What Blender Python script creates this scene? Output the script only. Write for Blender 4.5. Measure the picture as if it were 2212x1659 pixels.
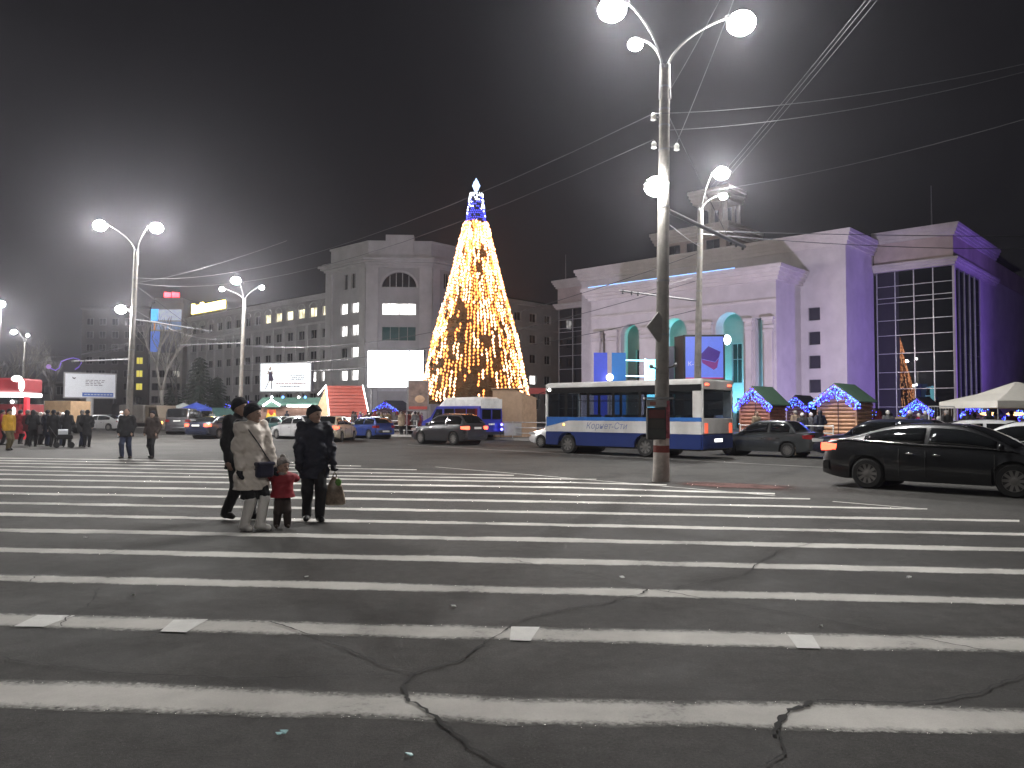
import bpy, bmesh, math, random
import numpy as np
from mathutils import Vector, Matrix
random.seed(7); rng = np.random.default_rng(7)
R = math.radians
for o in list(bpy.data.objects): bpy.data.objects.remove(o)
scene = bpy.context.scene
C = scene.collection

# ------------------------------------------------------------------ camera
EYE = 1.6; FOC = 1701.0; CX, CY = 1106.0, 829.5          # focal length and centre for a 2212 px wide frame
PITCH = math.atan(66.5 / FOC); ROLL = R(0.2)
cd = bpy.data.cameras.new('camera'); cam = bpy.data.objects.new('camera', cd); C.objects.link(cam)
cd.sensor_fit = 'HORIZONTAL'; cd.sensor_width = 36.0; cd.lens = 36.0 * FOC / 2212.0
cd.clip_start = 0.05; cd.clip_end = 3000
cam.matrix_world = Matrix.Translation((0, 0, EYE)) @ Matrix.Rotation(R(90) + PITCH, 4, 'X') @ Matrix.Rotation(ROLL, 4, 'Z')
scene.camera = cam

# ------------------------------------------------------------------ world: night sky over a lit town
w = bpy.data.worlds.new('World'); scene.world = w; w.use_nodes = True
wn = w.node_tree; wn.nodes.clear()
sky = wn.nodes.new('ShaderNodeTexSky'); sky.sky_type = 'NISHITA'; sky.sun_disc = False
sky.sun_elevation = R(-6); sky.sun_rotation = R(200)
mixn = wn.nodes.new('ShaderNodeMix'); mixn.data_type = 'RGBA'; mixn.inputs[0].default_value = 0.85
mixn.inputs[7].default_value = (0.125, 0.12, 0.145, 1)
bg = wn.nodes.new('ShaderNodeBackground'); bg.inputs[1].default_value = 0.075
wo = wn.nodes.new('ShaderNodeOutputWorld')
wn.links.new(sky.outputs[0], mixn.inputs[6]); wn.links.new(mixn.outputs[2], bg.inputs[0]); wn.links.new(bg.outputs[0], wo.inputs[0])

vs = scene.view_settings; vs.view_transform = 'Standard'; vs.look = 'None'; vs.gamma = 1; vs.exposure = 0; vs.use_curve_mapping = False
scene.render.engine = 'CYCLES'
cy = scene.cycles
cy.use_denoising = True
try: cy.denoiser = 'OPENIMAGEDENOISE'
except Exception: pass
cy.max_bounces = 5; cy.diffuse_bounces = 2; cy.glossy_bounces = 3; cy.transmission_bounces = 4; cy.transparent_max_bounces = 12; cy.volume_bounces = 0
cy.sample_clamp_indirect = 4.0; cy.sample_clamp_direct = 0.0
cy.caustics_reflective = False; cy.caustics_refractive = False
cy.use_light_tree = True
LAMP = 8800.0     # watts of one street lamp

# ------------------------------------------------------------------ camera geometry (picture position at a given distance -> place)
Uv = np.array([0.732, -0.682, 0.0]); Uv /= np.linalg.norm(Uv)      # along the far kerb and the theatre front, towards the right
Vv = np.array([-Uv[1], Uv[0], 0.0])                                # across the road, away from the camera
ROT_U = math.atan2(Uv[1], Uv[0])
def ray(px, py):
    x = (px - CX) / FOC; y = (CY - py) / FOC
    c, s = math.cos(ROLL), math.sin(ROLL)
    x, y = x * c - y * s, x * s + y * c
    cp, sp = math.cos(PITCH), math.sin(PITCH)
    return np.array([x, cp - y * sp, sp + y * cp])
def ground(px, py, z=0.0):
    d = ray(px, py); t = (z - EYE) / d[2]
    return np.array([0, 0, EYE]) + d * t
def at(px, py, Y):
    d = ray(px, py); return np.array([0, 0, EYE]) + d * (Y / d[1])
def xat(px, Y): return float(at(px, 896, Y)[0])
def on_b(px, py, b):
    d = ray(px, py); t = b / (d @ Vv); p = np.array([0, 0, EYE]) + d * t
    return float(p @ Uv), float(p[2])
def on_a(px, py, a):
    d = ray(px, py); t = a / (d @ Uv); p = np.array([0, 0, EYE]) + d * t
    return float(p @ Vv), float(p[2])
def uv(a, b, z=0.0): return np.array([a * Uv[0] + b * Vv[0], a * Uv[1] + b * Vv[1], z])

# ------------------------------------------------------------------ materials
M = {}
def mat(name, col, rough=0.7, metal=0.0, var=0.18, scale=3.0, bump=0.0, bscale=40.0, coat=0.0, spec=0.5, emit=None, estr=0.0, dirt=0.0):
    if name in M: return M[name]
    m = bpy.data.materials.new(name); m.use_nodes = True; M[name] = m
    nt = m.node_tree; b = nt.nodes['Principled BSDF']
    b.inputs['Roughness'].default_value = rough; b.inputs['Metallic'].default_value = metal
    b.inputs['Specular IOR Level'].default_value = spec
    if coat: b.inputs['Coat Weight'].default_value = coat; b.inputs['Coat Roughness'].default_value = 0.05
    tc = nt.nodes.new('ShaderNodeTexCoord'); nz = nt.nodes.new('ShaderNodeTexNoise')
    nz.inputs['Scale'].default_value = scale; nz.inputs['Detail'].default_value = 6; nz.inputs['Roughness'].default_value = 0.65
    nt.links.new(tc.outputs['Object'], nz.inputs['Vector'])
    rp = nt.nodes.new('ShaderNodeValToRGB'); c = np.array(col[:3])
    rp.color_ramp.elements[0].position = 0.3; rp.color_ramp.elements[1].position = 0.7
    rp.color_ramp.elements[0].color = (*np.clip(c * (1 - var), 0, 1), 1); rp.color_ramp.elements[1].color = (*np.clip(c * (1 + var), 0, 1), 1)
    nt.links.new(nz.outputs['Fac'], rp.inputs['Fac']); nt.links.new(rp.outputs[0], b.inputs['Base Color'])
    if dirt:
        n2 = nt.nodes.new('ShaderNodeTexNoise'); n2.inputs['Scale'].default_value = scale * 0.35; n2.inputs['Detail'].default_value = 8
        mp = nt.nodes.new('ShaderNodeMapping'); mp.inputs['Scale'].default_value = (1, 1, 0.25)
        nt.links.new(tc.outputs['Object'], mp.inputs[0]); nt.links.new(mp.outputs[0], n2.inputs['Vector'])
        r2 = nt.nodes.new('ShaderNodeValToRGB'); r2.color_ramp.elements[0].position = 0.42; r2.color_ramp.elements[1].position = 0.72
        mx = nt.nodes.new('ShaderNodeMix'); mx.data_type = 'RGBA'; mx.blend_type = 'MULTIPLY'
        ml = nt.nodes.new('ShaderNodeMath'); ml.operation = 'MULTIPLY'; ml.inputs[1].default_value = dirt
        nt.links.new(n2.outputs['Fac'], r2.inputs['Fac']); nt.links.new(r2.outputs[0], ml.inputs[0]); nt.links.new(ml.outputs[0], mx.inputs[0])
        nt.links.new(rp.outputs[0], mx.inputs[6]); mx.inputs[7].default_value = (0.45, 0.42, 0.38, 1)
        nt.links.new(mx.outputs[2], b.inputs['Base Color'])
    if bump:
        n3 = nt.nodes.new('ShaderNodeTexNoise'); n3.inputs['Scale'].default_value = bscale; n3.inputs['Detail'].default_value = 4
        nt.links.new(tc.outputs['Object'], n3.inputs['Vector'])
        bp = nt.nodes.new('ShaderNodeBump'); bp.inputs['Strength'].default_value = bump; bp.inputs['Distance'].default_value = 0.02
        nt.links.new(n3.outputs['Fac'], bp.inputs['Height']); nt.links.new(bp.outputs[0], b.inputs['Normal'])
    if emit:
        b.inputs['Emission Color'].default_value = (*emit, 1); b.inputs['Emission Strength'].default_value = estr
    return m
def glow(name, col, s, sampled=True):
    if name in M: return M[name]
    m = mat(name, tuple(min(0.5, 0.35*c) for c in col), 0.4, emit=col, estr=s)
    if not sampled:
        try: m.cycles.emission_sampling = 'NONE'
        except Exception: pass
    return m
def glass(name, tint=(0.02, 0.022, 0.025), trans=0.0, rough=0.03, spec=0.9):
    if name in M: return M[name]
    m = bpy.data.materials.new(name); m.use_nodes = True; M[name] = m
    nt = m.node_tree; b = nt.nodes['Principled BSDF']
    b.inputs['Base Color'].default_value = (*tint, 1); b.inputs['Roughness'].default_value = rough
    b.inputs['Specular IOR Level'].default_value = spec; b.inputs['IOR'].default_value = 1.52
    tc = nt.nodes.new('ShaderNodeTexCoord'); nz = nt.nodes.new('ShaderNodeTexNoise'); nz.inputs['Scale'].default_value = 2.0
    nt.links.new(tc.outputs['Object'], nz.inputs['Vector'])
    bp = nt.nodes.new('ShaderNodeBump'); bp.inputs['Strength'].default_value = 0.02; bp.inputs['Distance'].default_value = 0.02
    nt.links.new(nz.outputs['Fac'], bp.inputs['Height']); nt.links.new(bp.outputs[0], b.inputs['Normal'])
    if trans:
        tr = nt.nodes.new('ShaderNodeBsdfTransparent'); tr.inputs[0].default_value = (0.8, 0.85, 0.9, 1)
        ms = nt.nodes.new('ShaderNodeMixShader'); ms.inputs[0].default_value = trans
        nt.links.new(b.outputs[0], ms.inputs[1]); nt.links.new(tr.outputs[0], ms.inputs[2])
        nt.links.new(ms.outputs[0], nt.nodes['Material Output'].inputs[0])
    return m

# ------------------------------------------------------------------ mesh builder
class MB:
    def __init__(s): s.v = []; s.f = []
    def add(s, vs, fs):
        n = len(s.v); s.v += [tuple(float(c) for c in p) for p in vs]; s.f += [tuple(i + n for i in f) for f in fs]; return s
    def box(s, x0, x1, y0, y1, z0, z1):
        return s.add([(x0,y0,z0),(x1,y0,z0),(x1,y1,z0),(x0,y1,z0),(x0,y0,z1),(x1,y0,z1),(x1,y1,z1),(x0,y1,z1)],
                     [(0,3,2,1),(4,5,6,7),(0,1,5,4),(1,2,6,5),(2,3,7,6),(3,0,4,7)])
    def cbox(s, c, d): return s.box(c[0]-d[0]/2, c[0]+d[0]/2, c[1]-d[1]/2, c[1]+d[1]/2, c[2]-d[2]/2, c[2]+d[2]/2)
    def prism(s, poly, x0, x1, axis='x'):
        # poly: points in the two remaining axes, counter-clockwise; extruded along axis
        n = len(poly)
        def P(t, q):
            if axis == 'x': return (t, q[0], q[1])
            if axis == 'y': return (q[0], t, q[1])
            return (q[0], q[1], t)
        vs = [P(x0, q) for q in poly] + [P(x1, q) for q in poly]
        fs = [tuple(range(n))[::-1], tuple(range(n, 2*n))] + [(i, (i+1) % n, n+(i+1) % n, n+i) for i in range(n)]
        return s.add(vs, fs)
    def tube(s, path, r, n=8, caps=True):
        path = [Vector(p) for p in path]; k = len(path)
        rs = r if isinstance(r, (list, tuple)) else [r] * k
        rings = []; ref = None
        for i, p in enumerate(path):
            t = (path[min(i+1, k-1)] - path[max(i-1, 0)])
            t = t.normalized() if t.length > 1e-9 else Vector((0, 0, 1))
            if ref is None: ref = Vector((0, 0, 1)) if abs(t.z) < 0.9 else Vector((1, 0, 0))
            a = t.cross(ref)
            if a.length < 1e-6: a = t.cross(Vector((0, 1, 0)))
            a.normalize(); b = t.cross(a); ref = -b if False else ref
            rings.append([p + (a * math.cos(2*math.pi*j/n) + b * math.sin(2*math.pi*j/n)) * rs[i] for j in range(n)])
        return s.loft(rings, caps)
    def loft(s, rings, caps=True, closed=True):
        n = len(rings[0]); k = len(rings); vs = [p for r in rings for p in r]; fs = []
        m = n if closed else n - 1
        for i in range(k-1):
            for j in range(m):
                a, b = i*n+j, i*n+(j+1) % n
                fs.append((a, b, b+n, a+n))
        if caps and closed: fs += [tuple(range(n))[::-1], tuple(range((k-1)*n, k*n))]
        return s.add(vs, fs)
    def lathe(s, prof, n=20, c=(0,0,0), axis='z'):
        rings = []
        for r, h in prof:
            ring = []
            for j in range(n):
                q = 2*math.pi*j/n; x, y = r*math.cos(q), r*math.sin(q)
                ring.append({'z': (c[0]+x, c[1]+y, c[2]+h), 'y': (c[0]+x, c[1]+h, c[2]+y), 'x': (c[0]+h, c[1]+x, c[2]+y)}[axis])
            rings.append(ring)
        return s.loft(rings)
    def ball(s, c, r, n=10, sz=(1,1,1)):
        prof = []; k = max(5, n//2+1)
        rings = []
        for i in range(k):
            t = math.pi*(i+0.02)/(k-1+0.04) if 0 < i < k-1 else (0.06 if i == 0 else math.pi-0.06)
            rings.append([(c[0]+r*sz[0]*math.sin(t)*math.cos(2*math.pi*j/n), c[1]+r*sz[1]*math.sin(t)*math.sin(2*math.pi*j/n), c[2]-r*sz[2]*math.cos(t)) for j in range(n)])
        return s.loft(rings)
    def octa(s, c, r, h=None):
        h = h or r; x, y, z = c
        return s.add([(x+r,y,z),(x,y+r,z),(x-r,y,z),(x,y-r,z),(x,y,z+h),(x,y,z-h)], [(0,1,4),(1,2,4),(2,3,4),(3,0,4),(1,0,5),(2,1,5),(3,2,5),(0,3,5)])
    def mesh(s, name, off=(0,0,0), rot=None):
        me = bpy.data.meshes.new(name)
        V = np.array(s.v, dtype=float).reshape(-1, 3) - np.array(off)
        me.from_pydata([tuple(p) for p in V], [], s.f); me.update(); return me
    def build(s, name, material, parent=None, smooth=False, off=(0,0,0), **kw):
        me = s.mesh(name, off)
        if smooth is True: me.polygons.foreach_set('use_smooth', [True]*len(me.polygons))
        o = bpy.data.objects.new(name, me); C.objects.link(o)
        if material: me.materials.append(material)
        if smooth == 'auto':
            me.polygons.foreach_set('use_smooth', [True]*len(me.polygons)); me.set_sharp_from_angle(angle=R(35))
        if parent: o.parent = parent
        tag(o, **kw); return o
def tag(o, label=None, cat=None, group=None, kind=None):
    if label: o['label'] = label
    if cat: o['category'] = cat
    if group: o['group'] = group
    if kind: o['kind'] = kind
    return o
def thing(name, label, cat, loc=(0,0,0), rotz=0.0, group=None):
    o = bpy.data.objects.new(name, None); C.objects.link(o); o.empty_display_size = 0.3
    o.location = loc; o.rotation_euler = (0, 0, rotz); return tag(o, label, cat, group)
def uthing(name, label, cat, a, b, group=None, z=0.0):      # a thing squared up with the street grid: local x = along, y = away
    return thing(name, label, cat, uv(a, b, z), ROT_U, group)
def part(name, material, parent, f, smooth=False, **kw):
    m = MB(); f(m); return m.build(name, material, parent, smooth, **kw)
def boxpart(name, material, parent, x0, x1, y0, y1, z0, z1, off=(0,0,0), **kw):
    return MB().box(x0, x1, y0, y1, z0, z1).build(name, material, parent, off=off, **kw)
def bevel(o, wd=0.02, seg=2):
    md = o.modifiers.new('bevel', 'BEVEL'); md.width = wd; md.segments = seg; md.limit_method = 'ANGLE'; return o
def copy_tree(o, parent=None, **kw):
    c = o.copy(); C.objects.link(c); c.parent = parent
    for ch in o.children: copy_tree(ch, c)
    return tag(c, **kw)
def text_mesh(txt, size=1.0, shear=0.0, extrude=0.0, align='LEFT'):
    cu = bpy.data.curves.new('txt', 'FONT'); cu.body = txt; cu.size = size; cu.shear = shear; cu.extrude = extrude; cu.align_x = align
    cu.resolution_u = 2
    o = bpy.data.objects.new('txt', cu); C.objects.link(o)
    dg = bpy.context.evaluated_depsgraph_get(); me = bpy.data.meshes.new_from_object(o.evaluated_get(dg))
    bpy.data.objects.remove(o); return me
def text_part(name, txt, size, material, parent, mtx, shear=0.0, align='LEFT', **kw):
    me = text_mesh(txt, size, shear, 0.0, align); me.transform(mtx)
    me.materials.clear(); me.materials.append(material)
    o = bpy.data.objects.new(name, me); C.objects.link(o); o.parent = parent; return tag(o, **kw)
def lamp(name, loc, power, col=(1, 0.97, 0.93), radius=0.15, parent=None, spot=None, aim=None):
    l = bpy.data.lights.new(name, 'SPOT' if spot else 'POINT'); l.energy = power; l.color = col; l.shadow_soft_size = radius
    if spot: l.spot_size = R(spot); l.spot_blend = 0.6
    o = bpy.data.objects.new(name, l); C.objects.link(o); o.location = loc
    if aim is not None:
        d = Vector(aim) - Vector(loc); o.rotation_euler = d.to_track_quat('-Z', 'Y').to_euler()
    if parent: o.parent = parent
    return o
# ================================================================== ground, road, paint
def asphalt_material():
    m = bpy.data.materials.new('asphalt'); m.use_nodes = True; nt = m.node_tree; b = nt.nodes['Principled BSDF']
    N = nt.nodes.new; L = nt.links.new
    geo = N('ShaderNodeNewGeometry')
    def noise(sc, det=6, rough=0.6):
        n = N('ShaderNodeTexNoise'); n.inputs['Scale'].default_value = sc; n.inputs['Detail'].default_value = det; n.inputs['Roughness'].default_value = rough
        L(geo.outputs['Position'], n.inputs['Vector']); return n
    big = noise(0.18, 5); mid = noise(1.3, 6); fine = noise(55, 3, 0.7); grit = noise(220, 2, 0.5)
    r1 = N('ShaderNodeValToRGB'); r1.color_ramp.elements[0].color = (0.026, 0.025, 0.0235, 1); r1.color_ramp.elements[1].color = (0.046, 0.044, 0.0415, 1)
    r1.color_ramp.elements[0].position = 0.35; r1.color_ramp.elements[1].position = 0.68
    L(big.outputs['Fac'], r1.inputs[0])
    def mul(a, fac, lo, hi):
        r = N('ShaderNodeMapRange'); r.inputs[1].default_value = 0.3; r.inputs[2].default_value = 0.7; r.inputs[3].default_value = lo; r.inputs[4].default_value = hi
        L(fac, r.inputs[0]); x = N('ShaderNodeMix'); x.data_type = 'RGBA'; x.blend_type = 'MULTIPLY'; x.inputs[0].default_value = 1
        L(a, x.inputs[6]); L(r.outputs[0], x.inputs[7]); return x.outputs[2]
    st_ = noise(0.42, 4, 0.5); sr = N('ShaderNodeValToRGB'); sr.color_ramp.elements[0].position = 0.50; sr.color_ramp.elements[1].position = 0.60; L(st_.outputs['Fac'], sr.inputs[0])
    c = mul(mul(r1.outputs[0], sr.outputs[0], 1.12, 0.82), mid.outputs['Fac'], 0.68, 1.32); c = mul(c, fine.outputs['Fac'], 0.6, 1.4); c = mul(c, grit.outputs['Fac'], 0.6, 1.5)
    c = mul(c, noise(8.0, 5, 0.6).outputs['Fac'], 0.74, 1.3)
    # pale chippings
    vo = N('ShaderNodeTexVoronoi'); vo.inputs['Scale'].default_value = 42; L(geo.outputs['Position'], vo.inputs['Vector'])
    lt = N('ShaderNodeMath'); lt.operation = 'LESS_THAN'; lt.inputs[1].default_value = 0.10; L(vo.outputs['Distance'], lt.inputs[0])
    sep = N('ShaderNodeSeparateColor'); L(vo.outputs['Color'], sep.inputs[0])
    gt = N('ShaderNodeMath'); gt.operation = 'GREATER_THAN'; gt.inputs[1].default_value = 0.6; L(sep.outputs[0], gt.inputs[0])
    ml = N('ShaderNodeMath'); ml.operation = 'MULTIPLY'; L(lt.outputs[0], ml.inputs[0]); L(gt.outputs[0], ml.inputs[1])
    mx = N('ShaderNodeMix'); mx.data_type = 'RGBA'; L(ml.outputs[0], mx.inputs[0]); L(c, mx.inputs[6]); mx.inputs[7].default_value = (0.14, 0.135, 0.13, 1)
    L(mx.outputs[2], b.inputs['Base Color'])
    rr = N('ShaderNodeMapRange'); rr.inputs[1].default_value = 0.3; rr.inputs[2].default_value = 0.7; rr.inputs[3].default_value = 0.70; rr.inputs[4].default_value = 0.9; b.inputs['Specular IOR Level'].default_value = 0.28
    L(mid.outputs['Fac'], rr.inputs[0]); L(rr.outputs[0], b.inputs['Roughness'])
    bp = N('ShaderNodeBump'); bp.inputs['Strength'].default_value = 0.8; bp.inputs['Distance'].default_value = 0.008
    ad = N('ShaderNodeMath'); L(fine.outputs['Fac'], ad.inputs[0]); L(grit.outputs['Fac'], ad.inputs[1]); L(ad.outputs[0], bp.inputs['Height']); L(bp.outputs[0], b.inputs['Normal'])
    M['asphalt'] = m; return m
def paint_material(name, col, wear=0.5, edge=True):
    # road paint: worn through to the asphalt by noise, more along its edges (attribute 'edge': 0 at the rim, 1 in the middle)
    m = bpy.data.materials.new(name); m.use_nodes = True; nt = m.node_tree; b = nt.nodes['Principled BSDF']; N = nt.nodes.new; L = nt.links.new
    geo = N('ShaderNodeNewGeometry'); at_ = N('ShaderNodeAttribute'); at_.attribute_name = 'edge'
    def noise(sc, det=6, rough=0.65):
        n = N('ShaderNodeTexNoise'); n.inputs['Scale'].default_value = sc; n.inputs['Detail'].default_value = det; n.inputs['Roughness'].default_value = rough
        L(geo.outputs['Position'], n.inputs['Vector']); return n
    a = noise(0.75, 7, 0.7); f = noise(28, 6, 0.75); g = noise(160, 2)
    s1 = N('ShaderNodeMath'); s1.operation = 'MULTIPLY_ADD'; L(a.outputs['Fac'], s1.inputs[0]); s1.inputs[1].default_value = 1.5; L(f.outputs['Fac'], s1.inputs[2])
    s2 = N('ShaderNodeMath'); s2.operation = 'MULTIPLY_ADD'; L(at_.outputs['Fac'], s2.inputs[0]); s2.inputs[1].default_value = 0.72; L(s1.outputs[0], s2.inputs[2])
    mr = N('ShaderNodeMapRange'); mr.inputs[1].default_value = 1.06 + wear * 0.35; mr.inputs[2].default_value = 1.62 + wear * 0.35; L(s2.outputs[0], mr.inputs[0])
    pc = N('ShaderNodeValToRGB'); pc.color_ramp.elements[0].color = (*[k*0.6 for k in col], 1); pc.color_ramp.elements[1].color = (*col, 1)
    pc.color_ramp.elements[0].position = 0.3; pc.color_ramp.elements[1].position = 0.65; L(a.outputs['Fac'], pc.inputs[0])
    tr_ = N('ShaderNodeBsdfTransparent'); ms = N('ShaderNodeMixShader'); L(mr.outputs[0], ms.inputs[0]); L(tr_.outputs[0], ms.inputs[1]); L(b.outputs[0], ms.inputs[2]); L(ms.outputs[0], nt.nodes['Material Output'].inputs[0])
    gr = N('ShaderNodeMapRange'); gr.inputs[3].default_value = 0.75; gr.inputs[4].default_value = 1.2; L(g.outputs['Fac'], gr.inputs[0])
    m2 = N('ShaderNodeMix'); m2.data_type = 'RGBA'; m2.blend_type = 'MULTIPLY'; m2.inputs[0].default_value = 1; L(pc.outputs[0], m2.inputs[6]); L(gr.outputs[0], m2.inputs[7])
    L(m2.outputs[2], b.inputs['Base Color']); b.inputs['Roughness'].default_value = 0.8; b.inputs['Specular IOR Level'].default_value = 0.3
    bp = N('ShaderNodeBump'); bp.inputs['Strength'].default_value = 0.4; bp.inputs['Distance'].default_value = 0.004; L(g.outputs['Fac'], bp.inputs['Height']); L(bp.outputs[0], b.inputs['Normal'])
    M[name] = m; return m
asphalt_material()
paint_material('road_paint', (0.57, 0.555, 0.52), 0.62)
paint_material('fresh_paint', (0.82, 0.82, 0.79), -1.6)
paint_material('thin_paint', (0.5, 0.49, 0.46), 0.45)
paint_material('red_paint', (0.10, 0.03, 0.022), 1.0)
mat('pavement', (0.16, 0.15, 0.145), 0.85, var=0.2, scale=0.6, bump=0.3)
mat('kerb', (0.3, 0.29, 0.28), 0.85, var=0.2, scale=2)
mat('crack', (0.009, 0.009, 0.009), 0.95)
KERB_B = 36.1
def gm(): return MB()
g = MB()
g.add([(-330, -90, 0), (330, -90, 0), (330, 420, 0), (-330, 420, 0)], [(0, 1, 2, 3)])
square = g.build('road', M['asphalt'], kind='structure', label='dark asphalt square with worn white lines')

# paved square beyond the kerb
pav = uthing('pavement', None, None, 0, 0); del_keys = None
pv = MB().box(-260, 70, KERB_B + 0.25, 330, -0.3, 0.13).build('pavement', M['pavement'], kind='structure', label='grey paved square beyond the kerb')
pv.rotation_euler = (0, 0, ROT_U); bpy.data.objects.remove(pav)
kb = MB()
for i in range(-130, 70):
    kb.box(i*1.0 + 0.006, i*1.0 + 0.994, KERB_B, KERB_B + 0.245, -0.1, 0.15)
kbo = kb.build('kerb', M['kerb'], kind='structure', label='pale concrete kerb along the far side of the road'); kbo.rotation_euler = (0, 0, ROT_U)

def edge_attr(me, vals):
    a = me.attributes.new('edge', 'FLOAT', 'POINT'); a.data.foreach_set('value', vals)
def stripe(name, pts, z, material, parent, rows=(0.0, 0.3, 0.5, 0.7, 1.0), ends=False):
    # pts: (near edge point, far edge point) pairs along the stripe, on the ground
    vs = []; ev = []
    k = len(rows)
    for i, (p, q) in enumerate(pts):
        for t in rows:
            vs.append((p[0]*(1-t)+q[0]*t, p[1]*(1-t)+q[1]*t, z))
            e = min(1.0, min(t*1.6, 1-t) / 0.3)
            if ends and i in (0, len(pts)-1): e = 0
            ev.append(e)
    fs = [(i*k+j, (i+1)*k+j, (i+1)*k+j+1, i*k+j+1) for i in range(len(pts)-1) for j in range(k-1)]
    me = bpy.data.meshes.new(name); me.from_pydata(vs, [], fs); me.update(); edge_attr(me, ev)
    me.materials.append(material); o = bpy.data.objects.new(name, me); C.objects.link(o); o.parent = parent; return o
def interp(xs, ys, x):
    return float(np.interp(x, xs, ys))
# (left y-top, y-bottom) at x=0, middle x, right x; in picture rows of the 2212 px frame
S = [
 [(0,1465,1533),(1106,1505,1570.6),(2212,1526,1590)],
 [(0,1323.6,1357),(1106,1352.6,1388.4),(2212,1376.5,1416)],
 [(0,1239,1259),(1106,1265,1285.5),(2212,1291,1310)],
 [(0,1181.4,1194.8),(1106,1203.5,1219),(2212,1229,1243.5)],
 [(0,1140,1150.5),(1188,1161,1172.7),(2212,1182,1194.4)],
 [(0,1107,1115.6),(1188,1129.6,1138),(2212,1151,1158.8)],
 [(0,1083.5,1090),(1188,1103.7,1110.6),(2202,1122.5,1129)],
 [(0,1062.5,1069),(1188,1081,1087),(2003,1098,1102)],
 [(0,1047.2,1052),(1188,1064.6,1070),(1750,1076,1080)],
 [(0,1033.6,1038),(1188,1050.2,1054.8),(1674,1065,1069)],
 [(0,1022.8,1026.4),(1188,1039.6,1043.6),(1440,1046,1049)],
 [(0,1014,1017),(483,1023.2,1026),(1288,1034.5,1037)],
 [(0,1006.2,1009),(483,1014.3,1017),(1110,1026,1028)],
 [(0,999.3,1001.8),(483,1006.8,1009.2),(900,1014,1016)],
 [(0,993.8,996),(483,1000.6,1002.8),(780,1006,1008)],
 [(0,988.6,990.6),(483,995.3,997.2),(700,999,1000.6)],
]
def extrap(A, x, j):
    xs = [q[0] for q in A]; ys = [q[j] for q in A]
    if x < xs[0]: return ys[0] + (ys[1]-ys[0])/(xs[1]-xs[0])*(x-xs[0])
    if x > xs[-1]: return ys[-1] + (ys[-1]-ys[-2])/(xs[-1]-xs[-2])*(x-xs[-1])
    return float(np.interp(x, xs, ys))
for i, A in enumerate(S):
    x1 = A[-1][0] + (260 if A[-1][0] >= 2212 else 0); x0 = -300
    n = 26 if i < 8 else 18
    pts = []
    for k in range(n):
        x = x0 + (x1-x0)*k/(n-1)
        wob = (rng.random(2)-0.5) * (extrap(A, x, 2)-extrap(A, x, 1)) * 0.035
        pts.append((ground(x, extrap(A, x, 2)+wob[0]), ground(x, extrap(A, x, 1)+wob[1])))
    stripe('painted_stripe', pts, 0.004, M['road_paint'], square)
def line_on_ground(name, p, width, material, z=0.004, seg=10):
    P = [ground(*q) for q in p]; out = []
    for i in range(len(P)-1):
        for k in range(seg + (1 if i == len(P)-2 else 0)):
            c = P[i]*(1-k/seg) + P[i+1]*(k/seg); t = P[i+1]-P[i]; t /= np.linalg.norm(t); nn = np.array([-t[1], t[0], 0])*width/2
            out.append((c-nn, c+nn))
    return stripe(name, out, z, material, square)
line_on_ground('edge_line', [(940, 1009), (1080, 1020.6), (1440, 1051.5), (1674, 1072)], 0.13, M['thin_paint'], 0.008)
line_on_ground('edge_line', [(1799, 1084), (2003, 1101)], 0.13, M['thin_paint'], 0.008)
line_on_ground('lane_line', [(880, 961), (1080, 972.6), (1674, 1004.6), (1800, 1011), (2300, 1037)], 0.14, M['thin_paint'], 0.008)
line_on_ground('lane_line', [(350, 941), (640, 948), (760, 953)], 0.14, M['thin_paint'], 0.008)
# fresh white patches on the second stripe
for q in ([(30,1355),(95,1355.8),(162,1331.5),(82,1330)], [(346,1366),(402,1368),(450,1339.5),(375,1341)], [(1101,1385),(1146,1386.5),(1166,1356.5),(1104,1355.5)], [(1722,1402),(1772,1403),(1755,1374),(1701,1373)]):
    P = [ground(*p) for p in q]
    stripe('fresh_paint_patch', [(P[0], P[3]), (P[0]*.5+P[1]*.5, P[3]*.5+P[2]*.5), (P[1], P[2])], 0.008, M['fresh_paint'], square)
# faded red ground patch beside the pole
P = [ground(*p) for p in ((1440,1050),(1760,1066),(1745,1050),(1450,1036))]
stripe('red_paint_patch', [(P[0]*(1-t)+P[1]*t, P[3]*(1-t)+P[2]*t) for t in (0,.25,.5,.75,1)], 0.012, M['red_paint'], square, ends=True)
# cracks: jagged dark ribbons
def crack(pts, w0=0.012, w1=0.02, z=0.0125, jag=0.03):
    P = [ground(*p) for p in pts]; out = []
    for i in range(len(P)-1):
        L = np.linalg.norm(P[i+1]-P[i]); n = max(3, int(L/0.05))
        for k in range(n + (1 if i == len(P)-2 else 0)):
            c = P[i]*(1-k/n)+P[i+1]*k/n; t = (P[i+1]-P[i])/L; nn = np.array([-t[1], t[0], 0])
            c = c + nn*(rng.random()-0.5)*jag
            wd = (w0+(w1-w0)*rng.random())/2
            if rng.random() < 0.12: wd *= 0.35
            out.append((c-nn*wd, c+nn*wd))
    return stripe('crack', out, z, M['crack'], square, rows=(0.0, 1.0))
def cc(x0, y0, sc): return lambda L: [((x0+x/sc)/1.8517, (y0+y/sc)/1.8517) for x, y in L]
c5 = cc(1400, 2200, 1.58); c6 = cc(2800, 2200, 1.7068); c4 = cc(0, 2200, 1.58); c3 = cc(2200, 1850, 1.1667)
crack(c5([(985,1378),(880,1320),(760,1255),(620,1140),(500,1040),(420,985),(362,965),(370,935),(318,870),(340,838),(400,800)]), 0.014, 0.026)
crack(c5([(400,800),(480,770),(600,730),(715,705),(800,630),(880,580),(945,535),(1010,485),(1100,440),(1260,405),(1450,365),(1640,335),(1740,300),(1840,285),(1885,255)]), 0.012, 0.02)
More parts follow.
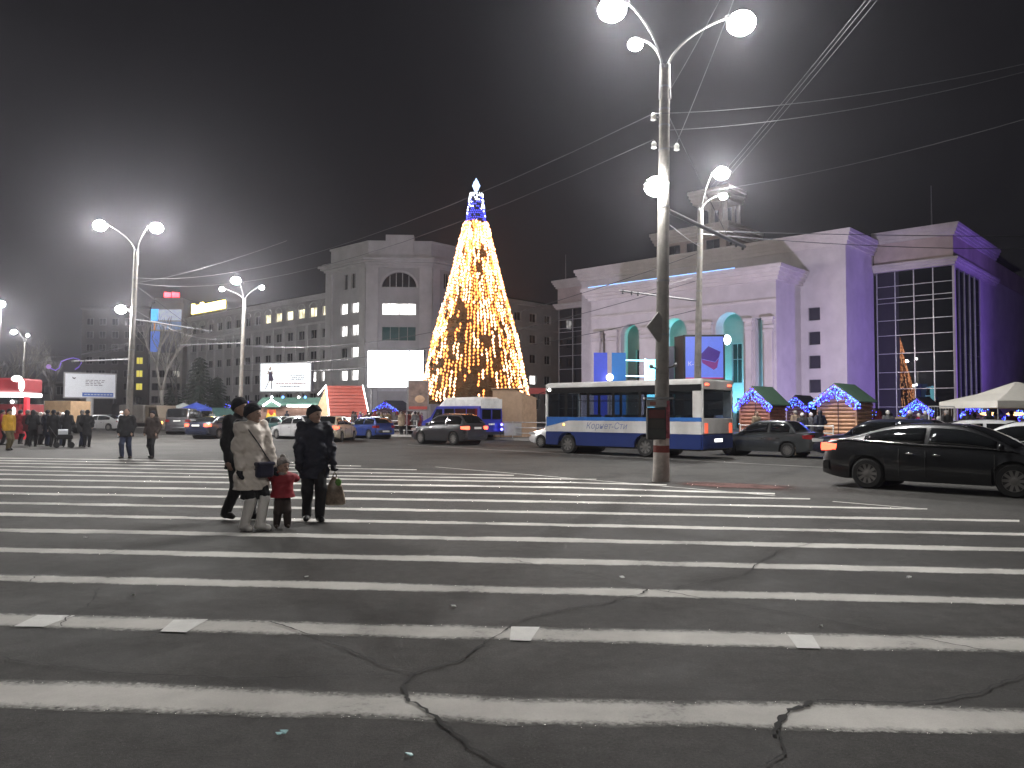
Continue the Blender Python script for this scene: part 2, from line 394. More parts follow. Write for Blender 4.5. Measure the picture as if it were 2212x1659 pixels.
crack(c5([(400,800),(200,728),(80,680),(0,645)]) + c4([(2130,610),(2000,560),(1860,510),(1700,460)]), 0.010, 0.016)
crack(c5([(400,803),(180,803),(0,797)]) + c4([(2100,800),(1800,818),(1500,822),(1250,805),(900,800),(600,775),(300,735),(0,690)]), 0.007, 0.014)
crack(c5([(985,55),(1110,85),(1320,122),(1500,155),(1700,205),(1885,250),(2060,280),(2212,310)]) + c6([(60,340),(330,390),(640,445),(1000,515),(1300,570),(1640,635),(1990,700),(2212,745)]), 0.008, 0.014)
crack(c3([(545,608),(640,575),(780,550),(890,530),(950,495),(970,468),(1040,435),(1060,415),(1180,392),(1250,365),(1330,350),(1380,343),(1320,322),(1260,308)]), 0.009, 0.016)
crack(c6([(460,1480),(560,1400),(570,1300),(525,1240)]), 0.008, 0.014)
crack(c6([(512,1275),(530,1205),(575,1150),(610,1105),(690,1085),(735,1080),(745,1055),(772,1045)]), 0.018, 0.05, jag=0.02)
crack(c6([(772,1045),(830,1035),(1100,1045),(1400,1060),(1540,1040),(1700,1030),(1850,1000),(1960,960),(2070,910),(2212,870),(2330,840)]), 0.010, 0.018)
crack(c4([(380,490),(455,405),(540,370),(590,310),(615,250)]), 0.008, 0.014)
crack(c4([(180,205),(260,150)]) + c4([(640,45),(780,-10)]) + [(300,1170),(380,1158)], 0.007, 0.012)
crack(c3([(150,275),(250,290),(400,308),(560,330),(700,368),(820,380)]), 0.006, 0.01)
# scraps of litter
scr = mat('paper_scrap', (0.75, 0.75, 0.73), 0.6); scr2 = mat('foil_scrap', (0.45, 0.72, 0.75), 0.3)
for (px, py, s, mm, lab, fl) in [(603,1592,.03,scr2,'pale turquoise scrap of foil on the asphalt, left of its twin',0),(614,1587,.03,scr2,'pale turquoise scrap of foil on the asphalt, right of its twin',0),(883,1635,.03,scr2,'tiny bright blue scrap near the bottom edge',0),
    (661,1249,.035,scr,'white crumpled scrap in front of the family',0),(1344,1250,.04,scr,'small flat white scrap near the crossing cracks',0),(1963,1250,.045,scr,'white paper scrap on the asphalt at right',0),(288,1288,.03,scr,'tiny white scrap on asphalt at left',0),(979,1313,.035,scr,'small white scrap left of the long crack',0),(185,1163,.04,scr,'flat white scrap between stripes at far left',0),(1773,1355,.03,scr,'little white scrap above the right fresh patch',0)]:
    p = ground(px, py); m = MB(); s *= 0.62
    k = 6; ring = [(p[0]+s*(0.6+0.7*rng.random())*math.cos(2*math.pi*i/k), p[1]+s*(0.6+0.7*rng.random())*0.7*math.sin(2*math.pi*i/k), 0.010+0.018*rng.random()) for i in range(k)]
    ring2 = [(x, y, z-0.004) for x, y, z in ring]
    m.loft([ring2, ring]); m.build('litter_scrap', mm, label=lab, cat='litter', group='scraps lying on the asphalt')
# ================================================================== street lamps
mat('concrete_pole', (0.24, 0.225, 0.205), 0.9, var=0.25, scale=2.5, bump=0.4, bscale=30, dirt=0.7)
mat('galvanised', (0.22, 0.22, 0.23), 0.5, metal=0.5, var=0.15)
mat('arm_steel', (0.04, 0.04, 0.042), 0.6, metal=0.3); mat('steel_dark', (0.08, 0.08, 0.085), 0.5, metal=0.4)
mat('porcelain', (0.75, 0.74, 0.7), 0.2, coat=0.5)
mat('white_pole_paint', (0.62, 0.56, 0.52), 0.8, var=0.25, scale=5, dirt=0.9)
mat('red_pole_paint', (0.22, 0.05, 0.04), 0.8, var=0.3, scale=5)
mat('wire', (0.11, 0.11, 0.12), 0.45, metal=0.5)
glow('lamp_glass', (1, 0.985, 0.96), 60.0, sampled=False)
_nt = M['lamp_glass'].node_tree; _ad = _nt.nodes.new('ShaderNodeAddShader'); _tr = _nt.nodes.new('ShaderNodeBsdfTransparent'); _tr.inputs[0].default_value = (0.92, 0.92, 0.92, 1)     # clear bowl: the lamp inside shines through
_nt.links.new(_nt.nodes['Principled BSDF'].outputs[0], _ad.inputs[0]); _nt.links.new(_tr.outputs[0], _ad.inputs[1]); _nt.links.new(_ad.outputs[0], _nt.nodes['Material Output'].inputs[0])
def lamp_head(parent, p, d, power, s=1.0):
    # cobra-head lantern at p, pointing along d (horizontal); a glowing bowl under a metal hood
    d = Vector((d[0], d[1], 0)).normalized(); sd = Vector((-d.y, d.x, 0)); p = Vector(p)
    m = MB(); rings = []
    for t, wv, h0, h1 in ((-0.05, 0.05, -0.05, 0.05), (0.12, 0.13, -0.04, 0.10), (0.4, 0.19, -0.03, 0.14), (0.7, 0.17, -0.03, 0.11), (0.86, 0.06, -0.02, 0.05)):
        c = p + d*t*s; k = wv*s
        rings.append([c + sd*k + Vector((0,0,h0*s)), c + sd*k*0.8 + Vector((0,0,h1*0.7*s)), c + Vector((0,0,h1*s)), c - sd*k*0.8 + Vector((0,0,h1*0.7*s)), c - sd*k + Vector((0,0,h0*s))])
    m.loft(rings); h = m.build('lamp_hood', M['galvanised'], parent, smooth='auto')
    b = MB(); c = p + d*0.44*s + Vector((0, 0, -0.06*s)); b.ball(c, 0.37*s, 14, (1.0, 1.0, 0.8))
    b.build('lamp_bowl', M['lamp_glass'], parent, smooth=True)
    if power: lamp('lamp_light', c + Vector((0, 0, -0.04*s)), power, (1, 0.975, 0.94), 0.16, parent)
def arc(p0, p1, up, n=9):
    # arm that rises steeply from p0 and levels out towards p1
    p0, p1 = Vector(p0), Vector(p1); out = []
    c = Vector((p0.x*0.85 + p1.x*0.15, p0.y*0.85+p1.y*0.15, p0.z + (p1.z-p0.z)*0.5))
    for i in range(n):
        t = i/(n-1); out.append(p0*(1-t)**2 + c*2*t*(1-t) + p1*t*t)
    return out
def street_pole(label, base, top, lamps, low=None, lean=(0, 0), big=False, kind='concrete_pole', r0=0.185, r1=0.12, bands=True):
    # lamps: list of (offset x, offset y, height, power, arm start height)
    t = thing('street_lamp', label, 'street lamp', base, 0, 'tall concrete street lamps around the square')
    lx, ly = lean
    def ax(z): return Vector((lx*z/top, ly*z/top, z))
    z0 = 0.0
    m = MB(); n = 12; zs = [1.6 if big else 0.0] + [top*(i/n) for i in range(1, n+1) if top*(i/n) > (1.7 if big else 0.1)]
    m.tube([ax(z) for z in zs], [r0 + (r1-r0)*z/top for z in zs], 16); m.build('pole', M[kind], t, smooth='auto')
    if big:
        MB().tube([ax(0), ax(0.35), ax(0.70)], [0.215, 0.2, 0.197], 16).build('painted_base', M['white_pole_paint'], t, smooth='auto')
        MB().tube([ax(0.702), ax(0.87)], [0.196, 0.195], 16).build('red_band', M['red_pole_paint'], t, smooth='auto')
        MB().tube([ax(0.872), ax(1.61)], [0.194, 0.184], 16).build('painted_base', M['white_pole_paint'], t, smooth='auto')
    if bands:
        for z in (top*0.35, top*0.48, top*0.66, top*0.71, top*0.8, top*0.86, top*0.9, top*0.955):
            r = r0 + (r1-r0)*z/top + 0.008
            MB().tube([ax(z-0.022), ax(z+0.022)], r, 16).build('clamp_band', M['galvanised'], t, smooth='auto')
    # twin sleeves at the head of the pole
    for s in (-1, 1):
        MB().tube([ax(top) + Vector((s*0.075, 0, -0.75)), ax(top) + Vector((s*0.06, 0, 0.12))], [0.08, 0.065], 10).build('arm_sleeve', M['galvanised'], t, smooth='auto')
    for k, (dx, dy, h, pw) in enumerate(lamps):
        s = 1 if dx >= 0 else -1
        p0 = ax(top) + Vector((s*0.06, 0, 0.05)); p1 = Vector((ax(top).x+dx, ax(top).y+dy, h))
        dn = math.hypot(dx, dy); d = (dx/dn, dy/dn)
        pe = p1 - Vector((d[0]*0.42, d[1]*0.42, 0))
        MB().tube(arc(p0, pe, h-top), 0.03, 8).build('lamp_arm', M['arm_steel'], t, smooth='auto')
        lamp_head(t, pe, d, pw, 1.0 if pw > LAMP*0.25 else 0.55)
    if low:
        dx, dy, h, pw = low; dn = math.hypot(dx, dy); d = (dx/dn, dy/dn); rr = r0+(r1-r0)*h/top
        pe = ax(h) + Vector((dx, dy, 0)) - Vector((d[0]*0.42, d[1]*0.42, 0))
        MB().tube([ax(h) + Vector((0, 0, -0.25)), pe], 0.03, 8).build('lamp_arm', M['galvanised'], t, smooth='auto')
        lamp_head(t, pe, d, pw, 0.8)
    return t, ax
def bracket(t, p0, p1, pstay=None, r=0.045):
    MB().tube([p0, p1], r, 8).build('wire_bracket', M['galvanised'], t, smooth='auto')
    if pstay is not None: MB().tube([pstay, Vector(p0)*0.25+Vector(p1)*0.75], 0.012, 6).build('stay_wire', M['wire'], t)
    for f in (0.78, 0.86, 0.97):
        c = Vector(p0)*(1-f)+Vector(p1)*f; MB().lathe([(0.02,-0.14),(0.05,-0.1),(0.03,-0.06),(0.05,-0.02),(0.05,0.05)], 8, c).build('insulator', M['steel_dark'], t, smooth='auto')
def rel(p, base): return Vector((p[0]-base[0], p[1]-base[1], p[2]-(base[2] if len(base) > 2 else 0)))

# --- the near pole with its notice board and traffic light
NP = ground(1428, 1040); npb = (NP[0], NP[1], 0)
pt = at(1436, 150, 19.2); lean = (pt[0]-NP[0], 0.05)
A = at(1612, 24, 19.6); B = at(1328, -2, 19.6); D = at(1367, 100, 21.2); E_ = at(1413, 405, 19.3)
np_, nax = street_pole('nearest tall concrete street lamp with red and white painted foot and notice board', npb, pt[2],
    [(A[0]-pt[0], 0.9, A[2], LAMP*0.45), (B[0]-pt[0], 0.8, B[2], LAMP*0.45), (D[0]-pt[0], 2.0, D[2], LAMP*0.2)], (E_[0]-NP[0]-0.15, -0.15, E_[2], LAMP*0.12), lean, True)
q0 = rel(at(1443, 455, 19.3), npb); q1 = rel(at(1608, 533, 25.5), npb)
bracket(np_, q0, q1, nax(9.2), 0.06)
for dx, z in ((-0.28, 8.95), (-0.26, 8.25), (0.3, 8.2)):
    c = nax(z) + Vector((dx, -0.05, 0))
    MB().tube([nax(z), c], 0.015, 6).build('insulator_pin', M['steel_dark'], np_)
    MB().lathe([(0.03,-0.1),(0.075,-0.08),(0.06,-0.02),(0.07,0.03),(0.03,0.09)], 10, c).build('insulator', M['porcelain'], np_, smooth='auto')
# back of a diamond road sign, high on the pole
zc = 3.72
m = MB(); cN = nax(zc) + Vector((-0.14, -0.20, 0)); hs = 0.37
dv = Vector((0.86, 0.5, 0)).normalized()
rr = [cN + Vector((0, 0, hs)), cN + dv*hs*0.98, cN - Vector((0, 0, hs)), cN - dv*hs*0.98]; nrm = Vector((dv.y, -dv.x, 0))*0.012
m.loft([[p - nrm for p in rr], [p + nrm for p in rr]]); m.build('diamond_sign', mat('sign_back', (0.3, 0.29, 0.27), 0.55, metal=0.3, dirt=0.5), np_)
# traffic light seen from behind, with a number plate on top
zb = 2.3
tl = MB().box(-0.40, 0.05, -0.42, -0.22, 1.02, 1.78); tlo = tl.build('traffic_light_box', mat('black_box', (0.022, 0.022, 0.022), 0.6, var=0.4), np_); bevel(tlo, 0.03)
for k in range(3): MB().box(-0.365, 0.015, -0.432, -0.421, 1.06+0.235*k, 1.06+0.235*k+0.20).build('signal_panel', mat(['lens_off_green','lens_off_amber','lens_off_red'][k], [(0.03,0.035,0.03),(0.035,0.03,0.025),(0.11,0.02,0.02)][k], 0.55), np_)
MB().box(-0.41, 0.06, -0.43, -0.38, 1.80, 1.97).build('number_board', mat('grey_board', (0.27, 0.26, 0.26), 0.6, dirt=0.5), np_)
MB().box(-0.34, -0.20, -0.436, -0.431, 1.84, 1.92).build('faded_print', mat('dim_red_print', (0.24, 0.1, 0.08), 0.7), np_)
MB().box(-0.45, 0.24, -0.40, -0.14, 1.99, 2.03).build('sign_bracket', M['galvanised'], np_)
MB().box(0.06, 0.15, -0.34, -0.24, 1.05, 1.95).build('side_strip', mat('red_white_strip', (0.3, 0.06, 0.08), 0.6, var=0.6, scale=9), np_)
for dx, z in ((-0.30, 2.76), (0.28, 2.79)):
    MB().tube([nax(z-0.06), nax(z) + Vector((dx, -0.2, 0))], 0.022, 8).build('clamp_arm', M['steel_dark'], np_)
    MB().ball(nax(z) + Vector((dx, -0.2, 0.02)), 0.055, 8).build('clamp_knob', M['galvanised'], np_)
lamp_rows = []
def far_pole(label, base, top, Ls, low=None, Z=None, lean=(0.25, 0)):
    t, ax = street_pole(label, base, top, [(p[0]-base[0]-lean[0], p[1]-base[1], p[2], pw) for p, pw in Ls], low, lean); return t, ax
b1 = (xat(277, 45), 45, 0)
p1_, ax1 = far_pole('tall concrete street lamp in front of the dark block at left', b1, 10.9, [(at(217,485,45.4), LAMP), (at(337,490,45.4), LAMP)], (-0.75, -0.1, 7.6, LAMP*0.45))
bracket(p1_, ax1(7.0), rel(at(458,716,46.5), b1), ax1(9.0)); bracket(p1_, ax1(4.7), rel(at(155,781,45.5), b1), ax1(5.6))
b2 = (xat(517, 63.6), 63.6, 0.13)
p2_, ax2 = far_pole('tall street lamp with three lit heads left of the billboard', b2, 10.7, [(at(510,608,62.4), LAMP), (at(475,627,64), LAMP*0.2), (at(570,624,64), LAMP*0.2)])
bracket(p2_, ax2(7.2), rel(at(384,746,64.2), b2), ax2(8.4))
b3 = (xat(1504, 37), 37, 0)
p3_, ax3 = far_pole('tall street lamp standing behind the bus', b3, 11.3, [(at(1558,372,36.6), LAMP), (at(1567,424,38.4), LAMP*0.2)])
bracket(p3_, ax3(7.0), rel(at(1340,628,36.2), b3), ax3(8.2))
b4 = (xat(46, 105), 105, 0)
far_pole('distant street lamp among bare branches at far left', b4, 11.0, [(at(30,716,104), LAMP*0.7), (at(62,724,105.5), LAMP*0.25)])
b5 = (xat(-12, 75), 75, 0)
far_pole('street lamp cut by the left edge of the picture', b5, 11.0, [(at(2,655,74.5), LAMP*0.6), (at(-30,660,75), LAMP*0.3)])
# the rows of lamps go on outside the picture
far_pole('street lamp of the left row, nearer than the picture shows', (-21.5, 24, 0), 10.9, [((-23.2,24.3,12.4), LAMP*0.22), ((-19.8,24.3,12.4), LAMP*0.22)])

far_pole('street lamp of the right row, behind the photographer', (2.5, -7.5, 0), 10.9, [((4.6,-7.2,12.2), LAMP*0.20), ((0.0,-7.2,12.2), LAMP*0.20)])
# --- overhead wires
def wire(pa, pb, sag=0.6, r=0.016, lab=''):
    pa, pb = Vector(pa), Vector(pb); n = 14
    P = [pa.lerp(pb, i/n) - Vector((0, 0, sag*4*(i/n)*(1-i/n))) for i in range(n+1)]
    mid = pa.lerp(pb, 0.5)
    m = MB(); m.tube([p-mid for p in P], r, 5); o = m.build('overhead_wire', M['wire'], label=lab, cat='wire', group='overhead wires'); o.location = mid
n_top = lambda z: Vector(npb) + nax(z)
P3 = lambda z: Vector(b3) + ax3(z)
for i, (x0, x1, y1) in enumerate([(1842, 1565, 300), (1852, 1574, 305), (1868, 1592, 312)]):
    far = P3(11.9 - 0.25*i); near = at(x0 + 150, -150, 15)
    wire(near, far, 0.1, 0.005, ['topmost of the three steep wires at upper right', 'middle one of the three steep wires at upper right', 'lowest of the three steep wires at upper right'][i])
wire(n_top(8.95) + Vector((-0.28,0,0.1)), at(2300, 118, 15.5), 0.25, 0.009, 'upper wire from pole insulators towards upper right')
wire(n_top(8.6) + Vector((0.1,-0.1,0)), at(2300, 132, 15.2), 0.25, 0.008, 'lower wire from pole insulators towards upper right')
wire(n_top(8.95) + Vector((-0.28,0,0.1)), Vector(b1) + ax1(9.4), 1.3, 0.009, 'long wire from near pole to the left lamp')
wire(n_top(8.4) + Vector((-0.26,0,0)), Vector(b1) + ax1(9.1), 1.4, 0.008, 'lower long wire from near pole to the left lamp')
wire(n_top(8.2) + Vector((0.3,0,0.1)), at(1600, -40, 14), 0.05, 0.008, 'thin wire rising from the pole past its right lamp')
wire(n_top(9.6) + Vector((0.1,0,0)), at(1560, -10, 15.5), 0.05, 0.007, 'thinnest wire rising beside the right lamp arm')
wire(P3(12.2), at(2300, 232, 26), 0.3, 0.010, 'pale wire running right from the rear lamp')
wire(n_top(6.4), P3(9.6), 0.05, 0.010, 'short wire between the near pole and the rear lamp')
wire(P3(10.2), at(2330, 535, 44), 0.3, 0.02, 'upper contact wire above the theatre roof')
wire(at(1545, 500, 37.5), at(2400, 510, 50), 0.1, 0.022, 'lower contact wire above the theatre roof')
wire(Vector(b2) + ax2(7.0), P3(9.3), 1.6, 0.018, 'dark wire crossing the corner pavilion high up')
wire(Vector(b2) + ax2(5.6), P3(8.0), 1.2, 0.018, 'dark wire crossing the pavilion below its lit window')
wire(Vector(b2) + ax2(5.0), P3(6.6), 1.0, 0.018, 'dark wire crossing the pavilion above the bright screen')
wire(Vector(b1) + ax1(7.6), Vector(b2) + ax2(7.8), 0.9, 0.010, 'sagging wire between the two left lamps')
wire(Vector(b1) + ax1(5.7), at(-150, 800, 60), 0.5, 0.014, 'wire leaving the left lamp towards the left edge')
wire(at(300, 610, 50), at(620, 520, 34), 0.2, 0.006, 'faint slanting wire above the tower block')
# ================================================================== buildings (local frame: x along the square, y away, z up)
mat('theatre_wall', (0.52, 0.485, 0.47), 0.85, var=0.12, scale=0.5, bump=0.15, bscale=12, dirt=0.25)
mat('theatre_trim', (0.56, 0.52, 0.49), 0.8, var=0.1, scale=0.8, dirt=0.35)
mat('theatre_frieze', (0.46, 0.38, 0.35), 0.85, var=0.15, scale=0.6, dirt=0.5)
mat('roof_dark', (0.05, 0.048, 0.047), 0.9)
mat('office_wall', (0.40, 0.395, 0.40), 0.9, var=0.15, scale=0.35, bump=0.15, bscale=10, dirt=0.5)
mat('office_trim', (0.48, 0.475, 0.475), 0.85, var=0.12, scale=0.6, dirt=0.4)
mat('window_frame', (0.36, 0.36, 0.35), 0.6)
mat('mullion', (0.5, 0.5, 0.52), 0.35, metal=0.6)
mat('dim_curtain', (0.12, 0.12, 0.12), 0.9)
glass('facade_glass', (0.012, 0.014, 0.016), rough=0.004, spec=1.0)
glass('window_glass', (0.02, 0.02, 0.022), rough=0.04)
glass('teal_glass', (0.01, 0.07, 0.065), rough=0.08)
glow('window_white', (1.0, 0.98, 0.95), 2.6); glow('window_warm', (1.0, 0.91, 0.62), 1.9); glow('window_dim', (1.0, 0.95, 0.85), 0.35)
def room_glow(name, col, s):
    # a lit room seen through curtains: brightness varies softly over the pane
    m = M[name]; nt = m.node_tree; b = nt.nodes['Principled BSDF']
    tc = nt.nodes.new('ShaderNodeTexCoord'); n = nt.nodes.new('ShaderNodeTexNoise'); n.inputs['Scale'].default_value = 0.9; n.inputs['Detail'].default_value = 3
    r = nt.nodes.new('ShaderNodeMapRange'); r.inputs[1].default_value = 0.35; r.inputs[2].default_value = 0.65; r.inputs[3].default_value = 0.35*s; r.inputs[4].default_value = 1.25*s
    nt.links.new(tc.outputs['Object'], n.inputs['Vector']); nt.links.new(n.outputs['Fac'], r.inputs[0]); nt.links.new(r.outputs[0], b.inputs['Emission Strength'])
room_glow('window_white', None, 3.4); room_glow('window_warm', None, 1.9)

def shift(a0, b0): return (a0, b0, 0)
def wall_grid(m, x0, x1, z0, z1, y, th, holes):
    # a wall slab in the plane y (front face) of thickness th with rectangular openings
    xs = sorted({x0, x1, *[h[0] for h in holes], *[h[1] for h in holes]}); zs = sorted({z0, z1, *[h[2] for h in holes], *[h[3] for h in holes]})
    xs = [x for x in xs if x0 <= x <= x1]; zs = [z for z in zs if z0 <= z <= z1]
    for i in range(len(xs)-1):
        j = 0
        while j < len(zs)-1:
            xc, zc = (xs[i]+xs[i+1])/2, (zs[j]+zs[j+1])/2
            if any(h[0] < xc < h[1] and h[2] < zc < h[3] for h in holes): j += 1; continue
            k = j
            while k+1 < len(zs)-1 and not any(h[0] < xc < h[1] and h[2] < (zs[k+1]+zs[k+2])/2 < h[3] for h in holes): k += 1
            m.box(xs[i], xs[i+1], y, y+th, zs[j], zs[k+1]); j = k+1
class Wall:
    """local frame of one facade: maps (s along, d outwards, z) to building coordinates"""
    def __init__(s, o, ex, en): s.o, s.ex, s.en = Vector(o), Vector(ex), Vector(en)
    def p(s, a, d, z): q = s.o + s.ex*a + s.en*d; return (q.x, q.y, z)
    def box(s, m, a0, a1, d0, d1, z0, z1):
        P = [s.p(a0,d0,z0), s.p(a1,d0,z0), s.p(a1,d1,z0), s.p(a0,d1,z0), s.p(a0,d0,z1), s.p(a1,d0,z1), s.p(a1,d1,z1), s.p(a0,d1,z1)]
        m.add(P, [(0,1,2,3),(4,7,6,5),(0,4,5,1),(1,5,6,2),(2,6,7,3),(3,7,4,0)])
    def slab(s, m, a0, a1, z0, z1, th, holes):
        t = MB(); wall_grid(t, a0, a1, z0, z1, 0, 1, holes)
        vs = [s.p(x, -y*th, z) for x, y, z in t.v]; m.add(vs, [f[::-1] for f in t.f])
    def window(s, par, a0, a1, z0, z1, pane, frame, depth=0.22, cols=2, tr=0.0, sill=True, off=(0,0,0), lab=None, trim=None):
        m = MB(); fw = 0.07
        s.box(m, a0, a0+fw, -depth, -depth+0.07, z0, z1); s.box(m, a1-fw, a1, -depth, -depth+0.07, z0, z1)
        s.box(m, a0+fw, a1-fw, -depth, -depth+0.07, z0, z0+fw); s.box(m, a0+fw, a1-fw, -depth, -depth+0.07, z1-fw, z1)
        for c in range(1, cols):
            x = a0 + (a1-a0)*c/cols; s.box(m, x-0.035, x+0.035, -depth, -depth+0.06, z0+fw, z1-fw)
        if tr: zt = z0+(z1-z0)*tr; s.box(m, a0+fw, a1-fw, -depth, -depth+0.055, zt-0.03, zt+0.03)
        f = m.build('window', frame, par, off=off)
        if lab: f['label'] = lab
        q = MB(); s.box(q, a0+0.01, a1-0.01, -depth-0.03, -depth+0.015, z0+0.01, z1-0.01); q.build('pane', pane, f, off=off if False else off)
        if sill:
            q = MB(); s.box(q, a0-0.1, a1+0.1, 0.004, 0.09, z0-0.1, z0-0.005); q.build('sill', trim or frame, f, off=off)
        return f

# ------------------------------------------------------------------ theatre
A0, B0 = -47.0, 76.8
OFF = (A0, B0, 0)
th = uthing('theatre', 'large pale stone theatre with arched portico and tall glass corner bays', 'theatre', A0, B0)
TW, TT, TF = M['theatre_wall'], M['theatre_trim'], M['theatre_frieze']
def tb(name, ma, *b): return boxpart(name, ma, th, *b, off=OFF)
def cornice(par, name, ma, x0, x1, y0, y1, z0, z1, out, off, sides=(1,1,1), steps=4):
    # stepped moulding that grows outwards towards the top; sides = left, front, right
    m = MB()
    for i in range(steps):
        o = out*((i+1)/steps)**0.8; za = z0+(z1-z0)*i/steps; zb_ = z0+(z1-z0)*(i+1)/steps
        m.box(x0-o*sides[0], x1+o*sides[2], y0-o*sides[1], y1, za, zb_-0.002)
    return m.build(name, ma, par, off=off)
aL, aR = -58.3, -34.8          # portico ends
PZ = 16.0
arches = [(-53.6, -51.2), (-48.3, -44.9), (-41.7, -38.4)]
arches = [(-54.0, -51.4), (-48.2, -45.2), (-41.6, -38.4)]
# portico front wall with three arched openings and two slots, built of piers and arch rings
def portico_front():
    m = MB(); yF, yB = 76.8, 78.3; spr = 11.0
    slots = [(-56.6, -56.2), (-37.1, -36.3)]
    ops = sorted([(a, b, spr) for a, b in arches] + [(a, b, 11.7) for a, b in slots])
    x = aL
    for a, b, z in ops: m.box(x, a, yF, yB, 0.13, 11.7); x = b
    m.box(x, aR, yF, yB, 0.13, 11.7)
    for a, b in arches:
        c, r = (a+b)/2, (b-a)/2; n = 16; top = spr + r*1.05
        # spandrel: quads between arch curve and the straight line above
        zt = 13.2
        for i in range(n):
            t0, t1 = math.pi*i/n, math.pi*(i+1)/n
            xa, za = c-r*math.cos(t0), spr+r*math.sin(t0); xb, zb_ = c-r*math.cos(t1), spr+r*math.sin(t1)
            m.add([(xa,yF,za),(xb,yF,zb_),(xb,yF,zt),(xa,yF,zt),(xa,yB,za),(xb,yB,zb_),(xb,yB,zt),(xa,yB,zt)], [(0,1,2,3),(7,6,5,4),(4,5,1,0)])
    # wall band above
    xs = [aL]
    for a, b in arches: xs += [a, b]
    xs += [aR]
    for i in range(0, len(xs), 2): m.box(xs[i], xs[i+1], yF, yB, 11.7, 13.2)
    m.box(aL, aR, yF, yB, 13.2, PZ)
    return m.build('portico_front', TW, th, off=OFF)
portico_front()
tb('portico_side', TW, aR-0.9, aR, 78.302, 82.9, 0.13, PZ); tb('portico_side', TW, aL, aL+0.9, 78.302, 82.9, 0.13, PZ)
tb('portico_roof', M['roof_dark'], aL, aR, 76.8, 82.9, PZ+0.002, PZ+0.3)
cornice(th, 'portico_cornice', TT, aL, aR, 76.8, 82.8, PZ-0.5, PZ+1.0, 1.0, OFF)
tb('string_course', TT, aL-0.08, aR+0.08, 76.66, 76.797, 13.35, 13.6)
# pilasters with capitals
for x0, x1 in ((-58.2,-56.75), (-56.1,-54.25), (-51.2,-48.45), (-44.95,-41.85), (-38.2,-37.25), (-36.15,-34.95)):
    pl = tb('pilaster', TT, x0+0.15, x1-0.15, 76.5, 76.798, 0.5, 10.2)
    m = MB(); m.box(x0, x1, 76.35, 76.797, 0.13, 0.9); m.build('pilaster_base', TT, pl, off=OFF)
    m = MB()
    for i, (o, z0, z1) in enumerate(((0.02, 10.2, 10.45), (-0.06, 10.45, 10.9), (0.0, 10.9, 11.15), (-0.04, 11.15, 11.4), (0.10, 11.4, 11.72))): m.box(x0+0.08-o, x1-0.08+o, 76.45-o*1.2, 76.796, z0, z1-0.002)
    for k in range(int((x1-x0)/0.28)):
        xx = x0+0.2+k*0.28; m.add([(xx,76.47,10.5),(xx+0.2,76.47,10.5),(xx+0.24,76.28,10.86),(xx-0.04,76.28,10.86),(xx+0.1,76.4,10.5),(xx+0.1,76.46,10.88)], [(0,1,2,3),(3,2,5),(0,3,5),(1,5,2)])
    m.build('capital', TT, pl, off=OFF)
# inner wall of the portico: tall doors and windows
inner = []
for a, b in arches:
    c = (a+b)/2; inner += [(c-1.7, c-0.5, 5.2, 9.6), (c+0.6, c+1.8, 5.2, 9.6), (c-1.3, c+1.3, 0.13, 3.6)]
W_in = Wall((0, 80.6, 0), (1, 0, 0), (0, -1, 0))
m = MB(); W_in.slab(m, aL+0.9, aR-0.9, 0.13, 15.4, 0.4, inner); m.build('inner_wall', TW, th, off=OFF)
for i, (x0, x1, z0, z1) in enumerate(inner): W_in.window(th, x0, x1, z0, z1, M['window_glass'], M['mullion'], 0.25, 2, 0.6, sill=False, off=OFF)
tb('portico_ceiling', TT, aL+0.9, aR-0.9, 78.302, 80.598, 13.6, 13.9)
# main block
mL, mR = -64.6, -30.0
W_m = Wall((0, 82.9, 0), (1, 0, 0), (0, -1, 0))
hw = [(x, x+1.25, z, z+1.4) for x in (-33.98,) for z in (4.05, 6.6, 9.14, 11.73)] + [(-61.9, -60.65, z, z+1.4) for z in (4.05, 6.6, 9.14, 11.73)]
m = MB(); W_m.slab(m, mL, mR, 0.13, 20.0, 0.6, hw); m.build('main_wall', TW, th, off=OFF)
for h in hw: W_m.window(th, *h, M['facade_glass'], M['steel_dark'], 0.3, 1, sill=False, off=OFF)
tb('main_side', TW, mR-0.5, mR, 83.502, 91.2, 0.13, 20.0); tb('main_side', TW, mL, mL+0.5, 83.502, 91.2, 0.13, 20.0)
tb('main_roof', M['roof_dark'], mL, mR, 82.9, 104, 20.002, 20.35)
cornice(th, 'main_cornice', TT, mL, mR, 82.9, 91.1, 19.4, 20.95, 0.75, OFF)
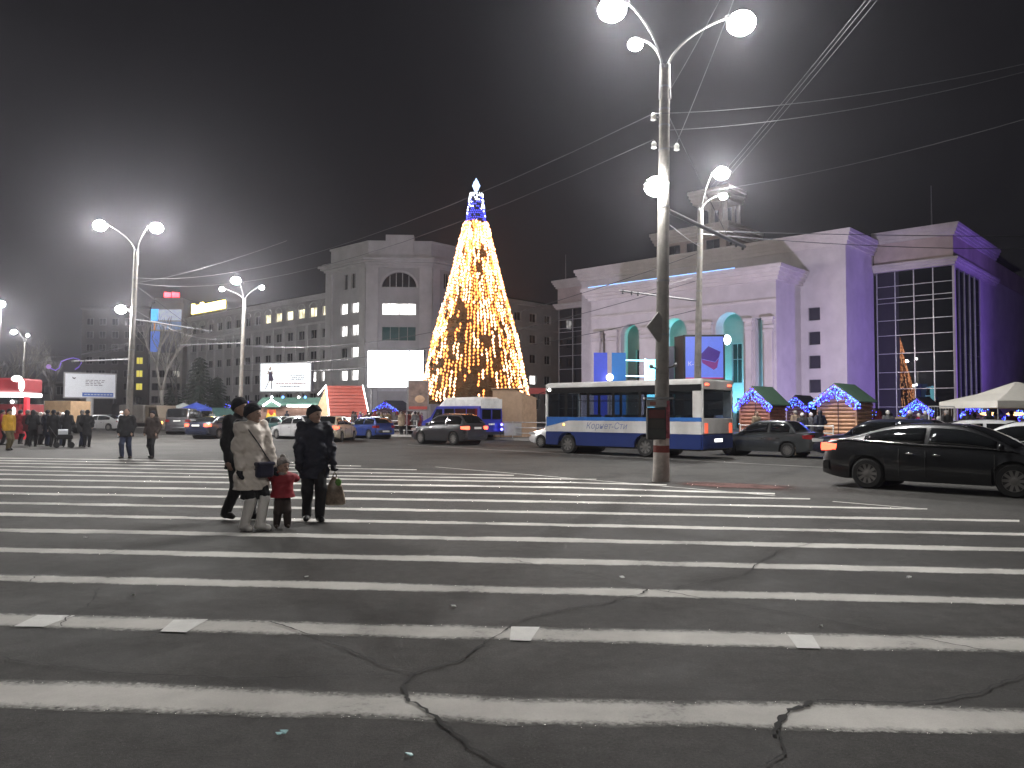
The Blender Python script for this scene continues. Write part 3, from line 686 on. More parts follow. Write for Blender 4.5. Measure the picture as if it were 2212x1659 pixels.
# glazed corner bays
def bay(x0, x1, name):
    z0, z1 = 0.6, 17.4
    p = tb(name, TF, x0-0.0, x1, 91.2, 91.5, 18.25, 20.9)
    cornice(p, 'bay_cornice', TT, x0, x1, 91.2, 110, 20.6, 21.8, 0.7, OFF, (1 if x0 < -60 else 0, 1, 1 if x0 > -60 else 0))
    cornice(p, 'lower_cornice', TT, x0, x1, 91.2, 110, 17.45, 18.25, 0.55, OFF, (1 if x0 < -60 else 0, 1, 1 if x0 > -60 else 0), 3)
    cols = 4; rows = [0.6, 2.6, 4.56, 6.37, 8.42, 10.41, 12.07, 13.99, 15.84, 17.4]
    g0, g1 = (x0+0.25, x1-0.12) if x0 > -60 else (x0+0.12, x1-0.25)
    for i in range(cols):
        for j in range(len(rows)-1):
            xa, xb = g0+(g1-g0)*i/cols, g0+(g1-g0)*(i+1)/cols
            tx = (rng.random()-0.5)*0.008; tz = (rng.random()-0.5)*0.008
            ya, yb, yc, yd = 91.42, 91.42+tx, 91.42+tx+tz, 91.42+tz
            MB().add([(xa,ya,rows[j]),(xb,yb,rows[j]),(xb,yc,rows[j+1]),(xa,yd,rows[j+1]),(xa,ya+.03,rows[j]),(xb,yb+.03,rows[j]),(xb,yc+.03,rows[j+1]),(xa,yd+.03,rows[j+1])],
                     [(0,1,2,3),(7,6,5,4),(0,4,5,1),(1,5,6,2),(2,6,7,3),(3,7,4,0)]).build('glass_pane', M['facade_glass'], p, off=OFF)
    for i in range(cols+1):
        xa = g0+(g1-g0)*i/cols; boxpart('mullion', M['mullion'], p, xa-0.05, xa+0.05, 91.3, 91.41, z0, z1, off=OFF)
    for z in rows[1:-1]+[14.55]: boxpart('transom', M['mullion'], p, g0, g1, 91.33, 91.405, z-0.035, z+0.035, off=OFF)
    boxpart('bay_plinth', TT, p, x0, x1, 91.1, 91.6, 0.13, 0.6, off=OFF)
    return p
bay(-29.95, -22.0, 'right_bay'); bay(-75.6, -64.65, 'left_bay')
# right flank of the right bay: side glazing then wall
sb = tb('flank_frieze', TF, -22.5, -22.0, 91.502, 128, 18.25, 20.6)
tb('flank_wall', TW, -22.6, -22.05, 102.8, 128, 0.13, 18.2)
for i in range(5):
    y0 = 91.6+i*2.22
    for z0, z1 in ((0.6, 4.5), (4.5, 8.4), (8.4, 12), (12, 15.8), (15.8, 17.4)):
        boxpart('glass_pane', M['facade_glass'], sb, -22.18, -22.15, y0+0.01, y0+2.2, z0+0.01, z1-0.01, off=OFF)
    boxpart('mullion', M['mullion'], sb, -22.14, -22.06, y0-0.05, y0+0.05, 0.6, 17.4, off=OFF)
tb('corner_post', TT, -22.12, -21.9, 91.2, 91.58, 0.6, 17.4)
tb('bay_roof', M['roof_dark'], -29.9, -22.3, 91.6, 127.8, 21.8, 22.0); tb('bay_roof', M['roof_dark'], -75.3, -64.7, 91.6, 127.8, 21.8, 22.0)
tb('left_flank_wall', TW, -75.5, -74.9, 91.52, 120, 0.13, 20.6)
tb('back_wall', M['roof_dark'], -64.5, -30.1, 91.3, 91.6, 0.13, 20.0)
# stage attic with tall windows and roof lantern
W_at = Wall((0, 90, 0), (1, 0, 0), (0, -1, 0))
hh = [(-55.7,-53.8,20.4,24.0), (-52.9,-51.2,20.4,24.0), (-50.1,-48.1,20.4,24.0)]
m = MB(); W_at.slab(m, -57.4, -47.2, 20.36, 24.6, 0.5, hh); m.build('attic_wall', TF, th, off=OFF)
for h in hh: W_at.window(th, *h, M['window_glass'], M['steel_dark'], 0.3, 2, 0.5, sill=False, off=OFF)
tb('attic_side', TF, -47.7, -47.2, 90.502, 99, 20.36, 24.6)
tb('attic_side', TF, -57.4, -56.9, 90.502, 99, 20.36, 24.6)
cornice(th, 'attic_cornice', TT, -57.4, -47.2, 90, 99, 24.3, 25.9, 0.7, OFF)
ln = tb('roof_lantern', TT, -52.4, -48.0, 91.5, 95.5, 25.9, 26.5)
for x in (-52.1, -50.6, -49.1, -48.4):
    for y in (91.7, 95.1): boxpart('lantern_column', TT, ln, x, x+0.42, y, y+0.3, 26.5, 29.2, off=OFF)
cornice(ln, 'lantern_cornice', TT, -52.4, -47.9, 91.5, 95.5, 29.2, 30.9, 0.75, OFF)
tb('low_attic', TF, -62.0, -57.6, 89.8, 95, 20.36, 21.6); tb('stage_house', M['office_wall'], -46.9, -31, 95, 110, 20.36, 22.2)
tb('stage_house', M['office_wall'], -36, -26, 102, 116, 20.36, 23.6)
for x, y, z0, h in ((-75.2, 92.6, 21.8, 4.2), (-24.6, 93.5, 21.8, 5.0)):
    part('roof_mast', M['galvanised'], th, lambda q: q.tube([(x,y,z0),(x,y,z0+h)], [0.09, 0.03], 6), off=OFF)
# cyan and blue floodlights standing in the portico, violet floodlights in front of the right flank
def flood(label, p, aim, col, power, ang=110, size=0.35):
    t = thing('floodlight', label, 'floodlight', p, 0, 'coloured floodlights by the theatre')
    d = (Vector(aim)-Vector(p)).normalized(); c = Vector((0,0,0.45)); up = Vector((0,0,1)); s = d.cross(up).normalized(); u2 = s.cross(d)
    def q(x, y, z): return c + s*x + d*y + u2*z
    m = MB(); h = size/2; m.loft([[q(-h*.6,-.16,-h*.6),q(h*.6,-.16,-h*.6),q(h*.6,-.16,h*.6),q(-h*.6,-.16,h*.6)], [q(-h,.1,-h),q(h,.1,-h),q(h,.1,h),q(-h,.1,h)]]); m.build('housing', M['steel_dark'], t)
    m = MB(); m.loft([[q(-h*.9,.101,-h*.9),q(h*.9,.101,-h*.9),q(h*.9,.101,h*.9),q(-h*.9,.101,h*.9)], [q(-h*.9,.12,-h*.9),q(h*.9,.12,-h*.9),q(h*.9,.12,h*.9),q(-h*.9,.12,h*.9)]])
    m.build('lens', glow('flood_'+'_'.join('%d' % int(k*99) for k in col), col, 12.0), t)
    MB().box(-0.22, 0.22, -0.05, 0.05, 0, 0.04).box(-0.24, -0.2, -0.03, 0.03, 0, 0.45).box(0.2, 0.24, -0.03, 0.03, 0, 0.45).build('yoke', M['steel_dark'], t)
    l = lamp('flood_light', c + d*0.2, power, col, 0.12, t, ang); l.rotation_euler = d.to_track_quat('-Z', 'Y').to_euler(); return t
FL = 900.0
flood('cyan floodlight standing inside the middle arch', uv(-46.4, 79.6, 0.13), uv(-46.0, 79.2, 12), (0.05, 1.0, 0.85), FL*6, 120)
flood('blue floodlight standing inside the right arch', uv(-40.2, 79.6, 0.13), uv(-39.6, 79.4, 12), (0.15, 0.65, 1.0), FL*6, 120)
vio = (0.30, 0.16, 1.0)
flood('violet floodlight on the ground right of the theatre, nearer one', uv(-5, 90.6, 0.13), uv(-28, 89, 13), vio, FL*15, 100, 0.5)
flood('violet floodlight on the ground right of the theatre, farther one', uv(-2, 98, 0.13), uv(-22, 104, 14), vio, FL*4.5, 95, 0.5)
flood('lilac floodlight before the theatre steps', uv(-22, 62, 0.13), uv(-44, 77, 11), (0.74, 0.66, 1.0), FL*22, 115, 0.5)
flood('lilac floodlight before the left end of the theatre', uv(-66, 60, 0.13), uv(-55, 77, 11), (0.74, 0.68, 1.0), FL*11, 115, 0.5)
# glowing strip along the portico cornice
st = MB().box(aL+0.3, aR-4, 75.72, 75.79, PZ+1.02, PZ+1.07); st.build('cornice_light_strip', glow('strip_blue', (0.25, 0.5, 1.0), 3.0), th, off=OFF)

# ------------------------------------------------------------------ corner office building
A1, B1 = -86.0, 68.7; OF2 = (A1, B1, 0)
ob = uthing('office_building', 'grey five-storey corner building with octagonal pavilion and arched window', 'building', A1, B1)
OW, OT = M['office_wall'], M['office_trim']
def ob_(name, ma, *b): return boxpart(name, ma, ob, *b, off=OF2)
Wl = Wall((0, 68.7, 0), (1, 0, 0), (0, -1, 0))          # left wing front
holes = []; styles = []
STEP = 3.42; rowsz = [(5.0-1.55, 4.95), (6.65, 8.2), (10.1, 11.55), (13.4, 14.85), (16.85, 18.3)]
rowsz = [(3.3, 4.9), (6.65, 8.2), (10.1, 11.5), (13.4, 14.85), (16.85, 18.35)]
wx = [-104.2 - STEP*i for i in range(14)]
for r_, (z0, z1) in enumerate(rowsz):
    for i, x in enumerate(wx):
        holes.append((x, x+1.95, z0, z1))
        styles.append('window_warm' if (r_ == 4 and i < 6) else 'window_white' if (r_ == 1 and i in (0, 1)) else 'window_glass')
m = MB(); Wl.slab(m, -150.5, -101.6, 0.13, 19.6, 0.5, holes); m.build('left_wing_wall', OW, ob, off=OF2)
for h, s in zip(holes, styles): Wl.window(ob, *h, M[s], M['window_frame'], 0.25, 2, 0.0, sill=True, off=OF2, trim=OT)
for i, x in enumerate(wx[:14]):      # shallow arched hoods over the top row, flat piers between the bays
    m = MB(); c = x+0.975
    for k in range(8):
        t0, t1 = math.pi*k/8, math.pi*(k+1)/8; r0_, r1_ = 1.0, 1.16
        q = [Wl.p(c-r*math.cos(t), d, 18.4+r*0.7*math.sin(t)) for d in (0.003, 0.1) for r, t in ((r0_,t0),(r1_,t0),(r1_,t1),(r0_,t1))]
        m.add(q, [(0,1,2,3),(7,6,5,4),(0,4,5,1),(1,5,6,2),(2,6,7,3),(3,7,4,0)])
    m.build('window_hood', OT, ob, off=OF2)
    ob_('pier', OT, x-1.0, x-0.45, 68.58, 68.697, 5.4, 15.6)
ob_('string_course', OT, -150.5, -101.6, 68.55, 68.697, 15.65, 15.95)
cornice(ob, 'wing_cornice', OT, -150.5, -101.6, 68.7, 74, 19.45, 20.2, 0.4, OF2, (0,1,0), 3)
ob_('wing_roof', M['roof_dark'], -150.5, -101.6, 69.2, 84, 20.202, 20.6)
# right wing, facing the theatre
Wr = Wall((-86.0, 0, 0), (0, 1, 0), (1, 0, 0))
hr = []; sr = []
for r_, (z0, z1) in enumerate([(3.4,4.95),(6.6,8.1),(10.1,11.55),(13.4,14.8),(16.9,18.35)]):
    for i in range(9):
        y = 85.4 + 3.72*i; hr.append((y, y+1.6, z0, z1)); sr.append('window_white' if (r_ == 1 and i == 3) else 'window_glass')
m = MB(); Wr.slab(m, 83.3, 125, 0.13, 19.6, 0.5, hr); m.build('right_wing_wall', OW, ob, off=OF2)
for h, s in zip(hr, sr): Wr.window(ob, *h, M[s], M['window_frame'], 0.25, 2, sill=True, off=OF2, trim=OT)
ob_('right_wing_roof', M['roof_dark'], -98, -86.5, 83.4, 125, 20.2, 20.6)
m = MB(); Wr.box(m, 83.3, 125, 0.003, 0.4, 19.5, 20.15); m.build('wing_cornice', OT, ob, off=OF2)
m = MB(); Wr.box(m, 83.3, 125, 0.003, 0.12, 15.6, 15.9); m.build('string_course', OT, ob, off=OF2)
# pavilion: left face, chamfer, right face
c0 = Vector((-91.6, 67.7, 0)); c1 = Vector((-85.0, 74.3, 0)); L1 = 9.0
Wp = Wall((0, 67.7, 0), (1, 0, 0), (0, -1, 0)); Wc = Wall(c0, (c1-c0).normalized(), Vector((1, -1, 0)).normalized()); Wq = Wall((-85.0, 0, 0), (0, 1, 0), (1, 0, 0))
cl = (c1-c0).length
hp = [(-97.8,-96.1,16.3,17.9),(-95.1,-93.4,16.3,17.8),(-97.7,-96.1,13.0,14.6),(-95.0,-93.3,13.0,14.6),(-97.7,-96.1,9.85,11.35),(-95.0,-93.25,9.85,11.35),(-97.6,-96.0,6.5,8.0),(-95.0,-93.2,6.5,8.0),(-97.1,-96.1,19.9,22.2),(-95.3,-94.3,19.9,22.2),(-97.6,-96.0,3.2,4.8),(-95.0,-93.2,3.2,4.8)]
sp = ['window_white','window_white','window_white','window_white','window_glass','window_white','window_white','window_white','window_glass','window_glass','window_glass','window_glass']
m = MB(); Wp.slab(m, -101.5, -91.6, 0.13, 23.2, 0.5, hp); m.build('pavilion_wall', OW, ob, off=OF2)
for h, s in zip(hp, sp): Wp.window(ob, *h, M[s], M['window_frame'], 0.25, 2, sill=True, off=OF2, trim=OT)
hq = [(76.6,77.6,19.9,22.2),(79.2,80.2,19.9,22.2),(76.2,77.9,16.3,17.9),(79.0,80.7,16.3,17.9),(76.2,77.9,13.0,14.6),(79.0,80.7,13,14.6),(76.2,77.9,9.8,11.4),(79,80.7,9.8,11.4)]
m = MB(); Wq.slab(m, 74.3, 83.3, 0.13, 23.2, 0.5, hq); m.build('pavilion_wall', OW, ob, off=OF2)
for k, h in enumerate(hq): Wq.window(ob, *h, M['window_white' if k == 2 else 'window_glass'], M['window_frame'], 0.25, 2, sill=True, off=OF2, trim=OT)
wc, ww = cl/2, 2.45
ch = [(wc-ww, wc+ww, 15.8, 17.5), (wc-ww, wc+ww, 12.1, 14.15), (wc-ww, wc+ww, 19.75, 19.76+2.4)]
m = MB(); Wc.slab(m, 0, cl, 0.13, 23.2, 0.5, [ch[0], ch[1], (wc-ww, wc+ww, 19.75, 22.2)])
n = 16
for i in range(n):        # arch spandrels over the half-round window
    t0, t1 = math.pi*i/n, math.pi*(i+1)/n
    xa, za, xb, zb_ = wc-ww*math.cos(t0), 19.75+2.2*math.sin(t0), wc-ww*math.cos(t1), 19.75+2.2*math.sin(t1)
    P = [Wc.p(x, d, z) for d in (0, -0.5) for x, z in ((xa,za),(xb,zb_),(xb,22.2),(xa,22.2))]; m.add(P, [(0,1,2,3),(7,6,5,4),(4,5,1,0)])
m.build('pavilion_front', OW, ob, off=OF2)
Wc.window(ob, *ch[0], M['window_white'], M['window_frame'], 0.25, 4, off=OF2, trim=OT, lab='wide brightly lit window')
Wc.window(ob, *ch[1], M['teal_glass'], M['window_frame'], 0.25, 4, off=OF2, trim=OT, lab='wide greenish window')
m = MB(); fan = [Wc.p(wc-ww*math.cos(math.pi*i/n), -0.3, 19.75+2.2*math.sin(math.pi*i/n)) for i in range(n+1)]; fan2 = [Wc.p(wc-ww*math.cos(math.pi*i/n), -0.34, 19.75+2.2*math.sin(math.pi*i/n)) for i in range(n+1)]
m.loft([fan2, fan]); aw = m.build('arched_window', M['window_glass'], ob, off=OF2)
m = MB()
for x in (-1.35, -0.45, 0.45, 1.35): Wc.box(m, wc+x-0.05, wc+x+0.05, -0.3, -0.22, 19.76, 19.75+2.15*math.sqrt(max(0.02, 1-(x/ww)**2)))
Wc.box(m, wc-ww, wc+ww, -0.3, -0.2, 19.75, 19.87); m.build('glazing_bar', M['window_frame'], aw, off=OF2)
m = MB()
for i in range(n):
    t0, t1 = math.pi*i/n, math.pi*(i+1)/n
    q = [Wc.p(wc-(ww+e)*math.cos(t), d, 19.75+(2.2+e)*math.sin(t)) for d in (0.003, 0.14) for e, t in ((0.05,t0),(0.3,t0),(0.3,t1),(0.05,t1))]
    m.add(q, [(0,1,2,3),(7,6,5,4),(0,4,5,1),(1,5,6,2),(2,6,7,3),(3,7,4,0)])
m.build('arch_moulding', OT, ob, off=OF2)
for x0, x1 in ((0.0, 1.7), (cl-1.75, cl)):
    m = MB(); Wc.box(m, x0, x1, 0.003, 0.3, 0.13, 22.6); m.build('pilaster', OT, ob, off=OF2)
for Wx, x0, x1 in ((Wp, -101.5, -99.9), (Wp, -93.0, -91.6), (Wq, 74.3, 75.6), (Wq, 82.0, 83.3)):
    m = MB(); Wx.box(m, x0, x1, 0.003, 0.25, 0.13, 22.6); m.build('pilaster', OT, ob, off=OF2)
def pav_poly(o):
    k = o*0.4142
    return [(-101.5-o, 67.7-o), (-91.6+k, 67.7-o), (-85.0+o, 74.3-k), (-85.0+o, 83.3+o), (-101.5-o, 83.3+o)]
m = MB()
for o, z0, z1 in ((0.15,22.6,22.95),(0.35,22.95,23.3),(0.75,23.3,23.6),(1.0,23.6,23.95),(0.5,23.95,24.2)): m.prism(pav_poly(o), z0, z1-0.003, 'z')
m.build('pavilion_cornice', OT, ob, off=OF2)
MB().prism(pav_poly(-0.4), 24.2, 26.3, 'z').build('pavilion_attic', OT, ob, off=OF2)
MB().prism(pav_poly(-0.25), 26.3, 26.55, 'z').build('attic_coping', OT, ob, off=OF2)
m = MB(); Wc.box(m, wc-2.0, wc+2.0, -2.2, -0.15, 24.25, 27.4); m.build('attic_block', OT, ob, off=OF2)
# shop floor of the pavilion
sf = MB(); Wc.box(sf, 1.75, cl-1.75, 0.02, 0.3, 4.9, 5.5); sf.build('shop_fascia', mat('shop_fascia', (0.5, 0.5, 0.52), 0.5), ob, off=OF2)

# ------------------------------------------------------------------ far left: dark block and tower with adverts, low house
def gable_windows(t, x0, x1, zs, n, y, lit, ma_l, w=1.5, h=1.6):
    for zi, z in enumerate(zs):
        for i in range(n):
            x = x0+(x1-x0)*(i+0.5)/n; on = (zi, i) in lit
            f = MB().box(x-w/2, x+w/2, y-0.06, y-0.004, z, z+h).build('window', M['dim_curtain'], t)
            MB().box(x-w/2+0.1, x-0.04, y-0.08, y-0.061, z+0.1, z+h-0.1).build('pane', M[ma_l if on else 'window_glass'], f)
            MB().box(x+0.04, x+w/2-0.1, y-0.08, y-0.061, z+0.1, z+h-0.1).build('pane', M[ma_l if on else 'window_glass'], f)
dk = mat('dark_brick', (0.055, 0.05, 0.047), 0.9, var=0.2, scale=0.4, dirt=0.4)
glow('window_yellow', (1.0, 0.85, 0.12), 0.7)
Z = 174; x0, x1 = xat(172, Z), xat(318, Z); H_ = at(250, 668, Z)[2]
blk = thing('apartment_block', 'dark seven-storey block behind the left street lamp', 'building', ((x0+x1)/2, Z, 0))
hwid = (x1-x0)/2
MB().box(-hwid, hwid, 0, 14, 0, H_).build('wall', dk, blk); MB().box(-hwid-0.3, hwid+0.3, -0.3, 14.3, H_+0.002, H_+0.5).build('roof', M['roof_dark'], blk)
gable_windows(blk, -hwid+0.5, hwid-0.5, [at(0, y, Z)[2] for y in (872, 842, 814, 786, 758, 730, 702)], 5, 0.0, {(1,4),(2,4),(3,4),(1,1)}, 'window_yellow')
Z = 165; x0, x1 = xat(322, Z), xat(392, Z); H_ = at(350, 655, Z)[2]; hwid = (x1-x0)/2
tw = thing('tower_block', 'tall tower block hung with blue advertising banners and red roof sign', 'building', ((x0+x1)/2, Z, 0))
tw_l = mat('tower_wall', (0.42, 0.40, 0.385), 0.9, var=0.15, scale=0.3, dirt=0.4)
MB().box(-hwid, hwid, 0, 12, 0, H_).build('wall', tw_l, tw); MB().box(-hwid*0.85, hwid*0.85, 0.6, 11, H_+0.002, H_+1.2).build('roof_block', tw_l, tw)
gable_windows(tw, -hwid+0.4, hwid-0.4, [at(0, y, Z)[2] for y in (870, 842, 814)], 4, 0.0, {(2,3)}, 'window_dim', 1.4, 1.5)
def banner(x0, x1, y0, y1, col, s, lab):
    za, zb_ = at(350, y1, Z)[2], at(350, y0, Z)[2]; q0, q1 = xat(x0, Z)-tw.location.x, xat(x1, Z)-tw.location.x
    o = MB().box(q0, q1, -0.35, -0.1, za, zb_).build('advert_banner', mat(lab.replace(' ', '_'), col, 0.6, emit=col, estr=s, var=0.4, scale=0.5), tw); o['label'] = lab
banner(323, 338, 668, 693, (0.08, 0.42, 0.85), 1.4, 'bright blue advert panel'); banner(339, 388, 669, 692, (0.5, 0.55, 0.68), 0.6, 'grey white advert panel')
banner(325, 388, 695, 712, (0.24, 0.34, 0.55), 0.35, 'pale blue advert strip'); banner(323, 342, 716, 760, (0.10, 0.20, 0.65), 0.6, 'dark blue advert panel'); banner(343, 388, 716, 762, (0.09, 0.09, 0.13), 0.08, 'dim grey advert panel')
MB().box(xat(330,Z)-tw.location.x, xat(333,Z)-tw.location.x, -0.45, -0.36, at(0,712,Z)[2], at(0,696,Z)[2]).build('orange_print', mat('orange_print', (0.8,0.4,0.1), .6, emit=(0.8,0.35,0.1), estr=0.4), tw)
# red roof sign: two glowing letters blocks on a frame
rs = thing('roof_sign', 'glowing red sign on top of the tower block', 'sign', (tw.location.x, Z+2, H_+1.2))
zr0 = at(0, 638, Z)[2]-H_-1.2; zr1 = at(0, 627, Z)[2]-H_-1.2
for a, b in ((341, 355), (358, 373)):
    q0, q1 = xat(a, Z)-tw.location.x, xat(b, Z)-tw.location.x
    MB().prism([(q0,zr0),(q1,zr0+0.1),(q1,zr1-0.1),(q0,zr1)], -0.2, 0.2, 'y').build('lit_letter', glow('sign_red', (1.0, 0.035, 0.05), 9.0), rs)
for x in (-1.2, 0, 1.4): MB().box(x-0.05, x+0.05, 0.2, 0.3, 0, zr1).build('sign_post', M['steel_dark'], rs)
# yellow rooftop lettering on the office wing
ys = uthing('rooftop_sign', 'glowing yellow rooftop sign at the far end of the office wing', 'sign', -139, 69.6, z=20.6)
xsA = on_b(415, 667, 69.6)[0]+139; xsB = on_b(487, 660, 69.6)[0]+139
zA = on_b(450, 672, 69.6)[1]-20.6; zB = on_b(450, 655, 69.6)[1]-20.6
nL = 11
for i in range(nL):
    a = xsA+(xsB-xsA)*i/nL; b = xsA+(xsB-xsA)*(i+0.82)/nL; e = 0.4 if i in (0, 3) else 0.0
    MB().box(a, b, -0.15, 0.15, max(0.35, zA), zB+e).build('lit_letter', glow('sign_yellow', (1.0, 0.78, 0.22), 9.0), ys)
MB().box(xsA, xsB, 0.16, 0.3, 0.0, zB-0.2).build('sign_frame', M['steel_dark'], ys)
# low dark house behind the left billboard
Z = 150; lh = thing('low_building', 'low dark building behind the left billboard with one lit window', 'building', (xat(130, Z), Z, 0))
hx = (xat(172, Z)-xat(86, Z))/2; MB().box(-hx, hx, 0, 12, 0, at(0,828,Z)[2]).build('wall', dk, lh); MB().prism([(-0.5, at(0,828,Z)[2]), (12.5, at(0,828,Z)[2]), (6, at(0,818,Z)[2])], -hx-0.4, hx+0.4, 'x').build('roof', M['roof_dark'], lh)
gable_windows(lh, -hx+0.3, hx-0.3, [at(0,y,Z)[2] for y in (884, 853)], 3, 0.0, {(1,2),(0,0),(0,1)}, 'window_dim', 1.7, 1.7)
MB().box(xat(140,Z)-lh.location.x, xat(154,Z)-lh.location.x, -0.1, -0.082, at(0,858,Z)[2], at(0,845,Z)[2]).build('lit_window', M['window_white'], lh)
# ================================================================== vehicles (local frame: x forward, y left, z up)
def car_paint(name, col, rough=0.28): return mat(name, col, rough, var=0.06, scale=1.5, coat=0.9, spec=0.5, metal=0.25)
car_paint('paint_black', (0.014, 0.015, 0.017), 0.34); car_paint('paint_graphite', (0.05, 0.055, 0.058)); car_paint('paint_blue', (0.02, 0.045, 0.22)); car_paint('paint_white', (0.72, 0.72, 0.73))
car_paint('paint_silver', (0.42, 0.42, 0.43)); car_paint('paint_darkgrey', (0.035, 0.036, 0.042)); car_paint('paint_navy', (0.012, 0.016, 0.035)); car_paint('paint_cream', (0.6, 0.54, 0.42)); car_paint('paint_teal', (0.03, 0.09, 0.09)); car_paint('paint_green', (0.05, 0.06, 0.05))
glass('car_glass', (0.008, 0.009, 0.01), rough=0.03, spec=0.7)
mat('tyre', (0.018, 0.018, 0.018), 0.85); mat('alloy', (0.24, 0.23, 0.22), 0.4, metal=0.35, dirt=0.3); mat('rim_dark', (0.03, 0.03, 0.03), 0.6); mat('black_plastic', (0.02, 0.02, 0.02), 0.55); mat('chrome', (0.75, 0.75, 0.76), 0.12, metal=1.0); mat('plate', (0.7, 0.7, 0.68), 0.5); mat('plate_print', (0.03, 0.03, 0.04), 0.6)
mat('lens_red', (0.22, 0.01, 0.012), 0.15, coat=0.8); mat('lens_clear', (0.5, 0.5, 0.5), 0.08, coat=1.0, metal=0.3); mat('lens_amber', (0.5, 0.16, 0.02), 0.2)
glow('tail_lit', (1.0, 0.10, 0.05), 5.0); glow('head_lit', (1.0, 0.97, 0.9), 14.0); glow('amber_lit', (1.0, 0.5, 0.12), 3.5)
mat('steel_rim', (0.16, 0.155, 0.15), 0.5, metal=0.4); mat('mud_flap', (0.3, 0.24, 0.18), 0.9)
_wheel_cache = {}
def wheel(par, x, y, r, wd=0.21, spokes=10, left=True, style='alloy', steer=0):
    key = (r, wd, spokes, style)
    if key not in _wheel_cache:
        t = MB(); t.lathe([(r*0.64,-wd/2),(r*0.9,-wd/2),(r,-wd*0.32),(r,wd*0.32),(r*0.9,wd/2),(r*0.64,wd/2),(r*0.62,0)], 26, axis='y')
        # ring without end caps
        t2 = MB(); t2.v = t.v; n = 26; k = 7; t2.f = [(i*n+j, i*n+(j+1) % n, ((i+1) % k)*n+(j+1) % n, ((i+1) % k)*n+j) for i in range(k) for j in range(n)]
        d = MB(); rr = r*0.655
        dish = MB(); dish.lathe([(rr,wd*0.40),(rr*0.9,wd*0.2),(rr*0.86,-wd*0.1),(0.02,-wd*0.1)], 26, axis='y'); d.lathe([(rr*0.92,wd*0.38),(rr,wd*0.42),(rr*1.02,wd*0.47),(rr*0.94,wd*0.47)], 26, axis='y'); d.f = [f for f in d.f if len(f) == 4]
        for s in range(spokes):
            a = 2*math.pi*s/spokes; w2 = 0.16/spokes*3.2*r/0.33
            def P(rad, off, yy): return (rad*math.cos(a)-off*math.sin(a), yy, rad*math.sin(a)+off*math.cos(a))
            q = [P(0.05,-w2*.5,wd*.42),P(0.05,w2*.5,wd*.42),P(rr*.95,w2*.6,wd*.40),P(rr*.95,-w2*.6,wd*.40)]; q2 = [P(0.05,-w2*.5,wd*.25),P(0.05,w2*.5,wd*.25),P(rr*.95,w2*.6,wd*.25),P(rr*.95,-w2*.6,wd*.25)]
            d.loft([q2, q])
        d.lathe([(0.07*r/0.33,wd*0.2),(0.07*r/0.33,wd*0.44),(0.04*r/.33,wd*0.47)], 12, axis='y')
        _wheel_cache[key] = (t2.mesh('tyre'), d.mesh('rim'), dish.mesh('rim_dish')); _wheel_cache[key][2].materials.append(M['rim_dark'])
        _wheel_cache[key][0].materials.append(M['tyre']); _wheel_cache[key][1].materials.append(M['alloy' if style == 'alloy' else 'steel_rim'])
        for me in _wheel_cache[key]: me.polygons.foreach_set('use_smooth', [True]*len(me.polygons)); me.set_sharp_from_angle(angle=R(40))
    a, b, c_ = _wheel_cache[key]
    w_ = bpy.data.objects.new('wheel', a); C.objects.link(w_); w_.parent = par; w_.location = (x, y, r); w_.rotation_euler = (0, 0, (0 if left else math.pi) + steer)
    o = bpy.data.objects.new('rim', b); C.objects.link(o); o.parent = w_; o = bpy.data.objects.new('rim_dish', c_); C.objects.link(o); o.parent = w_; return w_
def smooth_interp(xs, ys, x):
    # monotone-ish cubic through points
    xs = np.array(xs); ys = np.array(ys); i = int(np.clip(np.searchsorted(xs, x)-1, 0, len(xs)-2)); t = (x-xs[i])/(xs[i+1]-xs[i]); t = min(1, max(0, t))
    d = np.gradient(ys, xs); h = xs[i+1]-xs[i]
    # limit overshoot
    s = (ys[i+1]-ys[i])/h
    def lim(q): return 0 if s == 0 else max(min(q, 3*max(s, 0)), 3*min(s, 0))
    m0, m1 = lim(d[i])*h, lim(d[i+1])*h
    return float((2*t**3-3*t**2+1)*ys[i]+(t**3-2*t**2+t)*m0+(-2*t**3+3*t**2)*ys[i+1]+(t**3-t**2)*m1)
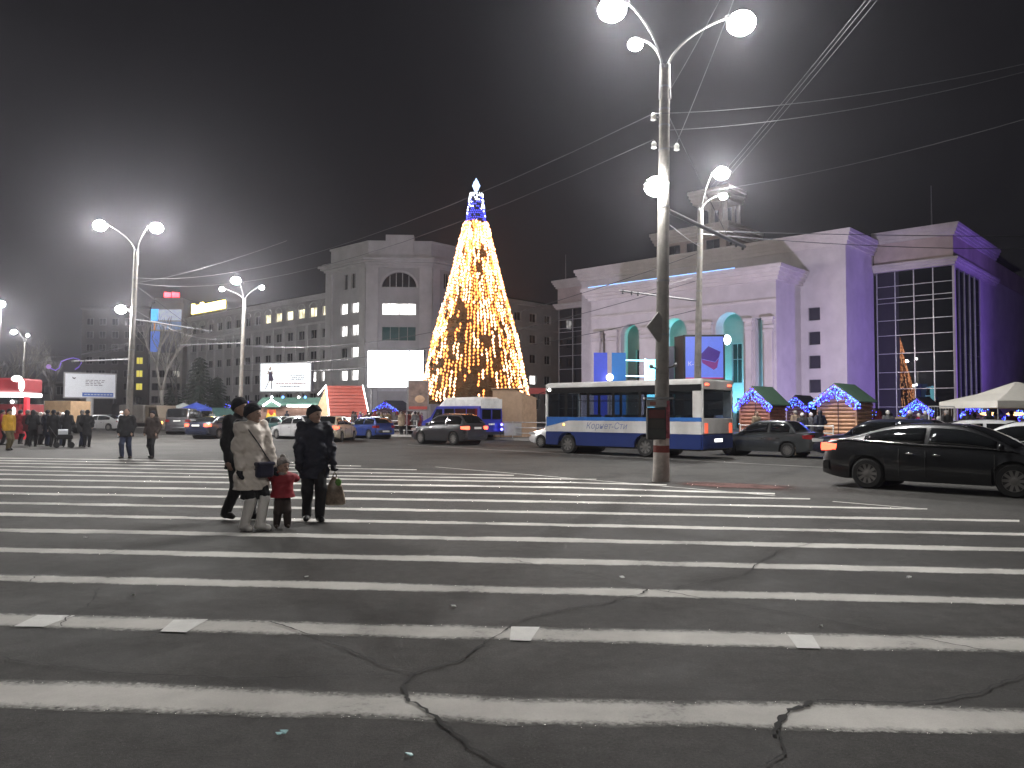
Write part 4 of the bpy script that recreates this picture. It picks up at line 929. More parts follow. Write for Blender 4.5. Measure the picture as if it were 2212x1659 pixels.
def car(label, paint, loc, heading, L=4.5, W=1.8, H=1.45, wr=0.32, wb=2.6, fo=0.9, top=None, gh=None, group='cars around the square', name='car', tail=None, head=None, spokes=10,
        rim='alloy', detail=True, chrome_line=False, squareness=0.06, plate=True, roof_rail=False, cabin=None, bumper_black=False, clear=0.2, pillars=(0.5,), lean_side=0.74, roof_paint=None):
    """top: (x from rear 0..L, z) line of boot, beltline and bonnet; gh: (rear base, roof rear, roof front, windscreen base) as x"""
    t = thing(name, label, 'van' if name == 'van' else 'car', (loc[0], loc[1], loc[2] if len(loc) > 2 else 0), heading, group)
    pm = M[paint]; x0 = -L/2
    xr, xf = x0+L-fo-wb, x0+L-fo          # axles
    txs, tzs = [p[0]+x0 for p in top], [p[1] for p in top]
    def ztop(x): return smooth_interp(txs, tzs, x)
    def zlow(x):
        z = clear + 0.10*max(0, (abs(x)-(L/2-0.5))/0.5)
        for xa in (xr, xf):
            d = abs(x-xa); Ra = wr+0.055
            if d < Ra: z = max(z, wr+math.sqrt(Ra*Ra-d*d)*0.98)
        return z
    def hw(x):
        e = (abs(x)/(L/2)); return W/2*(1-squareness*e**3-0.14*max(0, (e-0.86)/0.14)**2)
    xs = sorted(set([x0+L*i/34 for i in range(35)] + [xa+s*(wr+0.055)*k for xa in (xr, xf) for s in (-1, 1) for k in (0, 0.35, 0.65, 0.85, 0.96, 1.0, 1.001)]))
    rings = []
    for x in xs:
        zl, zt, w_ = zlow(x), ztop(x), hw(x); e = abs(x)/(L/2); zm = max(zl+0.02, zt-0.30)
        half = [(w_*0.80, zl), (w_*0.965, zl+0.01), (w_*0.985, zl+min(0.07, (zt-zl)*.2)), (w_, zl+(zm-zl)*0.6), (w_*0.995, zm), (w_*0.965, zt-0.12), (w_*0.93, zt-0.04), (w_*0.80, zt+0.0), (w_*0.4, zt+0.022)]
        rings.append([(x, -y, z) for y, z in half] + [(x, 0, zt+0.03)] + [(x, y, z) for y, z in half[::-1]])
    m = MB(); m.loft(rings)
    body = m.build('body', pm, t, smooth='auto')
    # inner wheel wells
    for xa in (xr, xf):
        m = MB(); m.lathe([(wr+0.04,-W/2+0.14),(wr+0.04,W/2-0.14)], 20, (xa,0,wr+0.02), 'y'); m.build('wheel_well', M['black_plastic'], t)
    for xa in (xr, xf):
        for s in (-1, 1): wheel(t, xa, s*(W/2-0.115), wr, 0.2, spokes, s > 0, rim)
    # greenhouse
    g0, g1, g2, g3 = [q+x0 for q in gh]; zr = H
    def sfrac(x):
        if x < g1: q = (x-g0)/(g1-g0); return math.sin(min(1, max(0, q))*math.pi/2)**0.92
        if x > g2: q = (g3-x)/(g3-g2); return math.sin(min(1, max(0, q))*math.pi/2)**0.92
        return 1.0
    def belt(x): return ztop(x)-0.015
    def roofz(x): mid = (g1+g2)/2; hl = (g2-g1)/2+0.3; return zr-0.045*((x-mid)/hl)**2
    def side(x, q):      # q 0 belt .. 1 roof edge
        s = sfrac(x); zb = belt(x); zt = zb+(roofz(x)-zb)*s; wbt = hw(x)*0.925; wt = wbt-(wbt-W/2*lean_side)*s
        b = 0.02*math.sin(q*math.pi)
        return (wbt+(wt-wbt)*q+b, zb+(zt-zb-0.03*s)*q)
    gx = sorted(set([g0+(g1-g0)*i/8 for i in range(9)]+[g1+(g2-g1)*i/8 for i in range(9)]+[g2+(g3-g2)*i/8 for i in range(9)]))
    rings = []
    for x in gx:
        pts = [side(x, q) for q in (0, 0.35, 0.7, 1.0)]; s = sfrac(x); yt, zt = pts[-1]
        crown = [(yt*0.93, zt+0.028*s), (yt*0.5, zt+0.05*s)]
        half = pts+crown; rings.append([(x, -y, z) for y, z in half]+[(x, 0, zt+0.055*s)]+[(x, y, z) for y, z in half[::-1]])
    m = MB(); m.loft(rings); m.build('cabin', M[roof_paint] if roof_paint else pm, t, smooth='auto')
    gl = M['car_glass']
    def side_window(xa, xb, s):
        m = MB(); n = 10; R0, R1 = [], []
        for i in range(n+1):
            x = xa+(xb-xa)*i/n; a, b = side(x, 0.08), side(x, 0.88)
            if (b[1]-a[1]) < 0.02: b = (a[0], a[1]+0.02)
            c_ = side(x, 0.48)
            R0.append([(x, s*(p[0]+0.010), p[1]) for p in (a, c_, b)])
        m.loft(R0 if s > 0 else R0, caps=False, closed=False); m.f = [f if s < 0 else f[::-1] for f in m.f]
        o = m.build('side_window', gl, t, smooth=True)
        md = o.modifiers.new('thick', 'SOLIDIFY'); md.thickness = 0.006; md.offset = 0
    cuts = [g0+(g1-g0)*0.42] + [g1-0.1+(g2+0.35-g1)*p for p in pillars] + [g3-(g3-g2)*0.30]
    for i in range(len(cuts)-1):
        for s in (-1, 1): side_window(cuts[i]+0.045, cuts[i+1]-0.045, s)
    def screen(nm, xa, xb):
        m = MB(); n = 8; rr = []
        for i in range(n+1):
            x = xa+(xb-xa)*i/n; yt, zt = side(x, 1.0); s = sfrac(x)
            row = []
            for f in (-0.9, -0.45, 0, 0.45, 0.9):
                zz = zt + (0.028+0.027*(1-(f/0.9)**2))*s; row.append((x, f*yt, zz))
            rr.append(row)
        m.loft(rr, caps=False, closed=False)
        # lift along the slope normal
        dz = rr[-1][2][2]-rr[0][2][2]; dx = xb-xa; ln_ = math.hypot(dx, dz); nx, nz = -dz/ln_, dx/ln_
        if nz < 0: nx, nz = -nx, -nz
        m.v = [(a+nx*0.012, b, c+nz*0.012) for a, b, c in m.v]
        o = m.build(nm, gl, t, smooth=True); md = o.modifiers.new('thick', 'SOLIDIFY'); md.thickness = 0.006; md.offset = 0
    screen('rear_window', g0+(g1-g0)*0.10, g0+(g1-g0)*0.9); screen('windscreen', g2+(g3-g2)*0.1, g2+(g3-g2)*0.9)
    if chrome_line:
        for s in (-1, 1):
            P = []
            for i in range(17):
                x = g0-0.12+(g3-g0-0.05)*i/16; xx = min(max(x, g0+0.01), g3-0.01); y, z = side(xx, 0.03); P.append((x, s*(y+0.016), z+0.012))
            MB().tube(P, 0.012, 6).build('chrome_trim', M['chrome'], t, smooth=True)
    # lamps
    zt_r, zt_f = ztop(x0+0.25), ztop(x0+L-0.35)
    def wrap_lamp(nm, ma, end, zc, hz, y0, y1, ln):
        # lamp unit wrapped round a corner; end=-1 rear, 1 front
        for s in (-1, 1):
            m = MB(); pts = []
            for k in range(7):
                q = k/6
                if q < 0.55: y = y0+(y1-y0)*q/0.55; x = end*(L/2-0.012-0.10*max(0, (y/(W/2)-0.6))**2*2)
                else: y = y1; x = end*(L/2-0.012-0.06-ln*(q-0.55)/0.45); y = hw(x)*0.975+0.004
                tp = 1-0.5*max(0, q-0.55)
                pts.append([(x+end*0.012, s*y, zc-hz*tp), (x+end*0.016, s*(y+0.006), zc), (x+end*0.012, s*y, zc+hz*tp)])
            inn = [[(p[0]-end*0.05, p[1]*0.96, p[2]) for p in r] for r in pts]
            m.loft([r+[q for q in i[::-1]] for r, i in zip(pts, inn)]); m.build(nm, ma, t, smooth='auto')
    wrap_lamp('tail_light', M[tail or 'lens_red'], -1, zt_r-0.16, 0.085, W*0.30, W*0.455, 0.30)
    wrap_lamp('headlight', M[head or 'lens_clear'], 1, zt_f-0.13, 0.07, W*0.27, W*0.45, 0.38)
    bm = M['black_plastic'] if bumper_black else pm
    for end in (-1, 1):
        m = MB(); P = []
        for k in range(9):
            y = (k/4-1)*W*0.46; x = end*(L/2+0.012-0.14*abs(y/(W/2))**3); P.append((x, y, 0.5 if end < 0 else 0.46))
        rings = [[(p[0]-end*0.10, p[1], p[2]-0.13), (p[0]+end*0.02, p[1], p[2]-0.10), (p[0]+end*0.035, p[1], p[2]), (p[0]+end*0.01, p[1], p[2]+0.09), (p[0]-end*0.10, p[1], p[2]+0.10)] for p in P]
        m.loft(rings); m.build('bumper', bm, t, smooth='auto')
    if plate:
        for end in (-1, 1):
            zz = (zt_r-0.17 if end < 0 and not bumper_black else 0.5)
            pb = MB().box(end*(L/2+0.052)-0.008, end*(L/2+0.052)+0.008, -0.26, 0.26, zz-0.056, zz+0.056).build('number_plate', M['plate'], t)
    MB().box(L/2+0.03, L/2+0.05, -W*0.26, W*0.26, 0.56, 0.64).build('grille', M['black_plastic'], t)
    for s in (-1, 1):
        xm = g3-0.28; y, z = side(xm-0.05, 0.12)
        m = MB(); m.ball((xm, s*(y+0.12), z+0.05), 0.10, 10, (0.55, 1.0, 0.7)); m.box(xm-0.03, xm+0.03, min(s*y, s*(y+0.1)), max(s*y, s*(y+0.1)), z-0.02, z+0.02); m.build('wing_mirror', pm, t, smooth='auto')
    if detail:
        doors = [g1-0.02 if len(pillars) else g1] + [g1-0.1+(g2+0.35-g1)*p for p in pillars] + [g3-0.42]
        for s in (-1, 1):
            for x in doors:
                P = [(x, s*(hw(x)*(1.0 if z < ztop(x)-0.25 else 0.975)+0.0025), z) for z in (clear+0.12, 0.5, ztop(x)-0.28, ztop(x)-0.11)]
                MB().tube(P, 0.006, 4).build('door_seam', M['black_plastic'], t)
            for x in doors[:-1]:
                xx = x+0.22; z = ztop(xx)-0.2
                m = MB(); m.ball((xx, s*(hw(xx)*0.985+0.012), z), 0.075, 8, (1.2, 0.25, 0.28)); m.build('door_handle', M['chrome' if chrome_line else 'black_plastic'], t, smooth=True)
            P = [(x0+L*f, s*(hw(x0+L*f)+0.003), clear+0.11) for f in (0.36, 0.45, 0.55, 0.66)]
    if roof_rail:
        for s in (-1, 1):
            P = [(x, s*(side(x, 1)[0]*0.93), roofz(x)+0.045) for x in (g1+0.1, (g1+g2)/2, g2-0.1)]; MB().tube(P, 0.016, 6).build('roof_rail', M['black_plastic'], t)
    return t
HU = ROT_U; HB = ROT_U + math.pi       # headings: along the street to the right / to the left
SEDAN = dict(top=[(0,0.78),(0.05,0.98),(0.5,1.04),(1.1,1.02),(2.0,0.97),(3.2,0.95),(3.7,0.93),(4.3,0.83),(4.65,0.66),(4.8,0.45)], gh=(0.55,1.65,2.75,3.85))
# the black saloon in the foreground
pf = ground(2145, 1072.6); pr_ = ground(1861, 1054)
wbS = 2.8; d = (pf-pr_); d /= np.linalg.norm(d); hd = math.atan2(d[1], d[0]); nrm_ = np.array([-d[1], d[0], 0])
mid = (pf+pr_)/2 + nrm_*0.80; mid = mid - d*(0.95-(4.8-wbS)/2)*-1*0
black = car('black saloon with glowing tail light in the right foreground', 'paint_black', mid + d*0.22, hd, 4.82, 1.83, 1.43, 0.335, wbS, 0.96, top=[(0,0.72),(0.06,0.98),(0.25,1.06),(0.6,1.08),(1.1,1.05),(2.0,1.0),(3.2,0.96),(3.8,0.92),(4.3,0.83),(4.65,0.68),(4.82,0.45)], gh=(0.35,1.75,2.75,3.95), tail='tail_lit', head='lens_clear', chrome_line=True, spokes=10, squareness=0.10, pillars=(0.45,), lean_side=0.62, plate=True)
# old boxy grey saloon behind the bus
q = ground(1692, 988); qf = ground(1632, 983)
lada = car('boxy graphite saloon with dirty mud flaps behind the bus', 'paint_graphite', uv(*( (q@Uv)+(-0.95), (q@Vv)+0.72 )), HB, 4.2, 1.64, 1.40, 0.285, 2.46, 0.78, top=[(0,0.70),(0.03,0.93),(0.6,0.96),(0.95,0.95),(2.0,0.92),(3.05,0.90),(3.7,0.84),(4.1,0.78),(4.2,0.5)], gh=(0.62,1.15,2.2,3.0), bumper_black=True, spokes=14, rim='steel', squareness=0.03, lean_side=0.70, pillars=(0.48,))
for s in (-1, 1): MB().box(-1.42, -1.40, s*0.58-0.13, s*0.58+0.13, 0.10, 0.40).build('mud_flap', M['mud_flap'], lada)
# other cars on the right
def place(px, py, db=0.0, da=0.0):
    p = ground(px, py); return uv(p@Uv+da, p@Vv+db)
EST = dict(L=4.5, W=1.74, H=1.48, wr=0.31, wb=2.65, fo=0.88, top=[(0,0.72),(0.04,0.98),(0.6,1.0),(2.0,0.97),(3.1,0.95),(3.9,0.86),(4.35,0.75),(4.5,0.5)], gh=(0.02,0.55,2.35,3.3))
HATCH = dict(L=4.05, W=1.72, H=1.48, wr=0.3, wb=2.5, fo=0.82, top=[(0,0.72),(0.04,0.98),(0.5,1.0),(1.8,0.97),(2.8,0.95),(3.5,0.85),(3.9,0.74),(4.05,0.5)], gh=(0.05,0.75,2.0,3.05))
car('dark blue estate car parked before the second light-hung hut', 'paint_navy', at(1905, 960, 28.5)*[1,1,0], HB, group='cars around the square', **{**EST, 'L': 4.5})
car('white hatchback seen from behind above the black saloon', 'paint_white', at(2078, 960, 24.0)*[1,1,0], HB+0.25, **HATCH)
car('white car cut by the right edge behind the black saloon', 'paint_white', at(2240, 960, 20.6)*[1,1,0], HB+0.1, **SEDAN, L=4.8, W=1.82, H=1.46, wb=2.75, fo=0.9, wr=0.32)
# cars in the middle
car('white car with only its nose showing in front of the bus', 'paint_white', uv(*(lambda p: (p@Uv+1.25, p@Vv+0.75))(ground(1168, 967))), HB, **HATCH)
c1_ = ground(960, 961)
car('dark grey crossover with lit tail lights leaving to the left', 'paint_darkgrey', uv(c1_@Uv-0.6, c1_@Vv+0.85), HB, L=4.4, W=1.82, H=1.62, wr=0.34, wb=2.62, fo=0.88, top=[(0,0.80),(0.04,1.05),(0.5,1.08),(1.9,1.04),(3.0,1.02),(3.8,0.95),(4.25,0.82),(4.4,0.5)], gh=(0.08,0.8,2.2,3.2), tail='tail_lit', roof_rail=True, squareness=0.09, lean_side=0.66)
car('blue boxy hatchback waiting at the railing', 'paint_blue', at(795, 940, 52.5)*[1,1,0], HU+math.pi*0.985, L=4.0, W=1.64, H=1.42, wr=0.29, wb=2.45, fo=0.8, top=[(0,0.7),(0.03,0.94),(0.5,0.96),(1.8,0.93),(2.8,0.9),(3.5,0.84),(3.9,0.76),(4.0,0.5)], gh=(0.04,0.6,2.05,2.85), squareness=0.03, bumper_black=True, spokes=14, rim='steel')
car('cream estate car with glowing tail lamps seen from behind', 'paint_cream', at(722, 950, 47.0)*[1,1,0], HU+math.pi*0.72, tail='tail_lit', **EST)
car('silver car half hidden by the person in black', 'paint_silver', at(643, 948, 50.5)*[1,1,0], HB, head='lens_clear', **HATCH)
car('old teal saloon behind the white coat', 'paint_teal', at(602, 940, 56)*[1,1,0], HB, **SEDAN, L=4.8, W=1.75, H=1.42, wb=2.6, fo=0.9, wr=0.3)
car('dark sports car with two red tail lamps left of the family', 'paint_navy', at(470, 945, 52)*[1,1,0], math.radians(78), tail='tail_lit', **SEDAN, L=4.8, W=1.82, H=1.42, wb=2.7, fo=0.9, wr=0.33)
car('car with bright headlights behind the dark sports car', 'paint_graphite', at(497, 938, 63)*[1,1,0], math.radians(-80), head='head_lit', **HATCH)
car('dark people carrier parked before the blue parasol', 'paint_darkgrey', at(397, 938, 62)*[1,1,0], math.radians(100), L=4.6, W=1.9, H=2.0, wr=0.34, wb=2.8, fo=0.9, top=[(0,0.8),(0.03,1.2),(0.5,1.22),(2.4,1.18),(3.6,1.12),(4.2,0.98),(4.5,0.8),(4.6,0.5)], gh=(0.03,0.4,2.9,3.8), squareness=0.03, lean_side=0.82)
car('silver saloon parked under the left billboard', 'paint_silver', at(220, 928, 74)*[1,1,0], math.radians(-8)+math.pi, **SEDAN, L=4.8, W=1.82, H=1.46, wb=2.75, fo=0.9, wr=0.32)
car('silver hatchback at the edge of the left crowd', 'paint_silver', at(168, 930, 70)*[1,1,0], math.radians(-60), head='head_lit', **HATCH)

# ------------------------------------------------------------------ blue and white bus
mat('bus_white', (0.58, 0.57, 0.56), 0.4, coat=0.3, var=0.08, dirt=0.55); mat('bus_blue', (0.016, 0.032, 0.14), 0.3, coat=0.4, var=0.08, dirt=0.2); mat('bus_midblue', (0.03, 0.13, 0.42), 0.3, coat=0.4)
mat('bus_lettering', (0.16, 0.18, 0.32), 0.5); mat('bus_black', (0.012, 0.012, 0.013), 0.25, coat=0.5); mat('seat_cloth', (0.03, 0.03, 0.04), 0.9); glass('bus_glass', (0.01, 0.011, 0.013), trans=0.8, rough=0.02)
BL, BW, BH = 7.4, 2.35, 2.95
rear = uv(0, 0); pr2 = np.array([xat(1515, 28.5), 28.5, 0]); ctr = pr2 - Uv*BL/2 + Vv*BW/2
bus = thing('bus', 'blue and white bus with dark windows passing the near pole', 'bus', ctr, HB)
# local: x forward (left in the picture), camera side is y = +BW/2 (left side of the bus)
hx, hy = BL/2, BW/2
def rr_poly(hy, z0, z1, r=0.22, n=5):
    P = [(-hy, z0), (hy, z0)]
    P += [(hy-r+r*math.cos(t), z1-r+r*math.sin(t)) for t in [math.pi/2*i/n for i in range(n+1)]]
    P += [(-hy+r*math.cos(t), z1-r+r*math.sin(t)) for t in [math.pi/2+math.pi/2*i/n for i in range(n+1)]]
    return P
fx = hx-1.15; rx = fx-3.815; WR = 0.39
def bus_side(nm, ma, z0, z1, s, a=-hx+0.02, b=hx-0.05, th=0.05):
    holes = [(xw-0.5, xw+0.5) for xw in (rx, fx)]
    m = MB(); xs = sorted({a, b, *[q for h in holes for q in h]})
    n = 40; X = [a+(b-a)*i/n for i in range(n+1)]
    X = sorted(set(X+[xw+0.5*k for xw in (rx, fx) for k in (-1,-0.9,-0.7,-0.4,0,0.4,0.7,0.9,1)]))
    for i in range(len(X)-1):
        def lo(x):
            z = z0
            for xw in (rx, fx):
                dd = abs(x-xw)
                if dd < 0.5: z = max(z, WR+0.02+math.sqrt(max(0, 0.25-dd*dd))*0.95)
            return min(z, z1-0.005)
        za, zb_ = lo(X[i]), lo(X[i+1])
        y0, y1 = s*(hy-th), s*hy
        m.add([(X[i],y1,za),(X[i+1],y1,zb_),(X[i+1],y1,z1),(X[i],y1,z1),(X[i],y0,za),(X[i+1],y0,zb_),(X[i+1],y0,z1),(X[i],y0,z1)], [(0,1,2,3) if s < 0 else (3,2,1,0),(4,5,6,7),(0,4,5,1),(3,2,6,7)])
    return m.build(nm, ma, bus)
for s in (-1, 1):
    bus_side('lower_panel', M['bus_blue'], 0.36, 0.905, s); bus_side('white_band', M['bus_white'], 0.91, 1.37, s); bus_side('blue_band', M['bus_midblue'], 1.375, 1.52, s)
    MB().box(-hx+0.02, hx-0.05, min(s*(hy-0.05), s*(hy-0.005)), max(s*(hy-0.05), s*(hy-0.005)), 2.50, 2.74).build('window_header', M['bus_black'], bus)
    for i, x in enumerate((-hx+0.02, -2.35, -1.1, 0.15, 1.4, 2.55)):
        wd_ = 0.34 if i == 0 else 0.11
        MB().box(x, x+wd_, min(s*(hy-0.05), s*(hy-0.004)), max(s*(hy-0.05), s*(hy-0.004)), 1.525, 2.495).build('window_pillar', M['bus_white' if i == 0 else 'bus_black'], bus)
    for i, (a, b) in enumerate(((-hx+0.36, -2.36), (-2.24, -1.11), (-0.99, 0.14), (0.26, 1.39), (1.51, 2.54), (2.67, hx-0.14))):
        wn_ = MB().box(a+0.01, b-0.01, s*(hy-0.03)-0.006, s*(hy-0.03)+0.006, 1.53, 2.49).build('side_window', M['bus_glass'], bus)
        MB().box(a+0.02, b-0.02, s*(hy-0.018)-0.006, s*(hy-0.018)+0.006, 2.18, 2.205).build('vent_bar', M['bus_black'], wn_)
# diagonal blue sweep by the cab door
MB().prism([(hx-0.06,1.52),(hx-1.6,1.52),(hx-1.2,1.36),(hx-0.06,1.12)], hy+0.002, hy+0.008, 'y').build('blue_sweep', M['bus_midblue'], bus)
m = MB(); m.prism(rr_poly(hy, 2.742, BH, 0.16), -hx+0.02, hx-0.05, 'x'); m.build('roof', M['bus_white'], bus, smooth='auto')
MB().prism([(-hy*0.94,0.3),(hy*0.94,0.3),(hy*0.94,0.5),(-hy*0.94,0.5)], -hx+0.1, hx-0.15, 'x').build('floor', M['bus_black'], bus)
# front and rear ends
def bus_end(x0, x1, zz, nm, ma): return MB().box(x0, x1, -hy+0.03, hy-0.03, zz[0], zz[1]).build(nm, ma, bus)
for x0_, x1_, sgn in ((-hx-0.04, -hx+0.018, -1), (hx-0.048, hx+0.04, 1)):
    bevel(bus_end(x0_, x1_, (0.36, 0.905), 'end_panel_lower', M['bus_blue']), 0.03); bevel(bus_end(x0_, x1_, (0.91, 1.5), 'end_panel', M['bus_white']), 0.03); bevel(bus_end(x0_, x1_, (2.55, 2.9), 'end_header', M['bus_white']), 0.03)
    bus_end((x0_+x1_)/2-0.01, (x0_+x1_)/2+0.01, (1.505, 2.545), 'rear_window' if sgn < 0 else 'windscreen', M['bus_glass'])
    for s in (-1, 1): MB().box(x0_, x1_, s*(hy-0.03)-0.08 if s > 0 else -hy+0.03, hy-0.03 if s > 0 else -hy+0.11, 1.502, 2.548).build('corner_post', M['bus_white'], bus)
for s in (-1, 1):
    MB().box(-hx-0.075, -hx-0.042, s*0.92-0.1, s*0.92+0.1, 0.95, 1.32).build('tail_light', glow('tail_bus', (1.0, 0.16, 0.08), 0.9), bus)
    MB().box(-hx-0.07, -hx-0.042, s*0.85-0.12, s*0.85+0.12, 2.70, 2.77).build('roof_marker', M['tail_lit'], bus)
    MB().ball((hx+0.06, s*0.82, 0.78), 0.14, 12, (0.4, 1, 1)).build('headlight', M['head_lit'], bus, smooth=True)
    m = MB(); m.tube([(hx-0.05, s*(hy-0.02), 2.6), (hx+0.22, s*(hy+0.18), 2.5), (hx+0.25, s*(hy+0.2), 2.2)], 0.018, 6); m.box(hx+0.2, hx+0.27, s*(hy+0.2)-0.1, s*(hy+0.2)+0.1, 1.85, 2.25); m.build('wing_mirror', M['bus_black'], bus)
MB().box(-hx-0.06, -hx-0.042, -0.28, 0.28, 0.62, 0.74).build('number_plate', glow('plate_lit', (1, 0.98, 0.92), 2.5), bus)
MB().ball((hx-0.22, hy+0.02, 2.66), 0.07, 8).build('marker_lamp', glow('marker_white', (1, 0.97, 0.9), 6.0), bus)
MB().ball((hx-1.0, hy+0.015, 1.2), 0.05, 8).build('side_repeater', M['amber_lit'], bus)
for xw, sp in ((fx, 8), (rx, 8)):
    MB().lathe([(0.46,-hy+0.3),(0.46,hy-0.3)], 18, (xw,0,0.42), 'y').build('wheel_well', M['bus_black'], bus)
    for s in (-1, 1): wheel(bus, xw, s*(hy-0.17), WR, 0.26, 8, s > 0, 'steel')
text_part('side_lettering', 'Корнет-Сти', 0.36, M['bus_lettering'], bus, Matrix.Translation((1.55, hy+0.005, 1.05)) @ Matrix.Rotation(R(180), 4, 'Z') @ Matrix.Rotation(R(90), 4, 'X'), shear=0.25)
# inside: seats, rails, ceiling lamps, passengers' outlines
for i in range(6):
    for s in (-1, 1):
        x = -2.9+i*0.88; m = MB(); m.box(x, x+0.45, s*0.7-0.42, s*0.7+0.42, 0.75, 0.92); m.box(x-0.06, x+0.04, s*0.7-0.42, s*0.7+0.42, 0.92, 1.62); m.build('seat', M['seat_cloth'], bus)
for s in (-1, 1): MB().tube([(-3.2, s*0.35, 2.45), (2.4, s*0.35, 2.45)], 0.015, 6).build('grab_rail', M['bus_black'], bus)
for i in range(4): MB().box(-2.8+i*1.55, -2.45+i*1.55, -0.12, 0.12, 2.66, 2.72).build('ceiling_lamp', glow('bus_lamp', (0.95, 1.0, 0.92), 5.0), bus)

# ------------------------------------------------------------------ minibus: blue with white roof, seen from behind
def minibus():
    L, W, H = 5.6, 2.0, 2.75
    p = ground(1010, 951); t = thing('van', 'blue minibus with raised white roof beside the tree', 'van', uv(p@Uv-1.9, p@Vv+1.2), HB)
    vb = mat('van_blue', (0.025, 0.035, 0.30), 0.35, coat=0.4, var=0.1, dirt=0.2); vw = mat('van_white', (0.62, 0.62, 0.62), 0.45, dirt=0.3)
    h = L/2
    prof = [(-h,0.35),(-h,1.72),(-h+0.06,2.15),(h-1.55,2.15),(h-0.95,1.45),(h-0.15,1.15),(h,0.75),(h,0.35)]
    # sides as one lofted shell with wheel arches cut by dark wells
    n = 12; rings = []
    for y, k in ((-W/2,0.97),(-W/2+0.05,1.0),(0,1.0),(W/2-0.05,1.0),(W/2,0.97)):
        rings.append([(x*(1 if k == 1 else 0.995), y, 0.35+(z-0.35)*(1.0 if k == 1 else 0.985)) for x, z in prof])
    m = MB(); m.loft([r[::-1] for r in rings]); m.build('body', vb, t, smooth='auto')
    # raised roof
    R_ = []
    for x, w_, z in ((-h+0.02,0.93,2.62),(-h+0.25,0.94,2.72),(0.6,0.94,2.70),(h-1.9,0.9,2.52),(h-1.45,0.84,2.20)):
        R_.append([(x,-w_*W/2,2.14),(x,-w_*W/2*0.97,z-0.18),(x,-w_*W/2*0.75,z),(x,w_*W/2*0.75,z),(x,w_*W/2*0.97,z-0.18),(x,w_*W/2,2.14)])
    m = MB(); m.loft(R_); m.build('raised_roof', vw, t, smooth='auto')
    MB().box(-h-0.03, -h-0.005, -W/2+0.06, W/2-0.06, 2.0, 2.6).build('rear_roof_panel', vw, t)
    for s in (-1, 1):
        for a, b in ((-h+0.25,-h+1.2),(-h+1.28,-h+2.3),(-h+2.38,-h+3.3)): MB().box(a, b, s*(W/2+0.002)-0.006, s*(W/2+0.002)+0.006, 1.3, 1.98).build('side_window', M['car_glass'], t)
        MB().prism([(h-2.1,1.3),(h-1.1,1.3),(h-1.55,1.95),(h-2.1,1.95)], s*(W/2+0.002)-0.006, s*(W/2+0.002)+0.006, 'y').build('cab_window', M['car_glass'], t)
        MB().box(-h-0.025, -h-0.004, s*0.45-0.38, s*0.45+0.38, 1.32, 1.92).build('rear_window', M['car_glass'], t)
        MB().box(-h-0.04, -h-0.004, s*0.92-0.06, s*0.92+0.06, 0.75, 1.15).build('tail_light', M['lens_red'], t)
        for x in (-h+1.2, h-0.95):
            MB().lathe([(0.40,-0.02),(0.40,0.02)], 18, (x, s*(W/2-0.018), 0.36), 'y').build('wheel_well', M['black_plastic'], t); wheel(t, x, s*(W/2-0.1), 0.34, 0.22, 8, s > 0, 'steel')
    MB().box(-h-0.03, -h-0.004, -0.26, 0.26, 0.95, 1.06).build('number_plate', M['plate'], t)
    MB().box(-h-0.07, -h-0.002, -W/2+0.05, W/2-0.05, 0.34, 0.52).build('bumper', M['black_plastic'], t)
    MB().prism([(h-1.5,2.12),(h-1.52,2.08),(h-0.98,1.47),(h-0.93,1.5)], -W/2+0.12, W/2-0.12, 'y').build('windscreen', M['car_glass'], t)
minibus()
# box van and truck in the left background
def box_truck(label, loc, heading, body_col, cab_col, L=6.0, W=2.2, H=2.9, lit=None):
    t = thing('truck', label, 'truck', loc, heading); bm = mat('truck_body_%d' % int(body_col[0]*999), body_col, 0.6, dirt=0.4); cm = mat('truck_cab_%d' % int(cab_col[0]*999), cab_col, 0.4, coat=0.3)
    bevel(MB().box(-L/2, L/2-1.7, -W/2, W/2, 0.85, H).build('cargo_box', bm, t), 0.04)
    m = MB(); m.prism([(L/2-1.65,0.5),(L/2,0.5),(L/2,1.25),(L/2-0.35,2.25),(L/2-1.65,2.3)], -W/2+0.1, W/2-0.1, 'y'); bevel(m.build('cab', cm, t), 0.06)
    for s in (-1, 1):
        MB().prism([(L/2-1.2,1.35),(L/2-0.12,1.35),(L/2-0.42,2.1),(L/2-1.2,2.1)], s*(W/2-0.09)-0.006, s*(W/2-0.09)+0.006, 'y').build('cab_window', M['car_glass'], t)
        MB().ball((L/2+0.01, s*0.75, 0.85), 0.13, 10, (0.4,1,1)).build('headlight', M['amber_lit' if lit else 'lens_clear'], t)
        for x in (-L/2+1.2, L/2-0.9): wheel(t, x, s*(W/2-0.15), 0.4, 0.25, 8, s > 0, 'steel')
        MB().box(-L/2-0.04, -L/2-0.005, s*0.9-0.1, s*0.9+0.1, 0.9, 1.1).build('tail_light', M['lens_red'], t)
    MB().prism([(L/2-0.05,1.32),(L/2-0.02,1.3),(L/2-0.34,2.18),(L/2-0.38,2.16)], -W/2+0.2, W/2-0.2, 'y').build('windscreen', M['car_glass'], t)
    MB().box(-L/2, L/2-0.1, -0.5, 0.5, 0.5, 0.8).build('chassis', M['black_plastic'], t); return t
box_truck('beige box van behind the left crowd', at(126, 925, 62)*[1,1,0], math.radians(165), (0.42, 0.28, 0.16), (0.4, 0.4, 0.4), 4.2, 2.0, 2.55)
box_truck('long grey truck with orange lamps behind the walking pair', at(322, 935, 66)*[1,1,0], math.radians(-25), (0.13, 0.12, 0.11), (0.10, 0.08, 0.06), 4.6, 2.2, 2.3, True)
